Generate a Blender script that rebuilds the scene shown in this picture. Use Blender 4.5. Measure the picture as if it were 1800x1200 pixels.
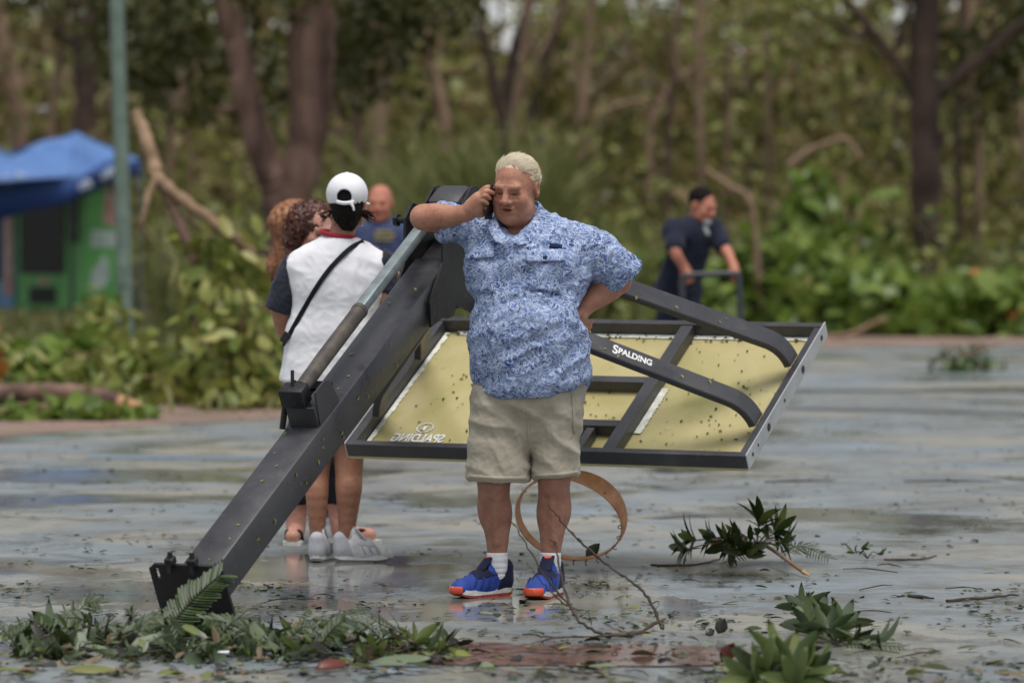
import bpy, bmesh, math, random
import numpy as np
from mathutils import Vector, Matrix, Euler
from mathutils.bvhtree import BVHTree

for _o in list(bpy.data.objects):
    bpy.data.objects.remove(_o)
SC = bpy.context.scene
COL = SC.collection
R = math.radians

# ------------------------------------------------------------------ camera
CAMH, FPX, HORIZON = 1.55, 7500.0, 357.0
_cd = bpy.data.cameras.new('camera')
CAM = bpy.data.objects.new('camera', _cd)
COL.objects.link(CAM)
CAM.location = (0, 0, CAMH)
CAM.rotation_euler = (R(90), 0, 0)
_cd.sensor_width = 36
_cd.lens = 150
_cd.shift_y = -(600 - HORIZON) / 1800
_cd.clip_start = 0.5
_cd.clip_end = 2000
_cd.dof.use_dof = True
_cd.dof.focus_distance = 16.75
_cd.dof.aperture_fstop = 2.5
SC.camera = CAM

# ------------------------------------------------------------------ world, sun, exposure
SUN_EL, SUN_AZ = R(74), R(165)          # high, soft, from behind the camera and a little to the right
W = bpy.data.worlds.new('World')
SC.world = W
W.use_nodes = True
_nt = W.node_tree
_nt.nodes.clear()
_sky = _nt.nodes.new('ShaderNodeTexSky')
_sky.sky_type = 'NISHITA'
_sky.sun_disc = False
_sky.sun_elevation = SUN_EL
_sky.sun_rotation = SUN_AZ
_sky.air_density = 1.0
_sky.dust_density = 1.0
_hs = _nt.nodes.new('ShaderNodeHueSaturation')
_hs.inputs['Saturation'].default_value = 0.22
_bg = _nt.nodes.new('ShaderNodeBackground')
_bg.inputs['Strength'].default_value = 0.066
_wo = _nt.nodes.new('ShaderNodeOutputWorld')
_nt.links.new(_sky.outputs[0], _hs.inputs['Color'])
_nt.links.new(_hs.outputs[0], _bg.inputs['Color'])
_nt.links.new(_bg.outputs[0], _wo.inputs['Surface'])
_sd = bpy.data.lights.new('sun', 'SUN')
_sd.energy = 1.5
_sd.angle = R(34)
_sd.color = (1.0, 0.97, 0.92)
SUN = bpy.data.objects.new('sun', _sd)
COL.objects.link(SUN)
SUN.location = (-20, -20, 40)
_dir = Vector((math.sin(SUN_AZ) * math.cos(SUN_EL), math.cos(SUN_AZ) * math.cos(SUN_EL), math.sin(SUN_EL)))
SUN.rotation_euler = _dir.to_track_quat('Z', 'Y').to_euler()
SC.view_settings.view_transform = 'Standard'
SC.view_settings.look = 'None'
SC.view_settings.gamma = 1
SC.view_settings.exposure = 0.93
SC.view_settings.use_curve_mapping = False
SC.render.engine = 'CYCLES'
SC.cycles.use_denoising = True
try:
    SC.cycles.denoiser = 'OPENIMAGEDENOISE'
except Exception:
    pass
SC.cycles.max_bounces = 6
SC.cycles.diffuse_bounces = 3
SC.cycles.glossy_bounces = 3
SC.cycles.transmission_bounces = 4
SC.cycles.transparent_max_bounces = 8
SC.cycles.caustics_reflective = False
SC.cycles.caustics_refractive = False


def at(px, py, D):
    """the point seen at photograph pixel (px, py) at distance D metres"""
    return Vector(((px - 900) / FPX * D, D, CAMH - (py - HORIZON) / FPX * D))


def ground_at(px, py, z=0.0):
    D = FPX * (CAMH - z) / (py - HORIZON)
    return Vector(((px - 900) / FPX * D, D, z))


# ------------------------------------------------------------------ materials
def lin(r, g, b):
    def f(c):
        c /= 255.0
        return c / 12.92 if c <= 0.04045 else ((c + 0.055) / 1.055) ** 2.4
    return (f(r), f(g), f(b), 1.0)


class NB:
    """a small node-graph builder"""
    def __init__(s, name):
        s.m = bpy.data.materials.new(name)
        s.m.use_nodes = True
        s.t = s.m.node_tree
        s.t.nodes.clear()
        s.out = s.n('ShaderNodeOutputMaterial')
        s.b = s.n('ShaderNodeBsdfPrincipled')
        s.l(s.b.outputs[0], s.out.inputs[0])

    def n(s, typ, **kw):
        x = s.t.nodes.new(typ)
        for k, v in kw.items():
            setattr(x, k, v)
        return x

    def l(s, a, b):
        s.t.links.new(a, b)

    def set(s, **kw):
        for k, v in kw.items():
            s.b.inputs[k.replace('_', ' ')].default_value = v

    def coord(s, kind='Object', scale=(1, 1, 1), rot=(0, 0, 0)):
        tc = s.n('ShaderNodeTexCoord')
        mp = s.n('ShaderNodeMapping')
        mp.inputs['Scale'].default_value = scale
        mp.inputs['Rotation'].default_value = rot
        s.l(tc.outputs[kind], mp.inputs[0])
        return mp.outputs[0]

    def noise(s, vec, scale, detail=4, rough=0.55, dist=0.0):
        x = s.n('ShaderNodeTexNoise')
        x.inputs['Scale'].default_value = scale
        x.inputs['Detail'].default_value = detail
        x.inputs['Roughness'].default_value = rough
        x.inputs['Distortion'].default_value = dist
        s.l(vec, x.inputs['Vector'])
        return x.outputs['Fac']

    def ramp(s, fac, stops, interp='LINEAR'):
        x = s.n('ShaderNodeValToRGB')
        x.color_ramp.interpolation = interp
        e = x.color_ramp.elements
        while len(e) < len(stops):
            e.new(0.5)
        for i, (p, c) in enumerate(stops):
            e[i].position = p
            e[i].color = c if len(c) == 4 else (*c, 1)
        s.l(fac, x.inputs[0])
        return x.outputs[0]

    def gramp(s, fac, stops):
        return s.ramp(fac, [(p, (v, v, v, 1)) for p, v in stops])

    def mix(s, fac, a, b, mode='MIX'):
        x = s.n('ShaderNodeMix', data_type='RGBA', blend_type=mode)
        for sock, v in ((x.inputs[0], fac), (x.inputs[6], a), (x.inputs[7], b)):
            if hasattr(v, 'links') or isinstance(v, bpy.types.NodeSocket):
                s.l(v, sock)
            else:
                sock.default_value = v
        return x.outputs[2]

    def math(s, op, a, b=0.0, clamp=False):
        x = s.n('ShaderNodeMath', operation=op)
        x.use_clamp = clamp
        for sock, v in ((x.inputs[0], a), (x.inputs[1], b)):
            if isinstance(v, bpy.types.NodeSocket):
                s.l(v, sock)
            else:
                sock.default_value = v
        return x.outputs[0]

    def bump(s, h, strength=0.3, dist=0.01, target=None):
        x = s.n('ShaderNodeBump')
        x.inputs['Strength'].default_value = strength
        x.inputs['Distance'].default_value = dist
        s.l(h, x.inputs['Height'])
        s.l(x.outputs[0], (target or s.b).inputs['Normal'])
        return x

    def base(s, c):
        if isinstance(c, bpy.types.NodeSocket):
            s.l(c, s.b.inputs['Base Color'])
        else:
            s.b.inputs['Base Color'].default_value = c

    def rough(s, r):
        if isinstance(r, bpy.types.NodeSocket):
            s.l(r, s.b.inputs['Roughness'])
        else:
            s.b.inputs['Roughness'].default_value = r


def simple(name, c1, c2=None, scale=10, rough=0.6, bump=0.0, bscale=80, stretch=(1, 1, 1), lo=0.35, hi=0.65, detail=4, spec=None, metal=0.0, bdist=0.005, rvar=0.0):
    b = NB(name)
    v = b.coord('Object', stretch)
    if c2 is None:
        c2 = tuple(x * 0.8 for x in c1[:3]) + (1,)
    f = b.noise(v, scale, detail)
    b.base(b.ramp(f, [(lo, c1), (hi, c2)]))
    if rvar:
        b.rough(b.gramp(f, [(lo, rough - rvar), (hi, rough + rvar)]))
    else:
        b.rough(rough)
    b.set(Metallic=metal)
    if spec is not None:
        b.b.inputs['Specular IOR Level'].default_value = spec
    if bump:
        b.bump(b.noise(v, bscale, 3), bump, bdist)
    return b.m


def leaf_mat(name, cols, rough=0.45, trans=0.25, wet=0.5):
    """foliage: colour varies leaf by leaf"""
    b = NB(name)
    g = b.n('ShaderNodeNewGeometry')
    oi = b.n('ShaderNodeObjectInfo')
    r = b.math('FRACT', b.math('ADD', g.outputs['Random Per Island'], oi.outputs['Random']))
    n = len(cols)
    c = b.ramp(r, [(i / (n - 1), cols[i]) for i in range(n)])
    v = b.coord('Object')
    f = b.noise(v, 14, 3)
    c = b.mix(b.math('MULTIPLY', f, 0.5), c, b.mix(1.0, c, (0.75, 0.7, 0.45, 1), 'MULTIPLY'))
    b.base(c)
    b.rough(rough)
    b.b.inputs['Specular IOR Level'].default_value = wet
    if trans:
        t = b.n('ShaderNodeBsdfTranslucent')
        b.l(c, t.inputs['Color'])
        m = b.n('ShaderNodeMixShader')
        m.inputs[0].default_value = trans
        b.l(b.b.outputs[0], m.inputs[1])
        b.l(t.outputs[0], m.inputs[2])
        b.l(m.outputs[0], b.out.inputs[0])
    return b.m


# ------------------------------------------------------------------ objects
def tag(o, label=None, cat=None, group=None, kind=None):
    if label:
        o['label'] = label
    if cat:
        o['category'] = cat
    if group:
        o['group'] = group
    if kind:
        o['kind'] = kind
    return o


def empty(name, loc, label=None, cat=None, group=None, rz=0.0):
    o = bpy.data.objects.new(name, None)
    COL.objects.link(o)
    o.location = loc
    o.rotation_euler = (0, 0, rz)
    o.empty_display_size = 0.1
    tag(o, label, cat, group)
    return o


def obj(name, me, mat=None, parent=None, loc=None, smooth=False):
    """link a mesh; vertices are in world space, so a parented mesh is shifted back by its parent's place"""
    o = bpy.data.objects.new(name, me)
    COL.objects.link(o)
    if mat is not None and len(me.materials) == 0:
        me.materials.append(mat)
    if parent is not None:
        o.parent = parent
        o.matrix_parent_inverse = wmat(parent).inverted()
    if loc is not None:
        o.location = loc
    if smooth:
        me.polygons.foreach_set('use_smooth', np.ones(len(me.polygons), dtype=bool))
    return o


def wmat(o):
    m = Matrix.LocRotScale(o.location, o.rotation_euler, o.scale)
    if o.parent is not None:
        m = wmat(o.parent) @ o.matrix_parent_inverse @ m
    return m


def mesh(verts, faces, name='m'):
    me = bpy.data.meshes.new(name)
    me.from_pydata([tuple(v) for v in verts], [], [tuple(f) for f in faces])
    me.update()
    return me


def np_mesh(V, Fq, name='m'):
    """fast mesh from arrays: V (n,3), Fq (m,3|4)"""
    me = bpy.data.meshes.new(name)
    V = np.ascontiguousarray(V, dtype=np.float32)
    Fq = np.ascontiguousarray(Fq, dtype=np.int32)
    k = Fq.shape[1]
    me.vertices.add(len(V))
    me.vertices.foreach_set('co', V.ravel())
    me.loops.add(Fq.size)
    me.loops.foreach_set('vertex_index', Fq.ravel())
    me.polygons.add(len(Fq))
    me.polygons.foreach_set('loop_start', np.arange(0, Fq.size, k, dtype=np.int32))
    me.polygons.foreach_set('loop_total', np.full(len(Fq), k, dtype=np.int32))
    me.update(calc_edges=True)
    return me


class MB:
    """collects shapes into one mesh"""
    def __init__(s):
        s.v = []
        s.f = []

    def add(s, V, F):
        o = len(s.v)
        s.v += [tuple(p) for p in V]
        s.f += [tuple(i + o for i in f) for f in F]
        return s

    def box(s, c, ax, half, bev=0.0):
        """box with centre c, three axis vectors ax and half sizes; bevelled by chamfer"""
        c = Vector(c)
        ax = [Vector(a) for a in ax]
        bm = bmesh.new()
        bmesh.ops.create_cube(bm, size=2)
        for v in bm.verts:
            v.co = Vector((v.co.x * half[0], v.co.y * half[1], v.co.z * half[2]))
        if bev:
            bmesh.ops.bevel(bm, geom=bm.edges[:], offset=bev, segments=2, affect='EDGES', profile=0.5)
        V = [c + ax[0] * v.co.x + ax[1] * v.co.y + ax[2] * v.co.z for v in bm.verts]
        bm.verts.index_update()
        F = [[v.index for v in f.verts] for f in bm.faces]
        bm.free()
        return s.add(V, F)

    def tube(s, pts, rad, n=8, cap=True):
        pts = [Vector(p) for p in pts]
        if not hasattr(rad, '__len__'):
            rad = [rad] * len(pts)
        V, F = [], []
        up = None
        for i, p in enumerate(pts):
            t = (pts[min(i + 1, len(pts) - 1)] - pts[max(i - 1, 0)]).normalized()
            if up is None:
                up = t.orthogonal().normalized()
            else:
                up = (up - t * up.dot(t)).normalized()
            w = t.cross(up)
            for k in range(n):
                a = 2 * math.pi * k / n
                V.append(p + (up * math.cos(a) + w * math.sin(a)) * rad[i])
        for i in range(len(pts) - 1):
            for k in range(n):
                F.append((i * n + k, i * n + (k + 1) % n, (i + 1) * n + (k + 1) % n, (i + 1) * n + k))
        if cap:
            F.append(tuple(range(n - 1, -1, -1)))
            F.append(tuple(range((len(pts) - 1) * n, len(pts) * n)))
        return s.add(V, F)

    def cyl(s, a, b, r, n=16):
        return s.tube([a, b], r, n)

    def sweep(s, pts, sec, cap=True):
        """pts: list of (point, axis1, axis2); sec: list of 2D section points"""
        V, F = [], []
        n = len(sec)
        for p, a, b in pts:
            for x, y in sec:
                V.append(Vector(p) + Vector(a) * x + Vector(b) * y)
        for i in range(len(pts) - 1):
            for k in range(n):
                F.append((i * n + k, i * n + (k + 1) % n, (i + 1) * n + (k + 1) % n, (i + 1) * n + k))
        if cap:
            F.append(tuple(range(n - 1, -1, -1)))
            F.append(tuple(range((len(pts) - 1) * n, len(pts) * n)))
        return s.add(V, F)

    def prism(s, poly, thick):
        """poly: 3D points of a planar outline; thick: offset vector"""
        n = len(poly)
        P = [Vector(p) for p in poly]
        t = Vector(thick)
        V = P + [p + t for p in P]
        F = [tuple(range(n - 1, -1, -1)), tuple(range(n, 2 * n))]
        F += [(i, (i + 1) % n, n + (i + 1) % n, n + i) for i in range(n)]
        return s.add(V, F)

    def build(s, name, mat=None, parent=None, smooth=False, fix=True):
        me = mesh(s.v, s.f, name)
        if fix:
            bm = bmesh.new()
            bm.from_mesh(me)
            bmesh.ops.recalc_face_normals(bm, faces=bm.faces[:])
            bm.to_mesh(me)
            bm.free()
        o = obj(name, me, mat, parent, smooth=smooth)
        if smooth:
            try:
                me.set_sharp_from_angle(angle=R(40))
            except Exception:
                pass
        return o


def curve_pts(pts, n=8):
    """Catmull-Rom through points"""
    P = [Vector(p) for p in pts]
    P = [P[0] * 2 - P[1]] + P + [P[-1] * 2 - P[-2]]
    out = []
    for i in range(1, len(P) - 2):
        for k in range(n):
            t = k / n
            a, b, c, d = P[i - 1], P[i], P[i + 1], P[i + 2]
            out.append(0.5 * ((2 * b) + (c - a) * t + (2 * a - 5 * b + 4 * c - d) * t * t + (3 * b - a - 3 * c + d) * t ** 3))
    out.append(P[-2])
    return out


def lerp_list(vals, n):
    vals = np.array(vals, float)
    return list(np.interp(np.linspace(0, 1, n), np.linspace(0, 1, len(vals)), vals))


# ------------------------------------------------------------------ numpy value noise
def vnoise(P, scale=1.0, seed=0):
    """gradient noise, about -1..1"""
    P = np.asarray(P, dtype=np.float64) * scale
    c, q = math.cos(0.6), math.sin(0.6)
    P = np.stack([P[:, 0] * c - P[:, 1] * q, (P[:, 0] * q + P[:, 1] * c) * c - P[:, 2] * q, (P[:, 0] * q + P[:, 1] * c) * q + P[:, 2] * c], 1) + seed * 17.13
    i = np.floor(P).astype(np.int64)
    f = P - i
    u = f * f * f * (f * (f * 6 - 15) + 10)
    rg = np.random.default_rng(seed + 99)
    G = rg.normal(size=(256, 3))
    G /= np.linalg.norm(G, axis=1, keepdims=True)
    perm = rg.permutation(256)
    perm = np.concatenate([perm, perm, perm])
    r = 0
    for dx in (0, 1):
        for dy in (0, 1):
            for dz in (0, 1):
                h = perm[perm[perm[(i[:, 0] + dx) & 255] + ((i[:, 1] + dy) & 255)] + ((i[:, 2] + dz) & 255)]
                g = G[h]
                d = g[:, 0] * (f[:, 0] - dx) + g[:, 1] * (f[:, 1] - dy) + g[:, 2] * (f[:, 2] - dz)
                w = (u[:, 0] if dx else 1 - u[:, 0]) * (u[:, 1] if dy else 1 - u[:, 1]) * (u[:, 2] if dz else 1 - u[:, 2])
                r = r + w * d
    return np.clip(r * 1.7, -1, 1)


# ------------------------------------------------------------------ implicit surfaces for bodies and clothes
class Field:
    def __init__(s, lo, hi, v):
        s.lo = np.array(lo, float)
        s.v = v
        s.n = np.ceil((np.array(hi, float) - s.lo) / v).astype(int) + 1
        s.f = np.full(tuple(s.n), 0.3, np.float32)

    def op(s, fn, lo, hi, k=0.0, mode='add'):
        m = k + 4 * s.v
        a = np.clip(np.floor((np.array(lo) - m - s.lo) / s.v).astype(int), 0, s.n)
        b = np.clip(np.ceil((np.array(hi) + m - s.lo) / s.v).astype(int) + 1, 0, s.n)
        if np.any(b <= a):
            return s
        g = [(s.lo[i] + s.v * np.arange(a[i], b[i])).astype(np.float32) for i in range(3)]
        X, Y, Z = g[0][:, None, None], g[1][None, :, None], g[2][None, None, :]
        d = fn(X, Y, Z)
        sl = (slice(a[0], b[0]), slice(a[1], b[1]), slice(a[2], b[2]))
        f = s.f[sl]
        if mode == 'add':
            if k > 0:
                h = np.maximum(k - np.abs(f - d), 0) / k
                s.f[sl] = np.minimum(f, d) - h * h * k * 0.25
            else:
                s.f[sl] = np.minimum(f, d)
        else:
            d = -d if mode == 'sub' else d
            if k > 0:
                h = np.maximum(k - np.abs(f - d), 0) / k
                s.f[sl] = np.maximum(f, d) + h * h * k * 0.25
            else:
                s.f[sl] = np.maximum(f, d)
        return s

    def cone(s, a, b, ra, rb, k=0.02, mode='add', sq=None):
        """tapered limb from a to b; sq=(axis, factor) widens it along axis by factor"""
        a = np.array(a, float)
        b = np.array(b, float)
        r = max(ra, rb) * (max(1.0, sq[1]) if sq else 1.0)
        lo = np.minimum(a, b) - r
        hi = np.maximum(a, b) + r

        def fn(X, Y, Z):
            px, py, pz = X - a[0], Y - a[1], Z - a[2]
            c = b - a
            if sq:
                ax = np.array(sq[0], float)
                ax = ax / np.linalg.norm(ax)
                q = (1.0 / sq[1] - 1.0)
                t = (px * ax[0] + py * ax[1] + pz * ax[2]) * q
                px, py, pz = px + t * ax[0], py + t * ax[1], pz + t * ax[2]
                c = c + ax * (np.dot(c, ax) * q)
            h = np.clip((px * c[0] + py * c[1] + pz * c[2]) / max(np.dot(c, c), 1e-9), 0, 1)
            d = np.sqrt((px - h * c[0]) ** 2 + (py - h * c[1]) ** 2 + (pz - h * c[2]) ** 2)
            return (d - (ra + (rb - ra) * h)).astype(np.float32)
        return s.op(fn, lo, hi, k, mode)

    def chain(s, pts, rad, k=0.02, mode='add', sq=None):
        if len(pts) > 2:
            m = 4
            n = (len(pts) - 1) * m + 1
            t = np.arange(len(pts))
            q = [Vector((r_, 0, 0)) for r_ in rad]
            rad = [p.x for p in curve_pts(q, m)]
            pts = curve_pts(pts, m)
        for i in range(len(pts) - 1):
            s.cone(pts[i], pts[i + 1], rad[i], rad[i + 1], k if i == 0 else min(k, 0.004), mode, sq)
        return s

    def ell(s, c, r, k=0.02, mode='add', rot=None):
        c = np.array(c, float)
        r = np.array(r, float)
        M = np.array(rot.to_3x3() if rot is not None else np.eye(3), float)
        e = np.abs(M) @ r

        def fn(X, Y, Z):
            dx, dy, dz = X - c[0], Y - c[1], Z - c[2]
            u = dx * M[0, 0] + dy * M[1, 0] + dz * M[2, 0]
            v = dx * M[0, 1] + dy * M[1, 1] + dz * M[2, 1]
            w = dx * M[0, 2] + dy * M[1, 2] + dz * M[2, 2]
            k0 = np.sqrt((u / r[0]) ** 2 + (v / r[1]) ** 2 + (w / r[2]) ** 2)
            k1 = np.sqrt((u / r[0] ** 2) ** 2 + (v / r[1] ** 2) ** 2 + (w / r[2] ** 2) ** 2)
            return (k0 * (k0 - 1.0) / np.maximum(k1, 1e-6)).astype(np.float32)
        return s.op(fn, c - e, c + e, k, mode)

    def cut(s, fn, k=0.0):
        """keep only where fn(X,Y,Z) < 0, over the whole field"""
        return s.op(fn, s.lo, s.lo + s.v * s.n, k, 'int')

    def nets(s):
        f = s.f
        f[0], f[-1], f[:, 0], f[:, -1], f[:, :, 0], f[:, :, -1] = 1, 1, 1, 1, 1, 1
        ins = f < 0
        C = ins[:-1, :-1, :-1].astype(np.int8)
        for d in ((1, 0, 0), (0, 1, 0), (0, 0, 1), (1, 1, 0), (1, 0, 1), (0, 1, 1), (1, 1, 1)):
            C = C + ins[d[0]:ins.shape[0] - 1 + d[0], d[1]:ins.shape[1] - 1 + d[1], d[2]:ins.shape[2] - 1 + d[2]]
        act = (C > 0) & (C < 8)
        I = np.argwhere(act)
        idx = np.full(act.shape, -1, np.int32)
        idx[act] = np.arange(len(I))
        cs = np.array([(a, b, c) for a in (0, 1) for b in (0, 1) for c in (0, 1)])
        vals = np.stack([f[I[:, 0] + c[0], I[:, 1] + c[1], I[:, 2] + c[2]] for c in cs], 1)
        acc = np.zeros((len(I), 3))
        cnt = np.zeros(len(I))
        for i in range(8):
            for j in range(i + 1, 8):
                if np.abs(cs[i] - cs[j]).sum() == 1:
                    a, b = vals[:, i], vals[:, j]
                    x = (a < 0) != (b < 0)
                    t = np.where(x, a / np.where(x, a - b, 1), 0)
                    acc += np.where(x[:, None], cs[i] + t[:, None] * (cs[j] - cs[i]), 0)
                    cnt += x
        V = s.lo + s.v * (I + acc / cnt[:, None])
        F = []
        for ax in range(3):
            sl0 = [slice(None)] * 3
            sl1 = [slice(None)] * 3
            sl0[ax] = slice(0, -1)
            sl1[ax] = slice(1, None)
            a, b = ins[tuple(sl0)], ins[tuple(sl1)]
            E = np.argwhere(a != b)
            o1, o2 = (ax + 1) % 3, (ax + 2) % 3
            E = E[(E[:, o1] > 0) & (E[:, o2] > 0)]
            E = E[(E[:, o1] < act.shape[o1]) & (E[:, o2] < act.shape[o2])]
            q = []
            for d1, d2 in ((-1, -1), (0, -1), (0, 0), (-1, 0)):
                e = E.copy()
                e[:, o1] += d1
                e[:, o2] += d2
                q.append(idx[e[:, 0], e[:, 1], e[:, 2]])
            q = np.stack(q, 1)
            fl = a[E[:, 0], E[:, 1], E[:, 2]]
            q[~fl] = q[~fl][:, ::-1]
            F.append(q)
        F = np.concatenate(F)
        F = F[(F >= 0).all(1)]
        return V, F


def vnormals(V, F):
    n = np.cross(V[F[:, 2]] - V[F[:, 0]], V[F[:, 3]] - V[F[:, 1]])
    N = np.zeros_like(V)
    for k in range(4):
        np.add.at(N, F[:, k], n)
    return N / np.maximum(np.linalg.norm(N, axis=1, keepdims=True), 1e-12)


def smooth_mesh(V, F, it=1, lam=0.5):
    for _ in range(it):
        A = np.zeros_like(V)
        c = np.zeros(len(V))
        for k in range(4):
            np.add.at(A, F[:, k], V[F[:, (k + 1) % 4]])
            np.add.at(c, F[:, k], 1)
            np.add.at(A, F[:, (k + 1) % 4], V[F[:, k]])
            np.add.at(c, F[:, (k + 1) % 4], 1)
        V = V + lam * (A / np.maximum(c, 1)[:, None] - V)
    return V


def folds(V, N, seed=0, amp=0.006, scale=(9, 9, 9), rot=None, ridge=True):
    """cloth folds: push vertices along their normals"""
    P = V @ np.array(rot.to_3x3(), float) if rot is not None else V
    n = vnoise(P * np.array(scale), 1.0, seed)
    if ridge:
        n = 1 - 2 * np.abs(n)
    return V + N * (n * amp)[:, None]


def skin_attr(me, cols):
    a = me.color_attributes.new('tint', 'FLOAT_COLOR', 'POINT')
    c = np.ones((len(me.vertices), 4), np.float32)
    c[:, :3] = cols
    a.data.foreach_set('color', c.ravel())


def text_mesh(body, size, extrude=0.001, offset=0.0, align='CENTER'):
    cu = bpy.data.curves.new('t', 'FONT')
    cu.body = body
    cu.size = size
    cu.extrude = extrude
    cu.offset = offset
    cu.align_x = align
    cu.align_y = 'CENTER'
    o = bpy.data.objects.new('t', cu)
    COL.objects.link(o)
    dg = bpy.context.evaluated_depsgraph_get()
    me = bpy.data.meshes.new_from_object(o.evaluated_get(dg))
    bpy.data.objects.remove(o)
    bpy.data.curves.remove(cu)
    me.materials.clear()
    return me


def place(me, M):
    me.transform(M)
    return me


def basis(o, x, y, z):
    x, y, z = Vector(x), Vector(y), Vector(z)
    return Matrix(((x.x, y.x, z.x, o[0]), (x.y, y.y, z.y, o[1]), (x.z, y.z, z.z, o[2]), (0, 0, 0, 1)))


def shared(name, me, M, mat, parent):
    """an object that shares mesh data; M is its world matrix"""
    o = bpy.data.objects.new(name, me)
    COL.objects.link(o)
    if mat is not None and len(me.materials) == 0:
        me.materials.append(mat)
    if parent is not None:
        o.parent = parent
        o.matrix_parent_inverse = wmat(parent).inverted()
    o.matrix_basis = M
    return o
# ------------------------------------------------------------------ the ground
def court_material(name, paint, red=False):
    b = NB(name)
    v = b.coord('Object')
    big = b.noise(v, 0.22, 4, 0.55, 0.4)
    mid = b.noise(v, 1.9, 6, 0.65, 0.6)
    fine = b.noise(v, 11.0, 6, 0.7)
    grit = b.noise(v, 90.0, 3, 0.6)
    wear = b.math('ADD', b.math('MULTIPLY', mid, 0.62), b.math('MULTIPLY', fine, 0.38))
    c = b.ramp(big, [(0.3, paint[0]), (0.5, paint[1]), (0.7, paint[2])])
    c = b.mix(b.gramp(wear, [(0.44, 0.0), (0.60, 0.85)]), c, paint[3])
    c = b.mix(b.gramp(b.noise(v, 0.75, 5, 0.62, 0.8), [(0.48, 0.0), (0.62, 0.75)]), c, paint[4])
    c = b.mix(b.gramp(b.noise(v, 3.1, 4, 0.65, 1.2), [(0.60, 0.0), (0.70, 0.6)]), c, paint[5])
    c = b.mix(b.math('MULTIPLY', grit, 0.25), c, lin(70, 68, 60))
    b.base(c)
    pud = b.math('ADD', b.math('MULTIPLY', b.noise(v, 0.55, 4, 0.5, 0.5), 0.7), b.math('MULTIPLY', mid, 0.3))
    for cx, cy, sx, sy in ((-0.72, 18.05, 1.1, 1.3), (0.05, 16.4, 1.1, 0.95), (-1.3, 16.9, 1.0, 1.1)):
        mp = b.n('ShaderNodeMapping')
        mp.inputs['Location'].default_value = (-cx / sx, -cy / sy, 0)
        mp.inputs['Scale'].default_value = (1 / sx, 1 / sy, 1)
        b.l(b.coord('Object'), mp.inputs[0])
        ln = b.n('ShaderNodeVectorMath', operation='LENGTH')
        b.l(mp.outputs[0], ln.inputs[0])
        e = b.math('ADD', ln.outputs['Value'], b.math('MULTIPLY', b.math('SUBTRACT', mid, 0.5), 1.8))
        pud = b.math('MAXIMUM', pud, b.gramp(e, [(0.55, 0.64), (1.1, 0.0)]))
    b.rough(b.gramp(pud, [(0.46, 0.46), (0.53, 0.26), (0.58, 0.06)]))
    b.set(IOR=1.38)
    b.l(b.gramp(pud, [(0.46, 0.40), (0.53, 0.45), (0.58, 0.5)]), b.b.inputs['Specular IOR Level'])
    h = b.math('ADD', b.math('MULTIPLY', fine, 0.6), b.math('MULTIPLY', grit, 0.25))
    dry = b.gramp(pud, [(0.50, 1.0), (0.60, 0.10)])
    b.bump(b.math('MULTIPLY', h, dry), 0.35, 0.012)
    if red:
        tr = b.n('ShaderNodeBsdfTransparent')
        mx = b.n('ShaderNodeMixShader')
        worn = b.math('ADD', b.math('MULTIPLY', b.noise(v, 2.6, 5, 0.65, 0.6), 0.6), b.math('MULTIPLY', b.noise(v, 14, 4, 0.65), 0.4))
        b.l(b.gramp(worn, [(0.53, 0.0), (0.60, 0.85)]), mx.inputs[0])
        b.l(b.b.outputs[0], mx.inputs[1])
        b.l(tr.outputs[0], mx.inputs[2])
        b.l(mx.outputs[0], b.out.inputs[0])
    return b.m


M_court = court_material('court_paint', [lin(138, 139, 136), lin(129, 138, 143), lin(136, 151, 164),
                                         lin(97, 95, 89), lin(158, 152, 138), lin(68, 66, 59)])
M_red = court_material('court_red', [lin(116, 70, 66), lin(108, 64, 60), lin(116, 80, 76), lin(106, 88, 82), lin(122, 100, 92), lin(84, 66, 60)], True)
M_earth = simple('red_earth', lin(146, 118, 108), lin(116, 100, 86), 1.2, 0.7, 0.4, 20, bdist=0.03)
M_grass = simple('rough_grass', lin(54, 58, 28), lin(70, 60, 40), 0.6, 0.85, 0.8, 6, bdist=0.1)
M_line = simple('court_line_dark', lin(50, 54, 56), lin(72, 76, 78), 2.0, 0.35)
M_blue = simple('court_line_blue', lin(118, 140, 156), lin(128, 144, 154), 1.5, 0.3)


def sheet(name, pts, z, mat):
    o = obj(name, mesh([(x, y, z) for x, y in pts], [tuple(range(len(pts)))]), mat)
    tag(o, kind='structure')
    return o


# the terrain reaches the horizon; the court lies on it
sheet('terrain', [(-500, -60), (500, -60), (500, 900), (-500, 900)], -0.012, M_grass)
gl = [ground_at(px, py) for px, py in ((-700, 790), (0, 762), (300, 740), (560, 728))]
gr = [ground_at(px, py) for px, py in ((900, 640), (1300, 603), (1800, 596), (2600, 592))]
sheet('court', [(-40, -20), (-40, gl[0].y)] + [(p.x, p.y) for p in gl] + [(p.x, p.y) for p in gr] + [(45, gr[-1].y), (45, -20)], 0.0, M_court)
# reddish earth strip along the far edge of the court
sheet('earth_strip', [(p.x, p.y - 0.5) for p in gl] + [(p.x, p.y - 1.6) for p in gr] + [(p.x, p.y + 3) for p in gr[::-1]] + [(p.x, p.y + 3) for p in gl[::-1]], 0.004, M_earth)
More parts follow.
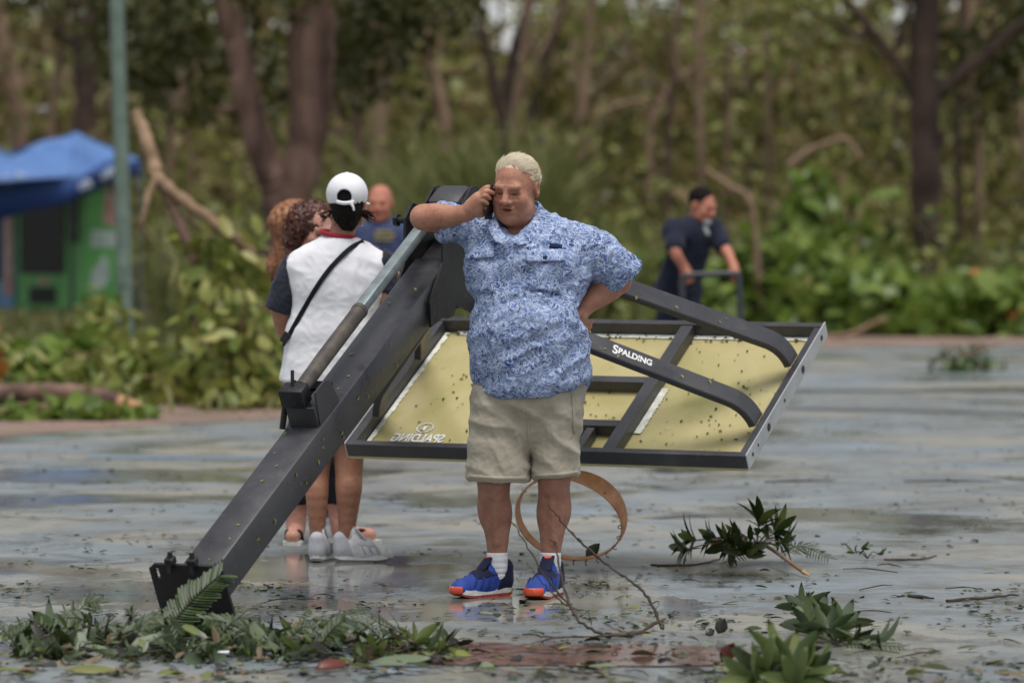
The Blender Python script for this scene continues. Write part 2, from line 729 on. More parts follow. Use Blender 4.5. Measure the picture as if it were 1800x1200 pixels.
# faded red painted zone in the foreground and thin court lines
sheet('painted_zone', [(-0.55, 14.42), (-0.2, 14.30), (0.5, 14.27), (0.95, 14.36), (0.80, 14.60), (0.72, 14.86), (0.45, 15.0), (0.2, 14.96), (-0.1, 15.05), (-0.45, 14.92)], 0.004, M_red)
for (pa, pb, w) in (((1000, 686), (1900, 690), 0.42), ((1000, 713), (1900, 731), 0.40)):
    A, B = ground_at(*pa), ground_at(*pb)
    sheet('court_line', [(A.x, A.y), (B.x, B.y), (B.x, B.y + w), (A.x, A.y + w)], 0.004, M_line)
A, B = ground_at(150, 806), ground_at(620, 808)
sheet('court_line', [(A.x, A.y), (B.x, B.y), (B.x, B.y + 0.34), (A.x, A.y + 0.34)], 0.004, M_blue)
# ------------------------------------------------------------------ the toppled basketball hoop
def metal_black(name, c1, c2, rough=0.42):
    b = NB(name)
    v = b.coord('Object')
    f = b.noise(v, 4, 6, 0.7, 0.4)
    c = b.ramp(f, [(0.3, c1), (0.62, c2), (0.75, tuple(x * 1.5 for x in c2[:3]) + (1,))])
    dust = b.gramp(b.noise(v, 38, 4, 0.7), [(0.60, 0.0), (0.74, 0.5)])
    c = b.mix(dust, c, lin(92, 90, 84))
    scr = b.gramp(b.noise(b.coord('Object', (60, 6, 6)), 3.0, 3), [(0.68, 0.0), (0.75, 0.5)])
    c = b.mix(scr, c, lin(110, 108, 104))
    b.base(c)
    b.rough(b.gramp(f, [(0.3, rough - 0.1), (0.7, rough + 0.15)]))
    b.bump(b.noise(v, 120, 3), 0.12, 0.002)
    return b.m


M_black = metal_black('black_powder_coat', lin(46, 46, 51), lin(66, 66, 70), 0.34)
M_arm = metal_black('grey_powder_coat', lin(52, 52, 57), lin(64, 64, 68))
M_plate = metal_black('black_steel', lin(18, 18, 22), lin(26, 26, 30), 0.5)
M_galv = simple('galvanised_steel', lin(150, 160, 162), lin(122, 132, 134), 14, 0.38, 0.1, 120, metal=0.35)
M_rust = simple('rusted_tube', lin(92, 84, 74), lin(62, 56, 54), 12, 0.55, 0.25, 90)
M_alu = simple('brushed_aluminium', lin(188, 190, 192), lin(166, 168, 170), 6, 0.34, 0.05, 200, metal=0.25)
M_white = simple('white_paint', lin(226, 226, 222), lin(196, 196, 188), 30, 0.5)
M_seal = simple('white_sealant', lin(232, 232, 224), lin(190, 190, 176), 26, 0.5, 0.4, 60)
M_rim = simple('orange_rim', lin(226, 172, 134), lin(186, 128, 92), 12, 0.5, 0.25, 110)
M_rimd = simple('rust_edge', lin(120, 78, 54), lin(80, 54, 40), 30, 0.6, 0.4, 110)


def acrylic():
    b = NB('yellowed_acrylic')
    v = b.coord('Object')
    f = b.noise(v, 1.6, 4, 0.5, 0.6)
    c = b.ramp(f, [(0.3, lin(186, 176, 118)), (0.5, lin(206, 194, 146)), (0.72, lin(172, 168, 108))])
    d = b.gramp(b.noise(v, 26, 4, 0.7), [(0.62, 0.0), (0.70, 0.35)])
    c = b.mix(d, c, lin(120, 118, 66))
    b.base(c)
    b.rough(b.gramp(b.noise(v, 3, 3), [(0.35, 0.06), (0.65, 0.2)]))
    b.b.inputs['Specular IOR Level'].default_value = 0.45
    tr = b.n('ShaderNodeBsdfTransparent')
    tr.inputs[0].default_value = (0.95, 0.9, 0.62, 1)
    m = b.n('ShaderNodeMixShader')
    m.inputs[0].default_value = 0.30
    b.l(b.b.outputs[0], m.inputs[1])
    b.l(tr.outputs[0], m.inputs[2])
    b.l(m.outputs[0], b.out.inputs[0])
    return b.m


M_acry = acrylic()

HA = Vector((0.36, 0.797, 0.486)).normalized()          # along the pole
HH = Vector((0.912, -0.409, -0.004))
HH = (HH - HA * HH.dot(HA)).normalized()                # across
HN = HH.cross(HA).normalized()                          # away from the playing side
if HN.z < 0:
    HN = -HN
HP0 = Vector((-1.144, 15.40, 0.135))


def hp(t, n=0.0, h=0.0):
    return HP0 + HA * t + HN * n + HH * h


hoop = empty('basketball_hoop', (HP0.x, HP0.y, 0), 'toppled black basketball hoop with yellowed backboard and bent ring on wet court', 'basketball hoop')
PH = 0.076
POLE_T = 2.33
mb = MB()
mb.box(hp(POLE_T / 2), (HA, HH, HN), (POLE_T / 2 - 0.008, PH, PH), 0.010)
mb.build('pole', M_black, hoop, smooth=True)
# base plate with slotted corners
xs = [-0.15, -0.128, -0.112, -0.06, 0.06, 0.112, 0.128, 0.15]
ys = [-0.14, -0.122, -0.078, -0.03, 0.03, 0.078, 0.122, 0.14]
V, F = [], []
for y in ys:
    for x in xs:
        V.append(hp(-0.004, y, x))
for j in range(7):
    for i in range(7):
        if i in (1, 5) and j in (1, 5):
            continue
        F.append((j * 8 + i, j * 8 + i + 1, (j + 1) * 8 + i + 1, (j + 1) * 8 + i))
me = mesh(V, F)
bm = bmesh.new()
bm.from_mesh(me)
for v in list(bm.verts):
    c = (v.co - hp(-0.004))
    if abs(abs(c.dot(HH)) - 0.15) < 1e-4 and abs(abs(c.dot(HN)) - 0.14) < 1e-4:
        v.co -= HH * math.copysign(0.012, c.dot(HH)) + HN * math.copysign(0.012, c.dot(HN))
ret = bmesh.ops.extrude_face_region(bm, geom=bm.faces[:])
for e in ret['geom']:
    if isinstance(e, bmesh.types.BMVert):
        e.co -= HA * 0.012
bmesh.ops.recalc_face_normals(bm, faces=bm.faces[:])
bm.to_mesh(me)
bm.free()
obj('base_plate', me, M_plate, hoop)
for hx in (-0.055, 0.035):
    mb = MB()
    mb.cyl(hp(-0.035, 0.118, hx), hp(0.0, 0.185, hx), 0.0095, 10)
    mb.box(hp(-0.012, 0.155, hx), (HH, HA, HN), (0.017, 0.017, 0.014), 0.003)
    mb.build('anchor_bolt', M_plate, hoop)
# head plates, a pair of black cheeks round the pole's top
prof = [(2.02, -0.07), (2.06, 0.02), (2.24, 0.10), (2.33, 0.255), (2.42, 0.275), (2.50, 0.21), (2.63, 0.235), (2.675, 0.215), (2.69, 0.15), (2.685, -0.03),
        (2.60, -0.30), (2.54, -0.325), (2.47, -0.30), (2.28, -0.12)]
for sgn in (-1, 1):
    mb = MB()
    mb.prism([hp(t, n, sgn * 0.079) for t, n in prof], HH * (0.010 * sgn))
    mb.build('head_plate', M_plate, hoop)
mb = MB()
mb.box(hp(2.44, 0.0, 0), (HA, HH, HN), (0.10, 0.077, 0.05), 0.01)
mb.build('head_block', M_plate, hoop, smooth=True)
mb = MB()
mb.box(hp(2.585, 0.17, 0), (HA, HH, HN), (0.075, 0.076, 0.065), 0.03)
mb.build('lever_block', M_arm, hoop, smooth=True)
for t, n in ((2.61, 0.0), (2.52, -0.26), (2.37, 0.222)):
    mb = MB()
    mb.cyl(hp(t, n, -0.135), hp(t, n, 0.135), 0.014, 12)
    mb.build('pivot_pin', M_plate, hoop, smooth=True)
    for sgn in (-1, 1):
        mb = MB()
        mb.cyl(hp(t, n, sgn * 0.135), hp(t, n, sgn * 0.152), 0.026, 6)
        mb.build('nut', M_plate, hoop)

# height adjuster: rusty jack tube and galvanised bar
mb = MB()
mb.tube([hp(1.10, 0.205, -0.01), hp(1.30, 0.21, -0.01), hp(1.66, 0.212, -0.01)], [0.030, 0.031, 0.031], 20)
mb.build('jack_tube', M_rust, hoop, smooth=True)
mb = MB()
mb.tube([hp(1.655, 0.212, -0.01), hp(1.675, 0.212, -0.01)], [0.033, 0.033], 20)
mb.build('tube_collar', M_rust, hoop, smooth=True)
mb = MB()
mb.box(hp(2.02, 0.216, -0.01), (HA, HH, HN), (0.37, 0.023, 0.020), 0.006)
mb.build('adjuster_bar', M_galv, hoop, smooth=True)
mb = MB()
mb.box(hp(1.055, 0.20, -0.02), (HA, HH, HN), (0.036, 0.050, 0.038), 0.006)
jb = mb.build('jack_housing', M_plate, hoop, smooth=True)
mb = MB()
mb.cyl(hp(1.06, 0.235, -0.025), hp(1.09, 0.29, -0.025), 0.007, 8)
mb.build('crank_pin', M_plate, jb)
mb = MB()
mb.cyl(hp(1.07, 0.165, -0.075), hp(1.02, 0.07, -0.09), 0.012, 8)
mb.build('crank_loop', M_plate, jb)
for sgn in (-1, 1):
    mb = MB()
    mb.prism([hp(1.04, 0.0765, sgn * 0.060), hp(1.22, 0.0765, sgn * 0.060), hp(1.20, 0.155, sgn * 0.060), hp(1.15, 0.21, sgn * 0.060), hp(1.06, 0.21, sgn * 0.060)], HH * 0.006 * sgn)
    mb.build('jack_bracket', M_arm, hoop)
mb = MB()
mb.box(hp(1.035, 0.118, 0), (HA, HH, HN), (0.004, 0.060, 0.041), 0.001)
mb.build('bracket_back', M_arm, hoop)
mb = MB()
mb.box(hp(1.19, 0.16, 0), (HA, HH, HN), (0.03, 0.058, 0.006), 0.002)
mb.build('bracket_top', M_plate, hoop)

# ---- backboard: u across, v up the board, w to the back
BW, BH = 1.83, 1.07
BC = (Vector((-0.714, 18.134, 0.577)) + Vector((1.341, 18.237, 1.089))) / 2 - Vector((0, 0, 0.05))


def bp(u, v, w=0.0):
    return BC + HH * u + HA * v + HN * w


FD = 0.060                                              # depth of the frame
for nm, c, hf, mt in (('frame_bar', (0, -BH / 2 + 0.017, -FD / 2), (BW / 2 - 0.006, 0.017, FD / 2), M_black),
                      ('frame_bar', (0, BH / 2 - 0.017, -FD / 2), (BW / 2 - 0.006, 0.017, FD / 2), M_black),
                      ('frame_bar', (-BW / 2 + 0.023, 0, -FD / 2 - 0.001), (0.017, BH / 2 - 0.036, FD / 2 - 0.001), M_black),
                      ('frame_bar', (BW / 2 - 0.023, 0, -FD / 2 - 0.001), (0.017, BH / 2 - 0.036, FD / 2 - 0.001), M_black),
                      ('edge_trim', (-BW / 2 + 0.0028, 0, -FD / 2), (0.0028, BH / 2, FD / 2 + 0.006), M_alu),
                      ('edge_trim', (BW / 2 - 0.0028, 0, -FD / 2), (0.0028, BH / 2, FD / 2 + 0.006), M_alu)):
    mb = MB()
    mb.box(bp(*c), (HH, HA, HN), hf, 0.002)
    fb = mb.build(nm, mt, hoop)
    if nm == 'edge_trim':
        for vv, rr in ((-0.26, 0.017), (0.20, 0.017), (-0.47, 0.008), (0.46, 0.012), (-0.05, 0.007), (-0.40, 0.006)):
            mm = MB()
            sg = 1 if c[0] > 0 else -1
            mm.cyl(bp(c[0] + sg * 0.0024, vv, -FD / 2), bp(c[0] + sg * 0.0050, vv, -FD / 2), rr, 14)
            mm.build('bolt_head', M_plate, fb)
mb = MB()
mb.box(bp(0, 0, -FD - 0.007), (HH, HA, HN), (BW / 2 - 0.007, BH / 2 - 0.002, 0.006), 0.001)
panel = mb.build('acrylic_panel', M_acry, hoop)
zc = -FD + 0.002
# sealant beads, ragged
rng = random.Random(5)


def bead(a, b, w, nm='sealant_bead'):
    mb = MB()
    n = 60
    L, Rr = [], []
    d = Vector((b[0] - a[0], b[1] - a[1]))
    d.normalize()
    for i in range(n + 1):
        t = i / n
        u = a[0] + (b[0] - a[0]) * t
        v = a[1] + (b[1] - a[1]) * t
        k = w * (0.75 + 0.35 * rng.random())
        L.append(bp(u - d.y * 0.004, v + d.x * 0.004, zc))
        Rr.append(bp(u + d.y * k, v - d.x * k, zc))
    V = L + Rr + [p + HN * 0.005 for p in L] + [p + HN * 0.003 for p in Rr]
    m = n + 1
    F = []
    for i in range(n):
        F += [(i, i + 1, m + i + 1, m + i), (2 * m + i, 3 * m + i, 3 * m + i + 1, 2 * m + i + 1), (m + i, m + i + 1, 3 * m + i + 1, 3 * m + i)]
    mb.add(V, F)
    return mb.build(nm, M_seal, hoop)


bead((-BW / 2 + 0.042, BH / 2 - 0.05), (-BW / 2 + 0.042, -BH / 2 + 0.04), -0.026)
bead((BW / 2 - 0.044, -BH / 2 + 0.7), (BW / 2 - 0.044, BH / 2 - 0.04), -0.024)
bead((-BW / 2 + 0.1, BH / 2 - 0.040), (BW / 2 - 0.05, BH / 2 - 0.040), 0.022)
# mounting bars on the back
for u in (-0.29, 0.29):
    mb = MB()
    mb.box(bp(u, 0.0, -FD / 2), (HH, HA, HN), (0.028, BH / 2 - 0.0355, FD / 2 - 0.003), 0.003)
    mb.build('upright_bar', M_arm, hoop)
    bead((u + 0.034, -0.30), (u + 0.034, 0.06), 0.03)
for v in (0.05, -0.30):
    mb = MB()
    mb.box(bp(0, v, -FD / 2), (HH, HA, HN), (0.2605, 0.024, FD / 2 - 0.005), 0.003)
    mb.build('cross_bar', M_black, hoop)
for u in (-0.15, 0.15):
    mb = MB()
    mb.box(bp(u, -0.4185, -FD / 2), (HH, HA, HN), (0.018, 0.0800, FD / 2 - 0.007), 0.002)
    mb.build('short_bar', M_black, hoop)

# support arms with hooked ends
M_print = simple('white_print', lin(236, 236, 236), lin(214, 214, 214), 60, 0.55)


def arm(sgn, upper):
    t0, n0 = (2.61, 0.0) if upper else (2.52, -0.26)
    p0 = hp(t0, n0, sgn * 0.115)
    v1 = -BH / 2 + BH * (0.70 if upper else 0.255)
    ue = sgn * (BW / 2 - 0.052)
    pe = bp(ue, v1, 0.0)
    # control: comes in nearly parallel to the board, hooks down onto it
    q1 = bp(ue - sgn * 0.022, v1, 0.082)
    q0 = p0 + (q1 - p0) * 0.02
    pts = [p0 - (q1 - p0).normalized() * 0.05, q0, p0 + (q1 - p0) * 0.5]
    c = q1 - (q1 - p0).normalized() * 0.085
    for i in range(9):
        s = i / 8
        a = c + (q1 - c) * s
        b2 = q1 + (pe - q1) * s
        pts.append(a + (b2 - a) * s)
    pts[-1] = pe
    fr = []
    for i, p in enumerate(pts):
        T = (pts[min(i + 1, len(pts) - 1)] - pts[max(i - 1, 0)]).normalized()
        if i == len(pts) - 1:
            T = (pe - q1).normalized()
        S = HA - T * HA.dot(T)
        S.normalize()
        N2 = T.cross(S).normalized()
        fr.append((p, N2, S))
    mb = MB()
    x, y, b = 0.016, 0.050, 0.004
    mb.sweep(fr, [(x - b, -y), (x, -y + b), (x, y - b), (x - b, y), (-x + b, y), (-x, y - b), (-x, -y + b), (-x + b, -y)])
    o = mb.build('support_arm', M_arm, hoop, smooth=True)
    return o, p0, c, (q1 - p0).normalized()


ARMS = {}
for sgn in (-1, 1):
    for up in (True, False):
        ARMS[(sgn, up)] = arm(sgn, up)
# the maker's lettering on the two lower arms
for sgn in (-1, 1):
    o, p0, c, T = ARMS[(sgn, False)]
    S = (HA - T * HA.dot(T)).normalized()
    N2 = T.cross(S).normalized()
    face = N2 if N2.dot(HN) > 0 else -N2
    up = S
    xdir = T if sgn > 0 else -T
    # slide along the arm until the lettering sits at its place
    best = None
    for i in range(200):
        p = p0 + (c - p0) * (i / 199)
        px = 900 + FPX * p.x / p.y
        d = abs(px - (1107 if sgn > 0 else 727))
        if best is None or d < best[0]:
            best = (d, p)
    p = best[1] + face * 0.0166
    tm = text_mesh('PALDING', 0.050, 0.0006, 0.0018)
    big = text_mesh('S', 0.074, 0.0006, 0.0020)
    sx = 0.72
    place(tm, basis(p + xdir * 0.016, xdir * sx, up, face))
    place(big, basis(p - xdir * 0.072 + up * -0.002, xdir * 0.7, up, face))
    bm = bmesh.new()
    bm.from_mesh(tm)
    bm.from_mesh(big)
    bm.to_mesh(tm)
    bm.free()
    bpy.data.meshes.remove(big)
    obj('lettering', tm, M_print, o)
# lettering and round mark printed on the front of the board, seen mirrored from behind
tm = text_mesh('SPALDING', 0.085, 0.0006, 0.0020)
place(tm, basis(bp(-BW / 2 + 0.27, -BH / 2 + 0.150, zc - 0.002 + 0.0042), -HH * 0.62, HA, HN))
obj('lettering', tm, M_print, panel)
mb = MB()
ring = [bp(-BW / 2 + 0.27 + 0.036 * math.cos(a), -BH / 2 + 0.235 + 0.036 * math.sin(a), zc + 0.001) for a in np.linspace(0, 2 * math.pi, 25)]
mb.tube(ring, 0.003, 5, cap=False)
mb.box(bp(-BW / 2 + 0.27, -BH / 2 + 0.235, zc + 0.001), (HH, HA, HN), (0.006, 0.02, 0.0012))
mb.build('round_mark', M_print, panel)

# bent ring: a flat band pulled out of round
RN = -HN                                                  # playing side
rc = bp(0.03, -BH / 2 + 0.07, -FD) + RN * 0.315
n = 64
V, F = [], []
for i in range(n):
    a = 2 * math.pi * i / n
    d = HH * math.cos(a) + RN * math.sin(a)
    rad = 0.226 + 0.010 * math.cos(2 * a + 0.5)
    tilt = 0.020 * math.cos(a - 0.6)
    wdt = 0.0065 + 0.026 * max(0.0, math.cos(a + 0.75)) ** 2 + 0.007 * max(0.0, math.cos(a - 3.0)) ** 2
    p = rc + d * rad + HA * tilt
    tw = (HA * 0.9 + d * 0.45 * math.cos(a + 0.75)).normalized()
    for (r_, w_) in ((0.004, -wdt), (0.004, wdt), (-0.004, wdt), (-0.004, -wdt)):
        V.append(p + d * r_ + tw * w_)
for i in range(n):
    for k in range(4):
        F.append((i * 4 + k, i * 4 + (k + 1) % 4, ((i + 1) % n) * 4 + (k + 1) % 4, ((i + 1) % n) * 4 + k))
mb = MB()
mb.add(V, F)
rim = mb.build('ring', M_rim, hoop, smooth=True)
rim['label'] = 'bent orange hoop ring with peeling paint'
for i in range(12):
    a = math.pi * (0.05 + 0.9 * i / 11) if i < 9 else math.pi * (1.2 + 0.3 * (i - 9))
    d = HH * math.cos(a) + RN * math.sin(a)
    p = rc + d * 0.225 - HA * 0.008
    mb = MB()
    lp = [p + (d * math.cos(q) + RN * 0.3 * math.sin(q)) * 0.010 - HA * 0.008 * math.sin(q) for q in np.linspace(0, math.pi * 1.6, 7)]
    mb.tube(lp, 0.0022, 5)
    mb.build('net_hook', M_rimd, rim)
mb = MB()
mb.prism([bp(-0.09, -BH / 2 + 0.03, -FD - 0.014), bp(0.09, -BH / 2 + 0.03, -FD - 0.014), bp(0.09, -BH / 2 + 0.16, -FD - 0.014), bp(-0.09, -BH / 2 + 0.16, -FD - 0.014)], RN * 0.008)
mb.box(bp(0, -BH / 2 + 0.085, -FD - 0.058), (HH, HA, HN), (0.055, 0.022, 0.035), 0.004)
mb.build('ring_mount', M_rimd, hoop)
p = rc - RN * 0.20 + HH * 0.02
mb = MB()
mb.tube([p, p + Vector((0.0, 0, -0.05)), p + Vector((0.001, 0.01, -0.13))], 0.0028, 6)
mb.build('net_cord', simple('dark_red_cord', lin(96, 44, 40)), hoop)
# ------------------------------------------------------------------ people
def skin_mat(name, c1, c2, rough=0.58):
    b = NB(name)
    v = b.coord('Object')
    f = b.noise(v, 22, 4, 0.6)
    c = b.ramp(f, [(0.3, c1), (0.7, c2)])
    c = b.mix(b.gramp(b.noise(v, 70, 5, 0.7), [(0.42, 0.0), (0.68, 0.55)]), c, b.mix(1.0, c, (0.80, 0.62, 0.58, 1), 'MULTIPLY'))
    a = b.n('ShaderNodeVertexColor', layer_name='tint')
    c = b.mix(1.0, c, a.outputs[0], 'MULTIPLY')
    b.base(c)
    b.rough(rough)
    b.b.inputs['Subsurface Weight'].default_value = 0.12
    b.b.inputs['Subsurface Radius'].default_value = (0.012, 0.005, 0.003)
    b.b.inputs['Subsurface Scale'].default_value = 0.6
    b.bump(b.math('ADD', b.noise(v, 150, 4, 0.7), b.math('MULTIPLY', b.noise(v, 55, 3), 1.5)), 0.35, 0.003)
    return b.m


def cloth(name, c1, c2, scale=5, rough=0.85, weave=420, bump=0.25):
    b = NB(name)
    v = b.coord('Object')
    b.base(b.ramp(b.noise(v, scale, 4, 0.6), [(0.3, c1), (0.7, c2)]))
    b.rough(rough)
    b.b.inputs['Specular IOR Level'].default_value = 0.2
    try:
        b.b.inputs['Sheen Weight'].default_value = 0.08
    except Exception:
        pass
    h = b.math('ADD', b.noise(v, weave, 2), b.math('MULTIPLY', b.noise(v, 26, 3), 2.0))
    b.bump(h, bump, 0.003)
    return b.m


M_eye = simple('eye', lin(190, 184, 176), lin(176, 166, 160), 60, 0.2)
M_iris = simple('iris', lin(40, 44, 52), lin(24, 24, 28), 200, 0.15)


def head_rot(yaw, pitch, roll=0.0):
    return Matrix.Rotation(R(yaw), 3, 'Z') @ Matrix.Rotation(R(pitch), 3, 'X') @ Matrix.Rotation(R(roll), 3, 'Y')


def head_field(C, H, s=1.0, v=0.003, neck=None, neck_r=(0.058, 0.066), heavy=0.0, ears=True):
    """C centre, H rotation (face looks along -Y of the local frame), s scale; neck = world point of the neck's base"""
    C = Vector(C)
    r = 0.19 * s
    lo = np.array(C) - np.array((r, r, r * 1.1))
    hi = np.array(C) + np.array((r, r, r))
    if neck is not None:
        lo = np.minimum(lo, np.array(neck) - 0.1)
    f = Field(lo, hi, v)

    def L(x, y, z):
        return C + H @ (Vector((x, y, z)) * s)

    def e(c, rr, k=0.02, mode='add', rot=None):
        f.ell(L(*c), np.array(rr) * s, k * s, mode, (H @ rot if rot is not None else H).to_4x4())

    def cn(a, b, ra, rb, k=0.015, mode='add'):
        f.cone(L(*a), L(*b), ra * s, rb * s, k * s, mode)
    e((0, 0.012, 0.040), (0.076, 0.094, 0.083), 0.0)
    e((0, -0.028, -0.015), (0.065, 0.066, 0.088), 0.03)
    cn((-0.040, -0.035, -0.068), (0.040, -0.035, -0.068), 0.032, 0.032, 0.03)
    e((0, -0.068, -0.094), (0.030, 0.024, 0.022), 0.03)
    if heavy:
        e((0, -0.034, -0.100), (0.050, 0.050, 0.032), 0.03)
        for sx in (-1, 1):
            e((sx * 0.046, -0.044, -0.070), (0.024, 0.034, 0.032), 0.025)
    cn((-0.036, -0.082, 0.025), (0.036, -0.082, 0.025), 0.0135, 0.0135, 0.018)
    for sx in (-1, 1):
        cn((sx * 0.012, -0.090, 0.022), (sx * 0.044, -0.080, 0.027), 0.0075, 0.006, 0.010)
    for sx in (-1, 1):
        e((sx * 0.042, -0.064, -0.026), (0.027, 0.025, 0.026), 0.025)
        e((sx * 0.031, -0.106, 0.001), (0.022, 0.028, 0.0145), 0.010, 'sub')
        cn((sx * 0.014, -0.0855, 0.0065), (sx * 0.047, -0.077, 0.0065), 0.0062, 0.0062, 0.006)   # upper lids
        cn((sx * 0.016, -0.0840, -0.0085), (sx * 0.046, -0.0755, -0.0075), 0.0058, 0.0058, 0.006)   # lower lids
        cn((sx * 0.018, -0.105, -0.022), (sx * 0.032, -0.094, -0.058), 0.0048, 0.0042, 0.009, 'sub')   # nose-to-mouth fold
        cn((sx * 0.020, -0.099, -0.0165), (sx * 0.044, -0.090, -0.0185), 0.0022, 0.0022, 0.009, 'sub')   # under-eye crease
    if heavy:
        for zz in (0.040, 0.049, 0.058):
            cn((-0.036, -0.0935 + (zz - 0.04) * 0.28, zz), (0.036, -0.0935 + (zz - 0.04) * 0.28, zz), 0.0022, 0.0022, 0.007, 'sub')
        cn((-0.006, -0.100, 0.018), (-0.005, -0.098, 0.032), 0.0025, 0.0025, 0.006, 'sub')
        cn((0.006, -0.100, 0.018), (0.005, -0.098, 0.032), 0.0025, 0.0025, 0.006, 'sub')
    cn((0, -0.090, 0.012), (0, -0.110, -0.026), 0.0095, 0.0150, 0.010)
    for sx in (-1, 1):
        e((sx * 0.0165, -0.100, -0.030), (0.0105, 0.012, 0.0095), 0.006)
        e((sx * 0.008, -0.112, -0.0405), (0.0045, 0.006, 0.004), 0.003, 'sub')
    cn((-0.020, -0.0905, -0.053), (0.020, -0.0905, -0.053), 0.008, 0.008, 0.010)
    cn((-0.017, -0.0895, -0.069), (0.017, -0.0895, -0.069), 0.0085, 0.0085, 0.010)
    e((0, -0.098, -0.0615), (0.023, 0.014, 0.0052), 0.004, 'sub')
    if ears:
        for sx in (-1, 1):
            e((sx * 0.080, 0.016, 0.000), (0.011, 0.021, 0.033), 0.012, 'add', Matrix.Rotation(R(sx * 18), 3, 'Z'))
            e((sx * 0.090, 0.010, 0.004), (0.007, 0.011, 0.017), 0.006, 'sub')
    if neck is not None:
        f.cone(L(0, 0.012, -0.05), neck, neck_r[0], neck_r[1], 0.035 * s)
    return f, L


def tint_face(V, C, H, s, lips=(0.86, 0.62, 0.60), flush=0.12, brow=None):
    """lips, ruddy cheeks and brows, plus shade painted into the mouth gap and eye sockets"""
    Q = (V - np.array(C)) @ np.array(H) / s
    t = np.ones((len(V), 3))

    def m(c, r):
        return np.clip(1.5 - np.sqrt((((Q - np.array(c)) / np.array(r)) ** 2).sum(1)) * 1.5, 0, 1)[:, None]
    for c, r in (((0.042, -0.08, -0.03), (0.03, 0.04, 0.03)), ((-0.042, -0.08, -0.03), (0.03, 0.04, 0.03)), ((0, -0.115, -0.025), (0.02, 0.02, 0.02))):
        t *= 1 - m(c, r) * np.array([0.02, flush, flush * 0.9])
    w = m((0, -0.093, -0.061), (0.027, 0.02, 0.017))
    t = t * (1 - w) + np.array(lips) * w
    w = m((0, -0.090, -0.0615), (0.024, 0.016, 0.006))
    t = t * (1 - w) + np.array((0.25, 0.15, 0.14)) * w  # shade inside the parted lips, painted as a dark tint
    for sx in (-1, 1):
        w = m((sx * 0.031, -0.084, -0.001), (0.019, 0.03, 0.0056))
        t = t * (1 - w) + np.array((0.22, 0.17, 0.16)) * w  # eye openings painted as dark slits
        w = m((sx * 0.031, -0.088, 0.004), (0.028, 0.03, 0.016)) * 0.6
        t = t * (1 - w * np.array((0.30, 0.42, 0.42)))  # shadow under the brow, painted round each eye
    if brow is not None:
        for sx in (-1, 1):
            w = m((sx * 0.034, -0.092, 0.026), (0.024, 0.02, 0.006))
            t = t * (1 - w) + np.array(brow) * w
    return t


def eyes(parent, L, H, s):
    for sx in (-1, 1):
        for nm, off, r, mt in (('eye', 0.0, 0.0115, M_eye), ('iris', 0.0066, 0.0060, M_iris)):
            bm = bmesh.new()
            bmesh.ops.create_uvsphere(bm, u_segments=14, v_segments=8, radius=r * s)
            me = bpy.data.meshes.new(nm)
            bm.to_mesh(me)
            bm.free()
            me.transform(Matrix.Translation(L(sx * 0.031, -0.0735 - off, -0.0025 if nm == 'iris' else -0.001)))
            obj(nm, me, mt, parent, smooth=True)


def hair_strands(name, L, H, s, mat, parent, n=1500, length=0.03, region=None, seed=1, lean=(0, 0, 0), wild=0.35, shell=0.006, grow=(0.076, 0.094, 0.083), r0=0.0011, rise=0.25):
    """short hair: a thin cap of fine tapered strands over the skull"""
    rg = np.random.default_rng(seed)
    V, F = [], []
    cnt = 0
    while cnt < n:
        d = rg.normal(size=3)
        d /= np.linalg.norm(d)
        if region is not None and not region(d):
            continue
        cnt += 1
        base = np.array((d[0] * grow[0], 0.012 + d[1] * grow[1], 0.040 + d[2] * grow[2]))
        nrm = d / np.array(grow)
        nrm /= np.linalg.norm(nrm)
        le = np.array(lean, float)
        le = le - nrm * le.dot(nrm)
        le = le / max(np.linalg.norm(le), 0.25)
        dirv = nrm * rise + le + rg.normal(size=3) * wild
        dirv /= np.linalg.norm(dirv)
        ln = length * (0.6 + 0.7 * rg.random())
        p0 = base - nrm * 0.002
        p1 = base + dirv * ln * 0.5 + nrm * shell
        p2 = p1 + (dirv * 0.5 + le * 0.6 - nrm * 0.25) * ln * 0.5
        side = np.cross(dirv, nrm)
        side /= max(np.linalg.norm(side), 1e-6)
        w = r0 / 1.0
        o = len(V)
        for p, k in ((p0, 1.6), (p1, 1.3), (p2, 0.3)):
            for q in (side, -side * 0.5 + nrm * 0.86, -side * 0.5 - nrm * 0.86):
                V.append(L(*(p + q * w * k)))
        for i in range(2):
            for k in range(3):
                F.append((o + i * 3 + k, o + i * 3 + (k + 1) % 3, o + (i + 1) * 3 + (k + 1) % 3, o + (i + 1) * 3 + k))
    me = np_mesh(np.array([tuple(v) for v in V]), np.array(F))
    return obj(name, me, mat, parent, smooth=True)


def finish(f, name, mat, parent, sm=1, fold=None, tint=None, mats=None):
    V, F = f.nets()
    V = smooth_mesh(V, F, sm)
    if fold:
        for kw in fold:
            V = folds(V, vnormals(V, F), **kw)
    me = np_mesh(V, F, name)
    if tint is not None:
        skin_attr(me, tint(V) if callable(tint) else tint)
    o = obj(name, me, mat, parent, smooth=True)
    return o, V, F


def join_fields(fields, name, mat, parent, tint=None, sm=1):
    Vs, Fs, o = [], [], 0
    for f in fields:
        V, F = f.nets()
        V = smooth_mesh(V, F, sm)
        Vs.append(V)
        Fs.append(F + o)
        o += len(V)
    V, F = np.concatenate(Vs), np.concatenate(Fs)
    me = np_mesh(V, F, name)
    skin_attr(me, tint(V) if tint else 1.0)
    return obj(name, me, mat, parent, smooth=True), V, F


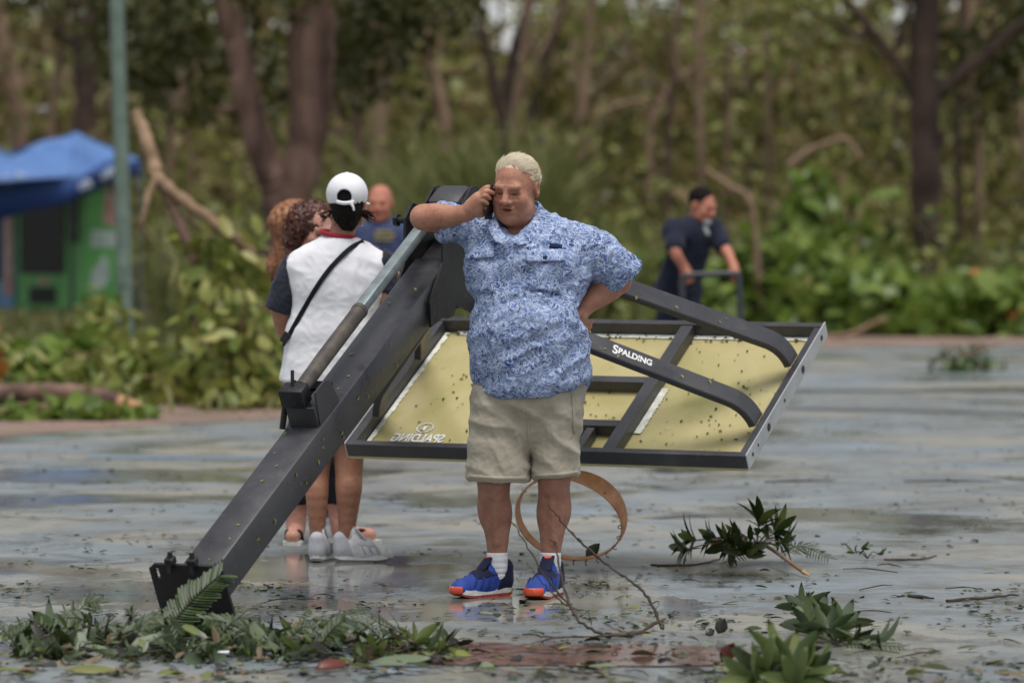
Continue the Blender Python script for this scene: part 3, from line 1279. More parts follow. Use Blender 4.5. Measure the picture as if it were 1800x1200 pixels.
def patch(name, tree, outline, mat, parent, lift=0.004, nx=10, nz=10, thick=0.004, view=(0, 1, 0), taper=False):
    """a sewn-on piece: outline = four world points (as seen along `view`), laid on the surface in `tree`"""
    a, b, c, d = [Vector(p) for p in outline]
    vw = Vector(view).normalized()
    V, F = [], []
    for lay in (0, 1):
        for j in range(nz + 1):
            for i in range(nx + 1):
                s, t = i / nx, j / nz
                p = (a * (1 - s) + b * s) * (1 - t) + (d * (1 - s) + c * s) * t
                hit = tree.ray_cast(p - vw * 0.6, vw)
                q = hit[0] if hit[0] is not None else p
                V.append(q - vw * ((lift * ((0.25 + 0.75 * t) if taper else 1.0)) if lay else -thick))
    m = (nx + 1) * (nz + 1)
    for j in range(nz):
        for i in range(nx):
            k = j * (nx + 1) + i
            F.append((m + k, m + k + 1, m + k + nx + 2, m + k + nx + 1))
    ed = [i for i in range(nx + 1)] + [j * (nx + 1) + nx for j in range(1, nz + 1)] + [nz * (nx + 1) + i for i in range(nx - 1, -1, -1)] + [j * (nx + 1) for j in range(nz - 1, 0, -1)]
    for i in range(len(ed)):
        e0, e1 = ed[i], ed[(i + 1) % len(ed)]
        F.append((e0, e1, m + e1, m + e0))
    me = mesh(V, F)
    bm = bmesh.new()
    bm.from_mesh(me)
    bmesh.ops.recalc_face_normals(bm, faces=bm.faces[:])
    bm.to_mesh(me)
    bm.free()
    return obj(name, me, mat, parent, smooth=True)


def bvh(V, F):
    return BVHTree.FromPolygons([tuple(p) for p in V.tolist()], [tuple(q) for q in F.tolist()])


# ---- shoes -----------------------------------------------------------------
def shoe(parent, heel, yaw, length, mats, v=0.003, low=False):
    """running shoe: heel = ground point under the heel's back end, yaw = direction the toe points (radians in the ground plane)"""
    heel = Vector(heel)
    fx = Vector((math.cos(yaw), math.sin(yaw), 0))
    fy = Vector((-math.sin(yaw), math.cos(yaw), 0))
    fz = Vector((0, 0, 1))
    s = length / 0.30
    root = bpy.data.objects.new('shoe', None)
    COL.objects.link(root)
    root.parent = parent
    root.matrix_parent_inverse = wmat(parent).inverted()
    root.location = heel

    def L(x, y, z):
        return heel + (fx * x + fy * y + fz * z) * s
    Hm = basis((0, 0, 0), fx, fy, fz).to_3x3()
    lo = np.min([np.array(L(x, y, 0)) for x in (-0.03, 0.33) for y in (-0.07, 0.07)], 0) - 0.01
    hi = np.max([np.array(L(x, y, 0)) for x in (-0.03, 0.33) for y in (-0.07, 0.07)], 0) + 0.01
    lo[2], hi[2] = heel.z - 0.01, heel.z + 0.185 * s

    def up(extra=0.0):
        f = Field(lo, hi, v)
        for c, r in (((0.045, 0, 0.060), (0.048, 0.039, 0.062)), ((0.10, 0, 0.060), (0.062, 0.042, 0.070)), ((0.155, 0, 0.050), (0.066, 0.046, 0.062)), ((0.215, 0.004, 0.038), (0.070, 0.050, 0.046)), ((0.255, 0.004, 0.032), (0.042, 0.044, 0.036))):
            f.ell(L(*c), np.array(r) * s + extra, 0.02 * s, 'add', Hm.to_4x4())
        return f
    f = up()
    f.cone(L(0.035, 0, 0.07), L(0.028, 0, 0.118), 0.035 * s, 0.034 * s, 0.02)
    f.cone(L(0.105, 0, 0.08), L(0.090, 0, 0.145), 0.032 * s, 0.026 * s, 0.02)
    f.cone(L(0.062, 0, 0.118), L(0.055, 0, 0.21), 0.026 * s, 0.034 * s, 0.008, 'sub')
    z0 = heel.z + 0.018 * s
    f.cut(lambda X, Y, Z: (z0 - Z) + 0 * X + 0 * Y)
    upper, V, F = finish(f, 'upper', mats['upper'], root, 1)
    # sole: lofted outline
    xs = np.linspace(0, 1, 15)
    wid = np.interp(xs, [0, 0.06, 0.15, 0.35, 0.5, 0.72, 0.86, 0.95, 1], [0.012, 0.031, 0.038, 0.036, 0.039, 0.050, 0.046, 0.030, 0.010])
    off = np.interp(xs, [0, 0.5, 0.75, 1], [0, 0.0, 0.004, 0.006])
    zb = np.interp(xs, [0, 0.08, 0.7, 0.85, 1], [0.010, 0.0, 0.0, 0.006, 0.026])
    zt = np.interp(xs, [0, 0.1, 0.35, 0.55, 0.8, 0.93, 1], [0.052, 0.048, 0.040, 0.034, 0.032, 0.038, 0.050])
    for nm, k0, k1, fl, mt in (('outsole', 0.0, 0.30, 1.0, mats['outsole']), ('midsole', 0.302, 1.0, 1.03, mats['midsole'])):
        V, F = [], []
        for i, x in enumerate(xs):
            for k in (k0, k1):
                z = zb[i] + (zt[i] - zb[i]) * k
                for sd in (-1, 1):
                    V.append(L(x * 0.30 - 0.002, off[i] + sd * wid[i] * fl * (1.06 - 0.06 * k), z))
        for i in range(len(xs) - 1):
            a, b = i * 4, (i + 1) * 4
            F += [(a, a + 1, b + 1, b), (a + 2, b + 2, b + 3, a + 3), (a, b, b + 2, a + 2), (a + 1, a + 3, b + 3, b + 1)]
        F += [(0, 2, 3, 1), (len(V) - 4, len(V) - 3, len(V) - 1, len(V) - 2)]
        mb = MB()
        mb.add(V, F)
        mb.build(nm, mt, root, smooth=True)
    if not low:
        # toe bumper, heel counter, tongue
        f = up(0.003)
        f.cut(lambda X, Y, Z: -((X - heel.x) * fx.x + (Y - heel.y) * fx.y - 0.268 * s) + 0 * Z)
        f.cut(lambda X, Y, Z: (Z - heel.z - 0.050 * s) + 0 * X + 0 * Y)
        f.cut(lambda X, Y, Z: (z0 - Z) + 0 * X + 0 * Y)
        finish(f, 'toe_bumper', mats['accent'], root, 1)
        f = up(0.0025)
        f.cone(L(0.035, 0, 0.07), L(0.028, 0, 0.118), 0.0375 * s, 0.0365 * s, 0.02)
        f.cut(lambda X, Y, Z: ((X - heel.x) * fx.x + (Y - heel.y) * fx.y + (Z - heel.z) * 0.35 - 0.10 * s))
        f.cut(lambda X, Y, Z: (z0 - Z) + 0 * X + 0 * Y)
        f.cone(L(0.062, 0, 0.118), L(0.055, 0, 0.21), 0.026 * s, 0.034 * s, 0.006, 'sub')
        finish(f, 'heel_counter', mats['dark'], root, 1)
        f = up(0.0025)
        f.cut(lambda X, Y, Z: np.abs((X - heel.x) * fx.x + (Y - heel.y) * fx.y - 0.145 * s) - 0.052 * s + 0 * Z)
        f.cut(lambda X, Y, Z: (0.080 * s - (Z - heel.z) - 0.10 * ((X - heel.x) * fx.x + (Y - heel.y) * fx.y - 0.145 * s)))
        f.cone(L(0.062, 0, 0.118), L(0.055, 0, 0.21), 0.026 * s, 0.034 * s, 0.006, 'sub')
        finish(f, 'lace_panel', mats['dark'], root, 1)
        for sg in (-1, 1):                       # side stripes
            for x0 in (0.125, 0.160, 0.195):
                mb = MB()
                cp = [L(x0 + 0.022 * k, sg * (0.0445 + 0.004 * math.sin(k * 3.1) + 0.0035 * (x0 > 0.15)) * (1.06 - 0.20 * (1 - k)), 0.085 - 0.045 * k) for k in (0, 0.33, 0.66, 1.0)]
                mb.tube(curve_pts(cp, 3), 0.0042 * s, 6)
                mb.build('stripe', mats['stripe'], root, smooth=True)
    tmat = mats['dark']
    f = Field(lo, hi + np.array((0, 0, 0.02)), v)
    f.cone(L(0.150, 0, 0.112), L(0.100, 0, 0.166), 0.010 * s, 0.0095 * s, 0.0, 'add', (fy, 3.0))
    tg, V, F = finish(f, 'tongue', tmat, root, 1)
    if 'logo' in mats:
        c = L(0.104, 0, 0.158)
        nr = (fx * 0.62 + fz * 0.78).normalized()
        upv = (fz - nr * fz.dot(nr)).normalized()
        mb = MB()
        pr = [(-0.017, 0.008), (0.017, 0.010), (0.013, -0.008), (0.004, -0.012), (-0.012, -0.010), (-0.018, -0.002)]
        mb.prism([c + nr * 0.0098 * s + (fy * -x + upv * y) * s for x, y in pr], nr * 0.002)
        mb.build('tongue_badge', mats['logo'], root)
    # laces
    for i in range(4):
        x = 0.128 + i * 0.020
        z = 0.131 - i * 0.0125
        mb = MB()
        pts = [L(x, -0.026, z - 0.012), L(x + 0.002, -0.012, z), L(x + 0.002, 0.012, z), L(x, 0.026, z - 0.012)]
        mb.tube(curve_pts(pts, 3), 0.0032 * s, 6)
        mb.build('lace', mats['lace'], root, smooth=True)
    return root
# ------------------------------------------------------------------ the man on the phone
MD = 16.85


def K(px, py, dy=0.0):
    return at(px, py, MD + dy)


man = empty('person', (0.03, MD, 0), 'man in blue patterned shirt and khaki shorts phoning, elbow on the fallen pole', 'person')
M_skin = skin_mat('skin_ruddy', lin(190, 140, 116), lin(166, 114, 92))
M_hair_w = leaf_mat('hair_white_blond', [lin(252, 246, 236), lin(236, 222, 198), lin(246, 238, 222), lin(214, 194, 164), lin(250, 242, 230)], 0.5, 0.0, 0.3)
M_scalp = simple('hair_undercoat', lin(226, 204, 178), lin(206, 178, 150), 60, 0.6)


def shirt_mat():
    b = NB('blue_print_cotton')
    v = b.coord('Object')
    n1 = b.n('ShaderNodeTexNoise')
    n1.inputs['Scale'].default_value = 16
    n1.inputs['Detail'].default_value = 3
    b.l(v, n1.inputs['Vector'])
    va = b.n('ShaderNodeVectorMath', operation='MULTIPLY_ADD')
    b.l(n1.outputs['Color'], va.inputs[0])
    va.inputs[1].default_value = (0.11, 0.11, 0.11)
    b.l(v, va.inputs[2])

    def lines(scale, stretch, rot, lo, hi):
        mp = b.n('ShaderNodeMapping')
        mp.inputs['Scale'].default_value = stretch
        mp.inputs['Rotation'].default_value = rot
        b.l(va.outputs[0], mp.inputs[0])
        vo = b.n('ShaderNodeTexVoronoi', feature='DISTANCE_TO_EDGE')
        vo.inputs['Scale'].default_value = scale
        b.l(mp.outputs[0], vo.inputs['Vector'])
        return b.gramp(vo.outputs['Distance'], [(lo, 1.0), (hi, 0.0)])
    base = b.ramp(b.noise(v, 11, 4, 0.6, 0.6), [(0.32, lin(72, 94, 146)), (0.48, lin(104, 124, 170)), (0.64, lin(130, 148, 188))])
    dk = b.gramp(b.noise(va.outputs[0], 19, 5, 0.65, 1.0), [(0.50, 0.0), (0.60, 0.9)])
    c = b.mix(dk, base, lin(50, 70, 128))
    c = b.mix(b.math('MULTIPLY', lines(25, (1, 1, 2.4), (0, 0.3, 0), 0.025, 0.085), 0.75), c, lin(190, 204, 228))
    c = b.mix(b.math('MULTIPLY', lines(34, (1, 1, 2.8), (0, -0.7, 0.3), 0.025, 0.08), 0.65), c, lin(208, 218, 236))
    b.base(c)
    b.rough(0.85)
    b.b.inputs['Specular IOR Level'].default_value = 0.15
    h = b.math('ADD', b.noise(v, 300, 2), b.math('MULTIPLY', b.noise(v, 34, 4, 0.6, 0.4), 3.0))
    b.bump(h, 0.4, 0.004)
    return b.m


M_shirt = shirt_mat()
M_khaki = cloth('khaki_cotton', lin(182, 174, 158), lin(162, 154, 138), 7)
M_sock = cloth('white_sock', lin(226, 226, 230), lin(204, 204, 210), 40, 0.9)

# ---- head
HC = K(907, 332, -0.035)
HR = head_rot(-24, 13, 3)
HS = 1.04
fh, HL = head_field(HC, HR, HS, 0.0028, neck=K(922, 412, 0.03), neck_r=(0.060, 0.072), heavy=1.0)
# ---- arms with hands
fl = Field(np.array(K(985, 600, 0.0)) - 0.06, np.array(K(1125, 400, 0.1)) + 0.08, 0.0034)
fl.chain([K(1030, 440, 0.02), K(1062, 464, 0.05), K(1086, 492, 0.085)], [0.042, 0.052, 0.050], 0.02)
fl.chain([K(1086, 492, 0.085), K(1070, 504, 0.075), K(1048, 522, 0.055), K(1029, 538, 0.04)], [0.050, 0.057, 0.046, 0.034], 0.03)
# left hand, heel on the hip, fingers turned back
fl.chain([K(1029, 538, 0.04), K(1022, 552, 0.035), K(1019, 566, 0.04)], [0.033, 0.035, 0.031], 0.02, sq=((1, 0.4, 0), 0.75))
for pts in (((1015, 568, 0.03), (1018, 582, 0.04), (1025, 588, 0.06)),
            ((1019, 570, 0.04), (1024, 582, 0.055), (1033, 583, 0.075)),
            ((1023, 567, 0.05), (1030, 576, 0.065), (1038, 574, 0.085)),
            ((1026, 562, 0.06), (1033, 568, 0.075), (1040, 566, 0.092))):
    fl.chain([K(*p) for p in pts], [0.0115, 0.0100, 0.0082], 0.006)
fl.chain([K(1020, 546, 0.015), K(1011, 556, -0.005), K(1006, 568, -0.01)], [0.014, 0.012, 0.010], 0.012)
fr = Field(np.array(K(720, 430, -0.16)) - 0.02, np.array(K(885, 315, 0.12)) + 0.03, 0.0030)
fr.chain([K(838, 414, 0.06), K(790, 394, 0.055), K(744, 383, 0.02)], [0.042, 0.046, 0.045], 0.02)
fr.chain([K(743, 381, 0.02), K(768, 380, 0.0), K(795, 379, -0.035), K(819, 375, -0.07)], [0.045, 0.051, 0.040, 0.030], 0.03)
# right hand closed round the phone
fr.chain([K(819, 375, -0.07), K(830, 364, -0.083), K(842, 350, -0.094)], [0.029, 0.034, 0.030], 0.02, sq=((0.55, -0.75, 0.2), 0.72))
fr.ell(K(838, 370, -0.075), (0.030, 0.020, 0.022), 0.02)
for pts, r in ((((843, 340, -0.092), (855, 330, -0.100), (868, 330, -0.085)), 0.0100),
               (((842, 346, -0.098), (855, 337, -0.110), (868, 340, -0.096)), 0.0102),
               (((841, 353, -0.100), (852, 344, -0.114), (861, 349, -0.104)), 0.0098),
               (((840, 360, -0.098), (849, 353, -0.112), (857, 358, -0.106)), 0.0088)):
    fr.chain([K(*p) for p in pts], [r, r * 0.94, r * 0.80], 0.005)
fr.chain([K(832, 374, -0.065), K(846, 377, -0.068), K(857, 368, -0.060)], [0.015, 0.0125, 0.0100], 0.010)
# ---- legs and the trunk under the clothes
fb = Field(np.array(K(810, 1030, -0.2)), np.array(K(1040, 400, 0.3)), 0.005)
fb.chain([K(884, 720, 0.0), K(873, 800, -0.01), K(868, 850, -0.012), K(870, 900, 0.014), K(874, 940, 0.018), K(874, 972, 0.014), K(874, 1015, 0.012)], [0.11, 0.082, 0.065, 0.058, 0.047, 0.0375, 0.028], 0.02)
fb.chain([K(974, 720, 0.0), K(975, 800, -0.01), K(974, 846, -0.012), K(973, 898, 0.014), K(970, 940, 0.018), K(968, 972, 0.014), K(967, 1015, 0.012)], [0.105, 0.08, 0.064, 0.059, 0.047, 0.0375, 0.028], 0.02)
for kx, s_ in ((871, 1), (973, -1)):
    fb.ell(K(kx - 17 * s_, 893, 0.022), (0.028, 0.040, 0.062), 0.03)
    fb.ell(K(kx + 15 * s_, 902, 0.024), (0.028, 0.040, 0.058), 0.03)
    fb.cone(K(kx - 2, 868, -0.058), K(kx + 1, 955, -0.026), 0.012, 0.008, 0.02)
for kx, ky in ((869, 856), (975, 853)):
    fb.ell(K(kx, ky, -0.055), (0.034, 0.022, 0.034), 0.03)
fb.ell(K(930, 690, 0.01), (0.19, 0.13, 0.12), 0.05)
fb.ell(K(930, 590, 0.0), (0.20, 0.15, 0.20), 0.05)
fb.ell(K(930, 470, 0.02), (0.20, 0.12, 0.18), 0.05)
fb.cone(K(925, 430, 0.02), K(920, 410, 0.03), 0.08, 0.07, 0.04)
for a, b in (((920, 440, 0.02), (1010, 442, 0.02)), ((920, 430, 0.02), (842, 415, 0.05))):
    fb.cone(K(*a), K(*b), 0.05, 0.045, 0.03)


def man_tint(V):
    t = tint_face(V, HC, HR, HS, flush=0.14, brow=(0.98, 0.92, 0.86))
    g = vnoise(V, 26, 3) * 0.06 + vnoise(V, 75, 6) * 0.05
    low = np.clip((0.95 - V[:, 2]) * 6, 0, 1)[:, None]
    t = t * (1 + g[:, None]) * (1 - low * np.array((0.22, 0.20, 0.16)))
    return np.clip(t, 0, 1)


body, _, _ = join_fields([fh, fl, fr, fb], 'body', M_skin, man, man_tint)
eyes(body, HL, HR, HS)

# ---- hair


def man_hairline(d):
    # d is a unit direction in head space: face is -y
    if d[2] < (-0.55 if d[1] > 0.30 else -0.14):
        return False
    front = -d[1]
    if d[2] < 0.45 and front > 0.28 - 0.5 * max(0.0, abs(d[0]) - 0.80):
        return False
    if front > 0.70 and d[2] < 0.70:
        return False
    if abs(d[0]) > 0.8 and d[2] < -0.05 and front > -0.1:
        return False
    return True


f = Field(np.array(HC) - 0.16, np.array(HC) + 0.19, 0.003)
f.ell(HL(0, 0.016, 0.043), np.array((0.0770, 0.0945, 0.0815)) * HS, 0.0, 'add', HR.to_4x4())
_c = np.array(HC)
_H = np.array(HR)


def hair_cut(X, Y, Z):
    q = [((X - _c[0]) * _H[0, i] + (Y - _c[1]) * _H[1, i] + (Z - _c[2]) * _H[2, i]) / HS for i in range(3)]
    line = np.where(np.abs(q[0]) > 0.058, -0.012 + 0.0 * q[0], 0.085) + np.clip(-q[1] - 0.03, 0, 1) * 0.0
    front = (-q[1] - 0.070) + np.clip(0.095 - q[2], 0, 1) * 1.6 * (q[1] < 0.0)
    side = (-q[1] - 0.026) + np.clip(q[2] - 0.03, -0.04, 0) * -1.0
    low = -(q[2] + np.where(q[1] > 0.028, 0.050, 0.014))
    a = np.where(q[2] > 0.055, front, side)
    return np.maximum(a, low).astype(np.float32)


f.cut(hair_cut, 0.008)
hairo, HV, HF = finish(f, 'hair', M_scalp, man, 2, fold=[dict(seed=4, amp=0.0018, scale=(70, 40, 40)), dict(seed=9, amp=0.001, scale=(190, 120, 120))])
hair_strands('hair_strands', HL, HR, HS, M_hair_w, hairo, 9000, 0.030, man_hairline, 3, lean=(0.45, 0.75, 0.25), wild=0.20, shell=0.0015, grow=(0.0768, 0.0938, 0.0822), r0=0.0006, rise=0.28)

# ---- shirt
fs = Field(np.array(K(740, 725, -0.26)), np.array(K(1140, 335, 0.30)), 0.0042)
fs.ell(K(930, 472, 0.01), (0.238, 0.145, 0.20), 0.0)
fs.ell(K(931, 590, -0.015), (0.226, 0.180, 0.24), 0.08)
fs.ell(K(934, 660, 0.0), (0.223, 0.170, 0.22), 0.06)
fs.cone(K(925, 398, 0.035), K(1020, 428, 0.02), 0.066, 0.066, 0.04)
fs.cone(K(915, 396, 0.035), K(850, 416, 0.05), 0.066, 0.068, 0.04)
fs.chain([K(1014, 438, 0.015), K(1056, 454, 0.04), K(1092, 486, 0.075)], [0.078, 0.080, 0.082], 0.03)
fs.chain([K(858, 418, 0.05), K(815, 399, 0.065), K(774, 388, 0.06)], [0.066, 0.062, 0.060], 0.03)
fs.ell(K(1040, 553, 0.02), (0.062, 0.20, 0.070), 0.05, 'sub')               # pressed in by the hand on the hip
# sleeve mouths, neck opening, hem
fs.cone(K(1075, 468, 0.065), K(1118, 514, 0.10), 0.070, 0.082, 0.006, 'sub')
ax = np.array(K(1093, 484, 0.075) - K(1058, 448, 0.04))
ax = ax / np.linalg.norm(ax)
po = np.array(K(1095, 484, 0.078))
fs.op(lambda X, Y, Z: -((X - po[0]) * ax[0] + (Y - po[1]) * ax[1] + (Z - po[2]) * ax[2]) + 0.0, po - 0.13, po + 0.13, 0.0, 'sub')
ax2 = np.array((-1.0, 0.0, 0.05))
po2 = np.array(K(772, 391, 0.055))
fs.op(lambda X, Y, Z: -((X - po2[0]) * ax2[0] + (Y - po2[1]) * ax2[1] + (Z - po2[2]) * ax2[2]) + 0.0, po2 - 0.12, po2 + 0.12, 0.0, 'sub')
fs.cone(K(790, 391, 0.06), K(750, 386, 0.055), 0.052, 0.056, 0.006, 'sub')
fs.cone(K(914, 405, 0.0), K(905, 360, -0.03), 0.073, 0.088, 0.008, 'sub')
fs.cone(K(897, 416, -0.14), K(906, 395, -0.06), 0.008, 0.05, 0.008, 'sub')
hx = [(px - 900) / 445.0 for px in (800, 834, 870, 915, 960, 1000, 1024, 1060)]
hz = [CAMH - (py - HORIZON) / 445.0 for py in (700, 704, 709, 708, 696, 678, 664, 655)]


def hem(X, Y, Z):
    zf = np.interp(np.broadcast_to(X, np.broadcast_shapes(X.shape, Y.shape)), hx, hz)
    zb = CAMH - (694 - HORIZON) / 445.0
    w = np.clip((Y - (MD + 0.015)) / 0.05, 0, 1)
    return ((zf * (1 - w) + zb * w) - Z).astype(np.float32)


fs.cut(hem)
fs.cone(K(932, 690, 0.0), K(934, 760, 0.0), 0.155, 0.175, 0.01, 'sub', sq=((1, 0, 0), 1.32))
rt = Matrix.Rotation(R(35), 3, 'Y')
shirt, SV, SF = finish(fs, 'shirt', M_shirt, man, 1, fold=[
    dict(seed=2, amp=0.011, scale=(7, 3, 3), rot=Matrix.Rotation(R(24), 3, 'Y')),
    dict(seed=5, amp=0.010, scale=(4, 6, 11), rot=Matrix.Rotation(R(-28), 3, 'Y')),
    dict(seed=8, amp=0.005, scale=(17, 14, 17)),
    dict(seed=11, amp=0.0022, scale=(34, 34, 34))])
tree = bvh(SV, SF)
# collar: two folded leaves round the neck


def collar_leaf(path, width, name='collar'):
    V = []
    n = len(path)
    for i, (p, dn, out) in enumerate(path):
        p, dn, out = Vector(p), Vector(dn), Vector(out)
        w = width[i]
        for k in (0.0, 0.35, 0.7, 1.0):
            V.append(p + dn * (w * k) + out * (0.010 * math.sin(k * 2.4)))
        for k in (1.0, 0.7, 0.35, 0.0):
            V.append(p + dn * (w * k) + out * (0.010 * math.sin(k * 2.4) - 0.004))
    F = []
    for i in range(n - 1):
        for k in range(8):
            F.append((i * 8 + k, i * 8 + (k + 1) % 8, (i + 1) * 8 + (k + 1) % 8, (i + 1) * 8 + k))
    F += [tuple(range(7, -1, -1)), tuple(range((n - 1) * 8, n * 8))]
    mb = MB()
    mb.add(V, F)
    return mb.build(name, M_shirt, shirt, smooth=True)


dnR = Vector((0.10, -0.35, -0.93))
collar_leaf([(K(898, 420, -0.140), (0.75, -0.1, -0.6), (0, -1, 0)), (K(912, 411, -0.120), (0.62, -0.2, -0.75), (0.2, -0.95, 0.2)), (K(927, 398, -0.085), (0.5, -0.3, -0.8), (0.5, -0.8, 0.2)),
             (K(940, 380, -0.045), (0.55, -0.25, -0.8), (0.8, -0.5, 0.3)), (K(948, 362, 0.0), (0.62, -0.1, -0.78), (0.9, -0.1, 0.4)), (K(946, 354, 0.06), (0.4, 0.3, -0.85), (0.7, 0.6, 0.3)), (K(925, 352, 0.11), (0.0, 0.4, -0.9), (0, 1, 0.2))],
            [0.040, 0.052, 0.050, 0.046, 0.044, 0.042, 0.040])
collar_leaf([(K(896, 420, -0.141), (-0.75, -0.1, -0.55), (0, -1, 0)), (K(884, 410, -0.125), (-0.55, -0.2, -0.75), (-0.2, -0.95, 0.2)), (K(876, 398, -0.10), (-0.6, -0.2, -0.7), (-0.5, -0.8, 0.2)),
             (K(872, 385, -0.06), (-0.7, -0.1, -0.6), (-0.8, -0.4, 0.3)), (K(872, 374, 0.0), (-0.7, 0.1, -0.6), (-0.9, 0.1, 0.4))],
            [0.036, 0.046, 0.044, 0.040, 0.038])
# placket, pockets, flaps, label, buttons
patch('placket', tree, [K(886, 436), K(903, 436), K(884, 704), K(865, 704)], M_shirt, shirt, 0.004, 3, 40, 0.004)
for q, fq in (([(818, 452), (866, 446), (868, 512), (824, 514)], [(817, 436), (868, 428), (869, 452), (843, 462), (818, 456)]),
              ([(926, 448), (990, 446), (984, 512), (930, 508)], [(924, 438), (993, 436), (992, 458), (958, 468), (925, 460)])):
    pk = patch('pocket', tree, [K(*p) for p in q], M_shirt, shirt, 0.008, 10, 10, 0.004)
    patch('pocket_flap', tree, [K(*fq[0]), K(*fq[1]), K(*fq[2]), K(*fq[4])], M_shirt, shirt, 0.020, 10, 5, 0.004, taper=True)
M_navy_d = cloth('dark_navy_patch', lin(40, 50, 88), lin(30, 38, 70), 40)
patch('chest_label', tree, [K(966, 426), K(988, 429), K(987, 438), K(965, 435)], M_navy_d, shirt, 0.0055, 6, 2, 0.003)
patch('flap_tab', tree, [K(954, 449), K(962, 449), K(962, 461), K(954, 461)], M_navy_d, shirt, 0.017, 2, 3, 0.003)
M_btn = simple('button', lin(120, 132, 168), lin(100, 112, 150), 50, 0.3)
for py in (446, 486, 527, 568, 610, 652, 690):
    px = 895 - (py - 440) * 0.078
    hit = tree.ray_cast(K(px, py) - Vector((0, 0.6, 0)), Vector((0, 1, 0)))
    if hit[0]:
        mb = MB()
        mb.cyl(hit[0] - Vector((0, 0.004, 0)), hit[0] - Vector((0, 0.0075, 0)), 0.0055, 12)
        mb.build('button', M_btn, shirt)

# ---- shorts
ff = Field(np.array(K(800, 860, -0.24)), np.array(K(1045, 655, 0.26)), 0.0042)
ff.ell(K(930, 690, 0.0), (0.212, 0.150, 0.13), 0.0)
ff.chain([K(884, 700, 0.0), K(879, 780, 0.0), K(876, 850, -0.002)], [0.118, 0.117, 0.117], 0.012, sq=((0, 1, 0), 1.04))
ff.chain([K(976, 700, 0.0), K(977, 780, 0.0), K(977, 850, -0.002)], [0.104, 0.090, 0.086], 0.012, sq=((0, 1, 0), 1.18))
ff.ell(K(930, 728, 0.0), (0.10, 0.12, 0.14), 0.03)
zl, zr = CAMH - (842 - HORIZON) / 445.0, CAMH - (836 - HORIZON) / 445.0
xm = (931 - 900) / 445.0
ff.cut(lambda X, Y, Z: np.where(X < xm, zl - 0.03 * (X - xm) - Z, zr + 0.06 * (X - 0.17) - Z).astype(np.float32) + 0 * Y)
ff.cone(K(876, 828, 0), K(876, 880, 0), 0.098, 0.112, 0.006, 'sub', sq=((0, 1, 0), 1.04))
ff.cone(K(977, 824, 0), K(977, 880, 0), 0.076, 0.084, 0.006, 'sub', sq=((0, 1, 0), 1.18))
shorts, KV, KF = finish(ff, 'shorts', M_khaki, man, 1, fold=[
    dict(seed=21, amp=0.008, scale=(5, 5, 13), rot=Matrix.Rotation(R(18), 3, 'Y')),
    dict(seed=23, amp=0.007, scale=(13, 9, 5), rot=Matrix.Rotation(R(-20), 3, 'Y')),
    dict(seed=26, amp=0.0016, scale=(34, 34, 34))])
ktree = bvh(KV, KF)
patch('hem_band', ktree, [K(826, 831), K(926, 834), K(926, 841), K(826, 838)], M_khaki, shorts, 0.0025, 20, 2, 0.003)
patch('hem_band', ktree, [K(940, 831), K(1015, 824), K(1015, 831), K(940, 838)], M_khaki, shorts, 0.0025, 16, 2, 0.003)
patch('fly_seam', ktree, [K(925, 712), K(929, 712), K(931, 775), K(927, 775)], M_khaki, shorts, 0.003, 2, 12, 0.003)
patch('side_pocket_seam', ktree, [K(1004, 690), K(1009, 690), K(1012, 760), K(1007, 760)], M_khaki, shorts, 0.003, 2, 10, 0.003)

# ---- socks and shoes
for cx in (874, 967.5):
    f = Field(np.array(K(cx - 30, 1040, -0.1)), np.array(K(cx + 30, 960, 0.12)), 0.003)
    f.chain([K(cx, 974, 0.014), K(cx, 990, 0.014), K(cx, 1012, 0.014)], [0.0405, 0.0395, 0.035], 0.01)
    zt = K(cx, 971).z
    f.cut(lambda X, Y, Z: (Z - zt) + 0 * X + 0 * Y)
    finish(f, 'sock', M_sock, man, 1, fold=[dict(seed=31, amp=0.0016, scale=(6, 6, 60))])
SHM = dict(upper=cloth('blue_mesh', lin(44, 76, 160), lin(34, 58, 132), 18, 0.6), dark=cloth('navy_mesh', lin(26, 32, 62), lin(22, 26, 50), 30, 0.7),
           midsole=simple('white_foam', lin(214, 212, 208), lin(176, 174, 172), 24, 0.6), outsole=simple('orange_rubber', lin(176, 66, 44), lin(128, 46, 38), 40, 0.6),
           stripe=cloth('pale_blue_stripe', lin(36, 56, 124), lin(30, 44, 100), 30), accent=simple('orange_overlay', lin(216, 86, 50), lin(190, 68, 44), 30, 0.5), lace=cloth('navy_lace', lin(30, 40, 78), lin(24, 30, 60), 80),
           logo=simple('orange_badge', lin(232, 96, 66), lin(216, 80, 56), 40, 0.5))
# toes turn out towards the left of the picture
s1 = shoe(man, (K(897, 1042).x, MD + 0.055, 0.0), math.atan2(-0.125, -0.185), 0.285, SHM)
s2 = shoe(man, (K(981, 1042).x, MD + 0.072, 0.0), math.atan2(-0.20, -0.085), 0.285, SHM)

# ---- the phone, a thing of its own
ph = MB()
pd = (K(869, 336, -0.075) - K(861, 379, -0.068)).normalized()
pn = Vector((0.93, -0.36, 0.0))
pn = (pn - pd * pn.dot(pd)).normalized()
pw = pd.cross(pn)
pc = K(863.5, 355, -0.070)
ph.box(pc, (pw, pn, pd), (0.034, 0.0045, 0.070), 0.003)
pho = ph.build('mobile_phone', simple('phone_black', lin(18, 18, 24), lin(24, 24, 30), 20, 0.25), None, smooth=True)
tag(pho, 'slim dark mobile phone held to the ear of the man in the blue shirt', 'phone')
# ------------------------------------------------------------------ the other people
def K2(px, py, dy=0.0):
    return at(px, py, 18.5 + dy)


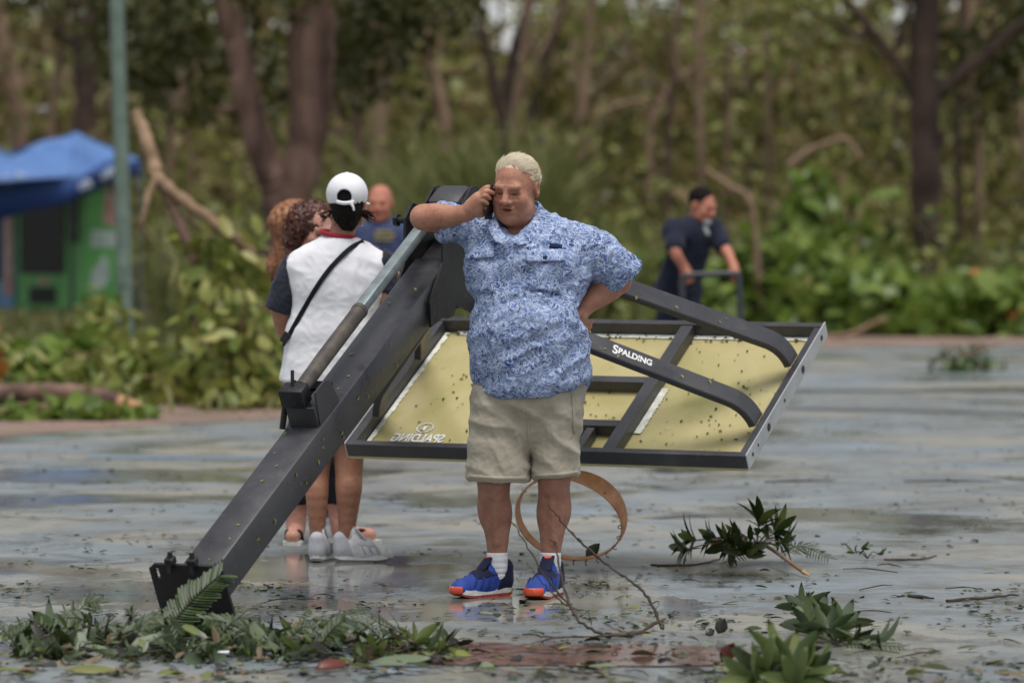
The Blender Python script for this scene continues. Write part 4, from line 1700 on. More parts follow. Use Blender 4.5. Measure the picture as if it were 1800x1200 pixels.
# ---- person in a white cap, seen from behind
capper = empty('person', (K2(590, 600).x, 18.5, 0), 'person in white cap and white ringer shirt with dark sleeves, seen from behind', 'person')
M_skin2 = skin_mat('skin_tan', lin(176, 128, 104), lin(160, 112, 90))
M_wshirt = cloth('white_jersey', lin(240, 240, 244), lin(226, 226, 232), 3, 0.9, 500, 0.2)
M_dsleeve = cloth('charcoal_jersey', lin(52, 54, 66), lin(44, 46, 56), 5, 0.9, 500, 0.2)
M_redrib = cloth('red_rib', lin(168, 52, 66), lin(150, 42, 56), 40)
M_blackcl = cloth('black_cotton', lin(24, 24, 30), lin(32, 32, 38), 6)
M_darkhair = simple('hair_dark', lin(30, 23, 22), lin(20, 16, 16), 80, 0.8, spec=0.15)
M_cap = cloth('white_cap_cotton', lin(242, 242, 246), lin(230, 230, 236), 6, 0.85)
CC = K2(611, 354, 0.0)
CH = head_rot(165, 6, 2)
fh, CL = head_field(CC, CH, 0.98, 0.0036, neck=K2(598, 425, -0.005), neck_r=(0.050, 0.058))
fb = Field(np.array(K2(450, 1000, -0.28)), np.array(K2(720, 400, 0.42)), 0.0055)
fb.ell(K2(592, 500, 0.0), (0.16, 0.10, 0.17), 0.0)
fb.ell(K2(588, 620, 0.0), (0.16, 0.11, 0.17), 0.05)
fb.cone(K2(598, 440, 0), K2(598, 420, 0), 0.06, 0.058, 0.03)
for a, b in (((595, 455, 0.01), (520, 468, 0.01)), ((595, 455, 0.01), (668, 466, 0.01))):
    fb.cone(K2(*a), K2(*b), 0.06, 0.05, 0.04)
fb.chain([K2(518, 470, 0.01), K2(494, 545, 0.03)], [0.05, 0.042], 0.03)
fb.chain([K2(494, 545, 0.03), K2(503, 585, 0.14), K2(530, 600, 0.26)], [0.042, 0.037, 0.026], 0.02)
fb.chain([K2(668, 468, 0.01), K2(682, 540, 0.03), K2(694, 486, 0.24)], [0.05, 0.042, 0.026], 0.03)
for a, dy in ((530, 0.26), (694, 0.24)):
    py = 600 if a == 530 else 486
    for i in range(4):
        fb.chain([K2(a, py, dy), K2(a + 4 + i * 3, py - 4 + i * 3, dy + 0.05), K2(a + 3 + i * 3, py - 2 + i * 3, dy + 0.10)], [0.022, 0.010, 0.008], 0.012)
    fb.chain([K2(a, py, dy), K2(a - 6, py - 8, dy + 0.04), K2(a - 4, py - 14, dy + 0.06)], [0.018, 0.011, 0.009], 0.012)
fb.chain([K2(566, 690, 0), K2(559, 780, 0.0), K2(557, 835, -0.005), K2(557, 868, -0.02), K2(558, 935, 0.0), K2(558, 968, 0.0)], [0.09, 0.068, 0.052, 0.049, 0.034, 0.036], 0.03)
fb.chain([K2(610, 690, 0), K2(613, 780, 0.0), K2(613, 835, -0.01), K2(613, 862, -0.025), K2(610, 925, 0.0), K2(608, 968, 0.0)], [0.09, 0.070, 0.058, 0.056, 0.038, 0.037], 0.03)
body, _, _ = join_fields([fh, fb], 'body', M_skin2, capper)
# hair falling over the nape
f = Field(np.array(CC) - 0.17, np.array(CC) + 0.17, 0.0036)
f.ell(CC + Vector((0, -0.018, 0.024)), (0.080, 0.094, 0.090), 0.0)
f.ell(CC + Vector((0.0, -0.055, -0.05)), (0.062, 0.04, 0.06), 0.03)
f.cone(CC + Vector((-0.02, -0.062, -0.05)), CC + Vector((-0.012, -0.060, -0.108)), 0.035, 0.016, 0.02)
f.cone(CC + Vector((0.015, -0.062, -0.05)), CC + Vector((0.018, -0.058, -0.112)), 0.035, 0.014, 0.02)
f.cut(lambda X, Y, Z: (Y - CC.y - 0.035) + 0 * X + 0 * Z)
hr, _, _ = finish(f, 'hair', M_darkhair, capper, 1, fold=[dict(seed=3, amp=0.003, scale=(70, 30, 18)), dict(seed=6, amp=0.0015, scale=(130, 60, 40))])
rg = random.Random(4)
for i in range(46):
    sd = rg.choice((-1, 1))
    p = CC + Vector((sd * (0.06 + 0.018 * rg.random()), -0.02 - 0.04 * rg.random(), -0.035 - 0.03 * rg.random()))
    q = p + Vector((sd * (0.012 + 0.030 * rg.random()), -0.01, -0.01 - 0.02 * rg.random()))
    e = q + Vector((sd * 0.018 * rg.random(), 0.0, 0.010 - 0.035 * rg.random()))
    if i % 2:
        x = -0.05 + 0.1 * rg.random()
        p = CC + Vector((x, -0.088, -0.06 - 0.03 * rg.random()))
        q = p + Vector((0.006 - 0.012 * rg.random(), -0.004, -0.025))
        e = q + Vector((0.012 - 0.024 * rg.random(), 0.0, -0.02 * rg.random()))
    mb = MB()
    mb.tube(curve_pts([p, q, e], 3), lerp_list([0.0032, 0.0022, 0.0006], 7), 5)
    mb.build('hair_lock', M_darkhair, hr, smooth=True)
# cap with its opening and strap at the back
f = Field(np.array(CC) - 0.16, np.array(CC) + 0.16, 0.0032)
cc = CC + Vector((-0.002, -0.012, 0.032))
tl = Matrix.Rotation(R(-9), 3, 'X')
f.ell(cc, (0.0905, 0.112, 0.092), 0.0, 'add', tl.to_4x4())
f.ell(cc, (0.0850, 0.1065, 0.0865), 0.0, 'sub', tl.to_4x4())
f.cut(lambda X, Y, Z: (cc.z - 0.038 + 0.09 * (Y - cc.y) - Z) + 0 * X)
oc = cc + Vector((-0.008, -0.100, -0.012))
f.cone(oc + Vector((0, -0.05, 0)), oc + Vector((0, 0.05, 0)), 0.031, 0.031, 0.003, 'sub')
capo, _, _ = finish(f, 'cap', M_cap, capper, 1)
mb = MB()
mb.tube(curve_pts([cc + Vector((-0.040, -0.094, -0.034)), cc + Vector((-0.006, -0.106, -0.040)), cc + Vector((0.034, -0.096, -0.034))], 5), 0.0085, 6)
mb.tube(curve_pts([cc + Vector((0.020, -0.105, -0.040)), cc + Vector((0.030, -0.106, -0.055)), cc + Vector((0.034, -0.105, -0.072))], 4), lerp_list([0.007, 0.006, 0.004], 9), 6)
mb.build('cap_strap', M_cap, capo, smooth=True)
mb = MB()
mb.cyl(cc + Vector((0, 0.004, 0.086)), cc + Vector((0, 0.006, 0.093)), 0.008, 10)
mb.build('cap_button', M_cap, capo, smooth=True)
f = Field(np.array(cc) - 0.12 + np.array((0, 0.1, 0)), np.array(cc) + 0.12 + np.array((0, 0.14, 0)), 0.004)
f.ell(cc + Vector((0.02, 0.105, -0.042)), (0.078, 0.088, 0.010), 0.0)
finish(f, 'cap_peak', M_cap, capo, 1)
# earring
mb = MB()
for i in range(4):
    c = K2(637, 384 + i * 4.2, -0.01)
    mb.box(c, ((1, 0, 0), (0, 1, 0), (0, 0, 1)), (0.0032, 0.0032, 0.0032), 0.001)
mb.tube([K2(637, 376, -0.01), K2(637, 398, -0.01)], 0.0008, 4)
mb.build('earring', M_white, capper)
# shirt
f = Field(np.array(K2(455, 690, -0.22)), np.array(K2(725, 395, 0.25)), 0.0048)
f.ell(K2(592, 500, 0.0), (0.200, 0.120, 0.20), 0.0)
f.ell(K2(586, 600, 0.0), (0.205, 0.130, 0.22), 0.06)
f.ell(K2(576, 670, 0.0), (0.205, 0.135, 0.18), 0.06)
f.cone(K2(595, 440, 0.0), K2(530, 470, 0.01), 0.062, 0.066, 0.05)
f.cone(K2(595, 440, 0.0), K2(660, 466, 0.01), 0.062, 0.066, 0.05)
f.cone(K2(597, 428, 0.0), K2(600, 400, 0.0), 0.058, 0.062, 0.008, 'sub')
zh = K2(0, 668).z
f.cut(lambda X, Y, Z: (zh - 0.06 * (X + 1.0) - Z + 0.0) + 0 * Y)
f.cone(K2(576, 660, 0.0), K2(576, 700, 0.0), 0.120, 0.125, 0.006, 'sub', sq=((1, 0, 0), 1.55))
sh, V2, F2 = finish(f, 'shirt', M_wshirt, capper, 1, fold=[dict(seed=41, amp=0.007, scale=(11, 5, 1.8), rot=Matrix.Rotation(R(8), 3, 'Y')), dict(seed=44, amp=0.004, scale=(3, 4, 9), rot=Matrix.Rotation(R(14), 3, 'Y')), dict(seed=47, amp=0.0015, scale=(22, 18, 22))])
t2 = bvh(V2, F2)
ring = []
mb = MB()
for a in np.linspace(0, 2 * math.pi, 28):
    ring.append(K2(594, 412, 0.0) + Vector((0.073 * math.cos(a), 0.068 * math.sin(a), -0.012 * math.cos(a) + 0.006 * math.sin(a))))
mb.tube(ring, 0.0115, 8, cap=False)
mb.build('neck_rib', M_redrib, sh, smooth=True)
# dark sleeves
for pts, rad, cutp in ((((528, 462, 0.01), (508, 500, 0.02), (493, 545, 0.035)), (0.072, 0.066, 0.062), None), (((662, 462, 0.01), (676, 505, 0.03), (684, 540, 0.05)), (0.072, 0.066, 0.060), None)):
    P = [K2(*p) for p in pts]
    lo = np.min([np.array(p) for p in P], 0) - 0.1
    hi = np.max([np.array(p) for p in P], 0) + 0.1
    f = Field(lo, hi, 0.0045)
    f.chain(P, rad, 0.02)
    ax = np.array(P[2] - P[1])
    ax = ax / np.linalg.norm(ax)
    po = np.array(P[2])
    f.cut(lambda X, Y, Z: ((X - po[0]) * ax[0] + (Y - po[1]) * ax[1] + (Z - po[2]) * ax[2]).astype(np.float32))
    f.cone(P[2] - Vector(ax) * 0.03, P[2] + Vector(ax) * 0.05, rad[2] - 0.012, rad[2] - 0.004, 0.004, 'sub')
    sd = 1 if pts[0][0] > 590 else -1
    xs_ = K2(588 + sd * (84 if sd > 0 else 82), 0).x
    f.cut(lambda X, Y, Z: (sd * (xs_ - X) - 0.35 * np.clip(K2(0, 470).z - Z, -0.1, 0.2) * 0.4 + 0 * Y).astype(np.float32))
    finish(f, 'sleeve', M_dsleeve, sh, 1, fold=[dict(seed=52, amp=0.006, scale=(10, 10, 10)), dict(seed=53, amp=0.002, scale=(30, 30, 30))])
# bag strap across the back
pts = []
for px, py in ((640, 424), (620, 434), (600, 452), (580, 474), (560, 502), (540, 535), (522, 566), (508, 592), (500, 608)):
    hit = t2.ray_cast(K2(px, py) - Vector((0, 0.6, 0)), Vector((0, 1, 0)))
    p = hit[0] if hit[0] is not None else K2(px, py)
    pts.append(p - Vector((0, 0.005, 0)))
fr_ = []
cp = curve_pts(pts, 4)
for i, p in enumerate(cp):
    T = (cp[min(i + 1, len(cp) - 1)] - cp[max(i - 1, 0)]).normalized()
    Nn = Vector((0, -1, 0))
    S = T.cross(Nn).normalized()
    fr_.append((p, S, Nn))
mb = MB()
mb.sweep(fr_, [(-0.0105, -0.003), (0.0105, -0.003), (0.0105, 0.004), (-0.0105, 0.004)])
mb.build('bag_strap', M_blackcl, capper)
mb = MB()
mb.box(pts[-2] + Vector((-0.012, -0.006, 0)), (Vector((0.5, 0, 0.86)), Vector((-0.86, 0, 0.5)), Vector((0, 1, 0))), (0.024, 0.016, 0.006), 0.003)
mb.build('strap_buckle', M_plate, capper)
# shorts
f = Field(np.array(K2(470, 810, -0.22)), np.array(K2(700, 630, 0.24)), 0.006)
f.ell(K2(584, 680, 0), (0.185, 0.125, 0.12), 0)
f.cone(K2(562, 690, 0), K2(560, 775, 0), 0.10, 0.095, 0.02)
f.cone(K2(610, 690, 0), K2(613, 775, 0), 0.10, 0.095, 0.02)
zz = K2(0, 778).z
f.cut(lambda X, Y, Z: (zz - Z) + 0 * X + 0 * Y)
finish(f, 'shorts', M_blackcl, capper, 1, fold=[dict(seed=61, amp=0.006, scale=(9, 9, 6))])
WSH = dict(upper=cloth('white_mesh', lin(218, 218, 220), lin(190, 190, 196), 40, 0.7), dark=cloth('pale_grey_mesh', lin(188, 190, 196), lin(172, 174, 182), 30), midsole=simple('white_rubber', lin(222, 222, 222), lin(200, 200, 200), 24, 0.5),
           outsole=simple('grey_rubber', lin(90, 88, 88), lin(120, 118, 116), 30, 0.6), stripe=cloth('grey_stripe', lin(160, 162, 170), lin(176, 178, 184), 30), accent=cloth('white_overlay', lin(214, 214, 216), lin(200, 200, 204), 30), lace=cloth('violet_lace', lin(190, 180, 204), lin(150, 120, 170), 90))
shoe(capper, (K2(557, 980).x, 18.40, 0.0), R(80), 0.26, WSH, 0.0036)
shoe(capper, (K2(590, 980).x, 18.43, 0.0), R(14), 0.26, WSH, 0.0036)
for cx in (558, 608):
    f = Field(np.array(K2(cx - 26, 985, -0.1)), np.array(K2(cx + 26, 930, 0.1)), 0.004)
    f.cone(K2(cx, 946, 0.0), K2(cx, 970, 0.0), 0.038, 0.040, 0.0)
    zt = K2(cx, 944).z
    f.cut(lambda X, Y, Z: (Z - zt) + 0 * X + 0 * Y)
    finish(f, 'sock', WSH['dark'], capper, 1)


# ---- simple standing figure for the people further off
def figure(P, label, skin, tops, legs, hair, v=0.008, face=(0, 4), hs=0.98, wide=1.0, hair_fn=None, name='person', arms=None, capri=None, bare_legs=False, sandal=None):
    """P: dict of joints in world space"""
    o = empty(name, (P['hipL'].x * 0.5 + P['hipR'].x * 0.5, P['hipL'].y, 0), label, 'person')
    H = head_rot(*face)
    fh, L = head_field(P['head'], H, hs, max(0.0045, v * 0.6), neck=P['neck'], neck_r=(0.052, 0.060))
    lo = np.min([np.array(p) for p in P.values()], 0) - 0.16
    hi = np.max([np.array(p) for p in P.values()], 0) + 0.16
    f = Field(lo, hi, v)
    mid = (P['hipL'] + P['hipR']) / 2
    sh = (P['shL'] + P['shR']) / 2
    f.cone(mid, sh - (sh - mid) * 0.15, 0.11 * wide, 0.115 * wide, 0.0, 'add', ((P['shR'] - P['shL']).normalized(), 1.4))
    f.cone(P['neck'] + (P['head'] - P['neck']) * 0.2, sh, 0.055, 0.06, 0.04)
    for s in 'LR':
        f.cone(sh, P['sh' + s], 0.065, 0.056, 0.05)
        f.chain([P['sh' + s], P['el' + s], P['wr' + s]], [0.052 * wide, 0.042, 0.029], 0.03)
        d = (P['wr' + s] - P['el' + s]).normalized()
        tip = P.get('ha' + s, P['wr' + s] + d * 0.09)
        f.cone(P['wr' + s], P['wr' + s] + (tip - P['wr' + s]) * 0.8, 0.03, 0.034, 0.02)
        side = d.cross(Vector((0, 1, 0))).normalized()
        for q in (-1.5, -0.5, 0.5, 1.5):
            a = P['wr' + s] + (tip - P['wr' + s]) * 0.8 + side * (q * 0.018)
            f.chain([a, a + (tip - P['wr' + s]) * 0.5 - Vector((0, 0.01, 0)), a + (tip - P['wr' + s]) * 0.6 + Vector((0, 0.0, -0.03))], [0.011, 0.0095, 0.008], 0.01)
        a = P['wr' + s] + (tip - P['wr' + s]) * 0.3 - side * 0.03
        f.chain([a, a - side * 0.018 + d * 0.03, a - side * 0.014 + d * 0.055], [0.013, 0.011, 0.009], 0.012)
        f.chain([P['hip' + s], P['kn' + s], P['an' + s]], [0.095 * wide, 0.062 * wide, 0.040], 0.04)
        f.cone(P['kn' + s] + (P['an' + s] - P['kn' + s]) * 0.3 + Vector((0, 0.015, 0)), P['an' + s], 0.055 * wide, 0.036, 0.03)
        ft = P.get('to' + s, P['an' + s] + Vector((0, -0.18, -0.05)))
        f.cone(P['an' + s] + Vector((0, 0, -0.035)), ft, 0.038, 0.030, 0.02)
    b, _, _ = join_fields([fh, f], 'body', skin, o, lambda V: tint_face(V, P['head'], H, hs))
    eyes(b, L, H, hs)
    # top
    f = Field(lo, hi, v)
    f.cone(mid, sh - (sh - mid) * 0.15, 0.138 * wide, 0.135 * wide, 0.0, 'add', ((P['shR'] - P['shL']).normalized(), 1.36))
    for s in 'LR':
        f.cone(sh, P['sh' + s], 0.082, 0.072, 0.05)
        f.cone(P['sh' + s], P['sh' + s] + (P['el' + s] - P['sh' + s]) * 0.8, 0.076 * wide, 0.070 * wide, 0.04)
    f.cone(P['neck'] + (P['head'] - P['neck']) * 0.1, P['head'], 0.062, 0.07, 0.01, 'sub')
    hz_ = mid.z - tops.get('drop', 0.06)
    f.cut(lambda X, Y, Z: (hz_ - Z) + 0 * X + 0 * Y)
    top, V, F = finish(f, tops.get('name', 'shirt'), tops['mat'], o, 1, fold=[dict(seed=71, amp=0.010, scale=(8, 6, 5)), dict(seed=72, amp=0.004, scale=(20, 20, 20))])
    # trousers
    f = Field(lo, hi, v)
    f.ell(mid, (0.19 * wide, 0.13 * wide, 0.13), 0)
    for s in 'LR':
        f.chain([P['hip' + s], P['kn' + s], P['an' + s]], [0.115 * wide, 0.085 * wide, 0.06 * (1.0 if capri is None else 0.9)], 0.04)
    zc_ = capri if capri is not None else min(P['anL'].z, P['anR'].z) - 0.01
    f.cut(lambda X, Y, Z: (zc_ - Z) + 0 * X + 0 * Y)
    finish(f, legs.get('name', 'trousers'), legs['mat'], o, 1, fold=[dict(seed=75, amp=0.008, scale=(7, 7, 10))])
    for s in 'LR':
        ft = P.get('to' + s, P['an' + s] + Vector((0, -0.18, -0.05)))
        d = Vector((ft.x - P['an' + s].x, ft.y - P['an' + s].y, 0)).normalized()
        sdv = Vector((-d.y, d.x, 0))
        if sandal:
            hl = Vector((P['an' + s].x, P['an' + s].y, 0)) - d * 0.055
            V, F = [], []
            ot = [(0, 0.02), (0.03, 0.036), (0.12, 0.034), (0.19, 0.046), (0.235, 0.040), (0.255, 0.02), (0.255, -0.02), (0.235, -0.040), (0.19, -0.044), (0.12, -0.034), (0.03, -0.036), (0, -0.02)]
            mb = MB()
            mb.prism([hl + d * x + sdv * y + Vector((0, 0, 0.002)) for x, y in ot], Vector((0, 0, 0.020)))
            so = mb.build('sandal', sandal[0], o)
            mb = MB()
            tp = hl + d * 0.215 + Vector((0, 0, 0.045))
            for q in (-1, 1):
                mb.tube(curve_pts([tp, hl + d * 0.17 + sdv * (q * 0.028) + Vector((0, 0, 0.066)), hl + d * 0.11 + sdv * (q * 0.037) + Vector((0, 0, 0.022))], 5), 0.0085, 6)
            mb.tube([tp, hl + d * 0.215 + Vector((0, 0, 0.02))], 0.005, 6)
            mb.build('sandal_strap', sandal[1], so, smooth=True)
        else:
            f = Field(np.minimum(np.array(P['an' + s]), np.array(ft)) - 0.1, np.maximum(np.array(P['an' + s]), np.array(ft)) + 0.1, v)
            f.cone(Vector((P['an' + s].x, P['an' + s].y, 0.05)), Vector((ft.x, ft.y, 0.04)), 0.05, 0.042, 0.0)
            f.cut(lambda X, Y, Z: (0.002 - Z) + 0 * X + 0 * Y)
            finish(f, 'shoe', M_plate, o, 1)
    if hair_fn:
        hair_fn(o, L, H, P)
    return o, L, H, V, F


def joints(at_fn, d):
    return {k: at_fn(*v) for k, v in d.items()}


# ---- woman with auburn curls beyond the person in the cap
def K3(px, py, dy=0.0):
    return at(px, py, 19.45 + dy)


M_auburn = simple('hair_auburn', lin(96, 50, 36), lin(58, 30, 26), 40, 0.45)
M_ginger = simple('hair_ginger', lin(164, 112, 76), lin(120, 76, 50), 40, 0.45)
M_skin3 = skin_mat('skin_fair', lin(206, 156, 138), lin(190, 138, 120))


def curls(mat, spread, drop, seed, n=150, cen=(0, 0.01, 0.03)):
    def fn(o, L, H, P):
        f = Field(np.array(P['head']) - 0.2, np.array(P['head']) + 0.2, 0.005)
        f.ell(L(cen[0], cen[1] + 0.02, cen[2]), (0.090, 0.098, 0.090), 0.0)
        for sx in (-1, 1):
            f.cone(L(sx * 0.07, 0.02, 0.02), L(sx * spread, 0.03, -drop), 0.055, 0.035, 0.03)
        f.cone(L(0, 0.06, 0.0), L(0, 0.07, -drop), 0.07, 0.05, 0.03)
        f.ell(L(0, -0.10, -0.035), (0.056, 0.085, 0.075), 0.015, 'sub')
        h, V, F = finish(f, 'hair', mat, o, 1, fold=[dict(seed=seed, amp=0.013, scale=(24, 24, 20)), dict(seed=seed + 1, amp=0.006, scale=(60, 60, 50))])
        rg = random.Random(seed)
        nn = vnormals(V, F)
        for i in range(n):
            k = rg.randrange(len(V))
            p = Vector(V[k])
            d = Vector(nn[k])
            t = d.cross(Vector((rg.uniform(-1, 1), rg.uniform(-1, 1), rg.uniform(-1, 1)))).normalized()
            mb = MB()
            mb.tube(curve_pts([p - d * 0.004, p + d * 0.010 + t * 0.014, p + d * 0.006 + t * 0.034 - Vector((0, 0, 0.01)), p - d * 0.002 + t * 0.046 - Vector((0, 0, 0.03))], 3), lerp_list([0.0026, 0.0026, 0.002, 0.0008], 10), 5)
            mb.build('hair_lock', mat, h, smooth=True)
    return fn


P = joints(K3, dict(head=(552, 404, 0), neck=(556, 462, 0.03), shL=(528, 490, 0.03), shR=(628, 490, 0.03), elL=(534, 585, 0.02), elR=(632, 585, 0.0), wrL=(550, 640, -0.1), wrR=(610, 640, -0.12),
                    hipL=(556, 690, 0.02), hipR=(600, 690, 0.02), knL=(524, 815, 0.0), knR=(588, 815, 0.0), anL=(520, 928, 0.0), anR=(598, 928, 0.0), toL=(513, 946, -0.17), toR=(650, 942, -0.06)))
P['toL'].z = P['toR'].z = 0.045
P['anL'].z = P['anR'].z = 0.085
figure(P, 'woman with auburn curls and flip-flops facing the person in the white cap', M_skin3, dict(mat=M_blackcl, drop=0.12, name='top'), dict(mat=M_blackcl, name='leggings'), None, v=0.006, face=(38, 16), hs=0.97, wide=0.9,
       hair_fn=curls(M_auburn, 0.09, 0.06, 81, 190), capri=K3(0, 884).z, sandal=(M_white, M_blackcl))


# ---- woman with long ginger hair
def K4(px, py, dy=0.0):
    return at(px, py, 21.2 + dy)


P = joints(K4, dict(head=(520, 400, 0), neck=(520, 448, 0.03), shL=(506, 474, 0.03), shR=(590, 474, 0.03), elL=(528, 556, 0.02), elR=(595, 560, 0.0), wrL=(545, 590, -0.1), wrR=(575, 590, -0.12),
                    hipL=(545, 640, 0.02), hipR=(585, 640, 0.02), knL=(560, 750, 0.0), knR=(585, 750, 0.0), anL=(560, 855, 0.0), anR=(585, 855, 0.0), toL=(562, 870, -0.10), toR=(588, 870, -0.10)))
for k in ('toL', 'toR'):
    P[k].z = 0.045
for k in ('anL', 'anR'):
    P[k].z = 0.085


def long_hair(o, L, H, P):
    f = Field(np.array(P['head']) - np.array((0.2, 0.2, 0.36)), np.array(P['head']) + 0.2, 0.006)
    f.ell(L(0, 0.02, 0.035), (0.092, 0.105, 0.098), 0.0)
    f.cone(L(-0.04, 0.03, 0.02), P['head'] + Vector((-0.085, -0.02, -0.19)), 0.075, 0.055, 0.04)
    f.cone(L(0.03, 0.06, 0.02), P['head'] + Vector((0.04, 0.02, -0.19)), 0.075, 0.05, 0.04)
    f.ell(L(0, -0.10, -0.035), (0.05, 0.085, 0.07), 0.015, 'sub')
    finish(f, 'hair', M_ginger, o, 1, fold=[dict(seed=91, amp=0.010, scale=(40, 40, 7)), dict(seed=92, amp=0.005, scale=(90, 90, 14))])


figure(P, 'woman with long ginger hair standing behind the auburn-haired woman', M_skin3, dict(mat=M_blackcl, drop=0.12, name='top'), dict(mat=M_blackcl, name='leggings'), None, v=0.008, face=(150, 4), hs=0.98, wide=0.9, hair_fn=long_hair)


# ---- bald man in a navy T-shirt
def K5(px, py, dy=0.0):
    return at(px, py, 30.0 + dy)


M_skin4 = skin_mat('skin_sunburnt', lin(196, 132, 108), lin(178, 114, 92))
M_navy = cloth('navy_cotton', lin(68, 78, 112), lin(58, 68, 100), 4)
P = joints(K5, dict(head=(668, 358, 0), neck=(668, 392, 0.02), shL=(622, 408, 0.02), shR=(712, 408, 0.02), elL=(614, 468, 0.02), elR=(720, 468, 0.0), wrL=(650, 450, -0.22), wrR=(690, 462, -0.22),
                    hipL=(648, 530, 0.02), hipR=(690, 530, 0.02), knL=(647, 635, 0.0), knR=(690, 635, 0.0), anL=(646, 720, 0.0), anR=(692, 720, 0.0)))
o5, L5, H5, V5, F5 = figure(P, 'bald man in navy T-shirt with yellow print standing beyond the toppled hoop', M_skin4, dict(mat=M_navy, drop=0.10), dict(mat=M_blackcl), None, v=0.009, face=(-8, 4), hs=1.06, wide=1.05)
t5 = bvh(V5, F5)
M_yprint = simple('yellow_print', lin(136, 122, 62), lin(104, 98, 70), 50, 0.8)
top5 = [c for c in o5.children if c.name.startswith('shirt')][0]
for py0, py1, x0, x1 in ((404, 409, 660, 692), (412, 417, 657, 695), (420, 424, 660, 692)):
    patch('chest_print', t5, [K5(x0, py0), K5(x1, py0), K5(x1, py1), K5(x0, py1)], M_yprint, top5, 0.004, 8, 2, 0.003)


# ---- man in a lowered face mask pushing a trolley
P = joints(K5, dict(head=(1234, 362, -0.06), neck=(1222, 398, 0.0), shL=(1184, 406, -0.14), shR=(1252, 404, 0.06), elL=(1186, 440, -0.30), elR=(1275, 438, -0.12), wrL=(1203, 470, -0.27), wrR=(1289, 466, -0.22),
                    hipL=(1176, 508, 0.0), hipR=(1206, 508, 0.04), knL=(1172, 620, 0.04), knR=(1214, 615, -0.06), anL=(1160, 722, 0.10), anR=(1216, 722, -0.02), toL=(1190, 735, 0.04), toR=(1250, 735, -0.1)))
P['haL'] = K5(1210, 484, -0.28)
P['haR'] = K5(1292, 480, -0.26)
for k in ('toL', 'toR'):
    P[k].z = 0.045
M_navy2 = cloth('dark_navy_cotton', lin(34, 38, 56), lin(28, 32, 48), 4)
M_mask = cloth('pale_mask', lin(196, 198, 200), lin(180, 184, 188), 10)


def short_black(o, L, H, P):
    f = Field(np.array(P['head']) - 0.17, np.array(P['head']) + 0.18, 0.005)
    f.ell(L(0, 0.020, 0.048), (0.080, 0.097, 0.082), 0.0, 'add', H.to_4x4())
    f.cone(L(0, -0.12, 0.02), L(0, -0.075, 0.03), 0.075, 0.066, 0.01, 'sub')
    f.cut(lambda X, Y, Z: (P['head'].z + 0.005 - Z) + 0 * X + 0 * Y)
    h_, _, _ = finish(f, 'hair', M_darkhair, o, 1, fold=[dict(seed=95, amp=0.005, scale=(50, 50, 50))])
    f = Field(np.array(P['head']) - 0.17, np.array(P['head']) + 0.1, 0.005)
    f.ell(L(0, -0.066, -0.088), (0.040, 0.042, 0.028), 0.0, 'add', H.to_4x4())
    finish(f, 'face_mask', M_mask, o, 1)


o6, L6, H6, V6, F6 = figure(P, 'man in dark navy T-shirt with lowered face mask pushing a trolley', M_skin4, dict(mat=M_navy2, drop=0.08), dict(mat=M_navy2), None, v=0.009, face=(52, 18), hs=1.0, wide=0.86, hair_fn=short_black)
t6 = bvh(V6, F6)
top6 = [c for c in o6.children if c.name.startswith('shirt')][0]
patch('badge', t6, [K5(1234, 396), K5(1242, 396), K5(1248, 413), K5(1240, 413)], M_mask, top6, 0.005, 3, 5, 0.003)

# ---- the trolley
tr = empty('trolley', (K5(1250, 700).x, 29.9, 0), 'dark platform trolley with tall tubular push handle in front of the masked man', 'trolley')
M_tube = simple('dark_tube', lin(58, 60, 66), lin(46, 48, 54), 20, 0.4)
pl, pr_ = K5(1199, 484, -0.30), K5(1300, 481, -0.30)
gl_, gr_ = Vector((pl.x + 0.02, 29.7, 0.2)), Vector((pr_.x + 0.02, 29.7, 0.2))
mb = MB()
mb.tube(curve_pts([gl_, pl - Vector((0, 0, 0.10)), pl - Vector((-0.01, 0, 0.03)), pl + Vector((0.035, 0, 0.0)), pr_ - Vector((0.035, 0, 0.0)), pr_ - Vector((0.01, 0, 0.03)), pr_ - Vector((0, 0, 0.10)), gr_], 4), 0.022, 10)
mb.build('push_handle', M_tube, tr, smooth=True)
mb = MB()
mb.tube([gl_ + Vector((0, 0, 0.45)), gr_ + Vector((0, 0, 0.45))], 0.016, 8)
mb.build('handle_brace', M_tube, tr, smooth=True)
mb = MB()
mb.box(((gl_.x + gr_.x) / 2 + 0.06, 29.65, 0.19), ((1, 0, 0), (0, 1, 0), (0, 0, 1)), (0.27, 0.29, 0.022), 0.01)
mb.build('platform', M_tube, tr)
for dx in (-0.13, 0.25):
    for dy in (-0.22, 0.22):
        c = Vector(((gl_.x + gr_.x) / 2 + dx, 29.65 + dy, 0.075))
        mb = MB()
        mb.cyl(c + Vector((0, -0.02, 0)), c + Vector((0, 0.02, 0)), 0.073, 20)
        w = mb.build('wheel', M_plate, tr, smooth=True)
        mb = MB()
        mb.box(c + Vector((0, 0, 0.06)), ((1, 0, 0), (0, 1, 0), (0, 0, 1)), (0.02, 0.032, 0.035), 0.004)
        mb.build('fork', M_tube, w)
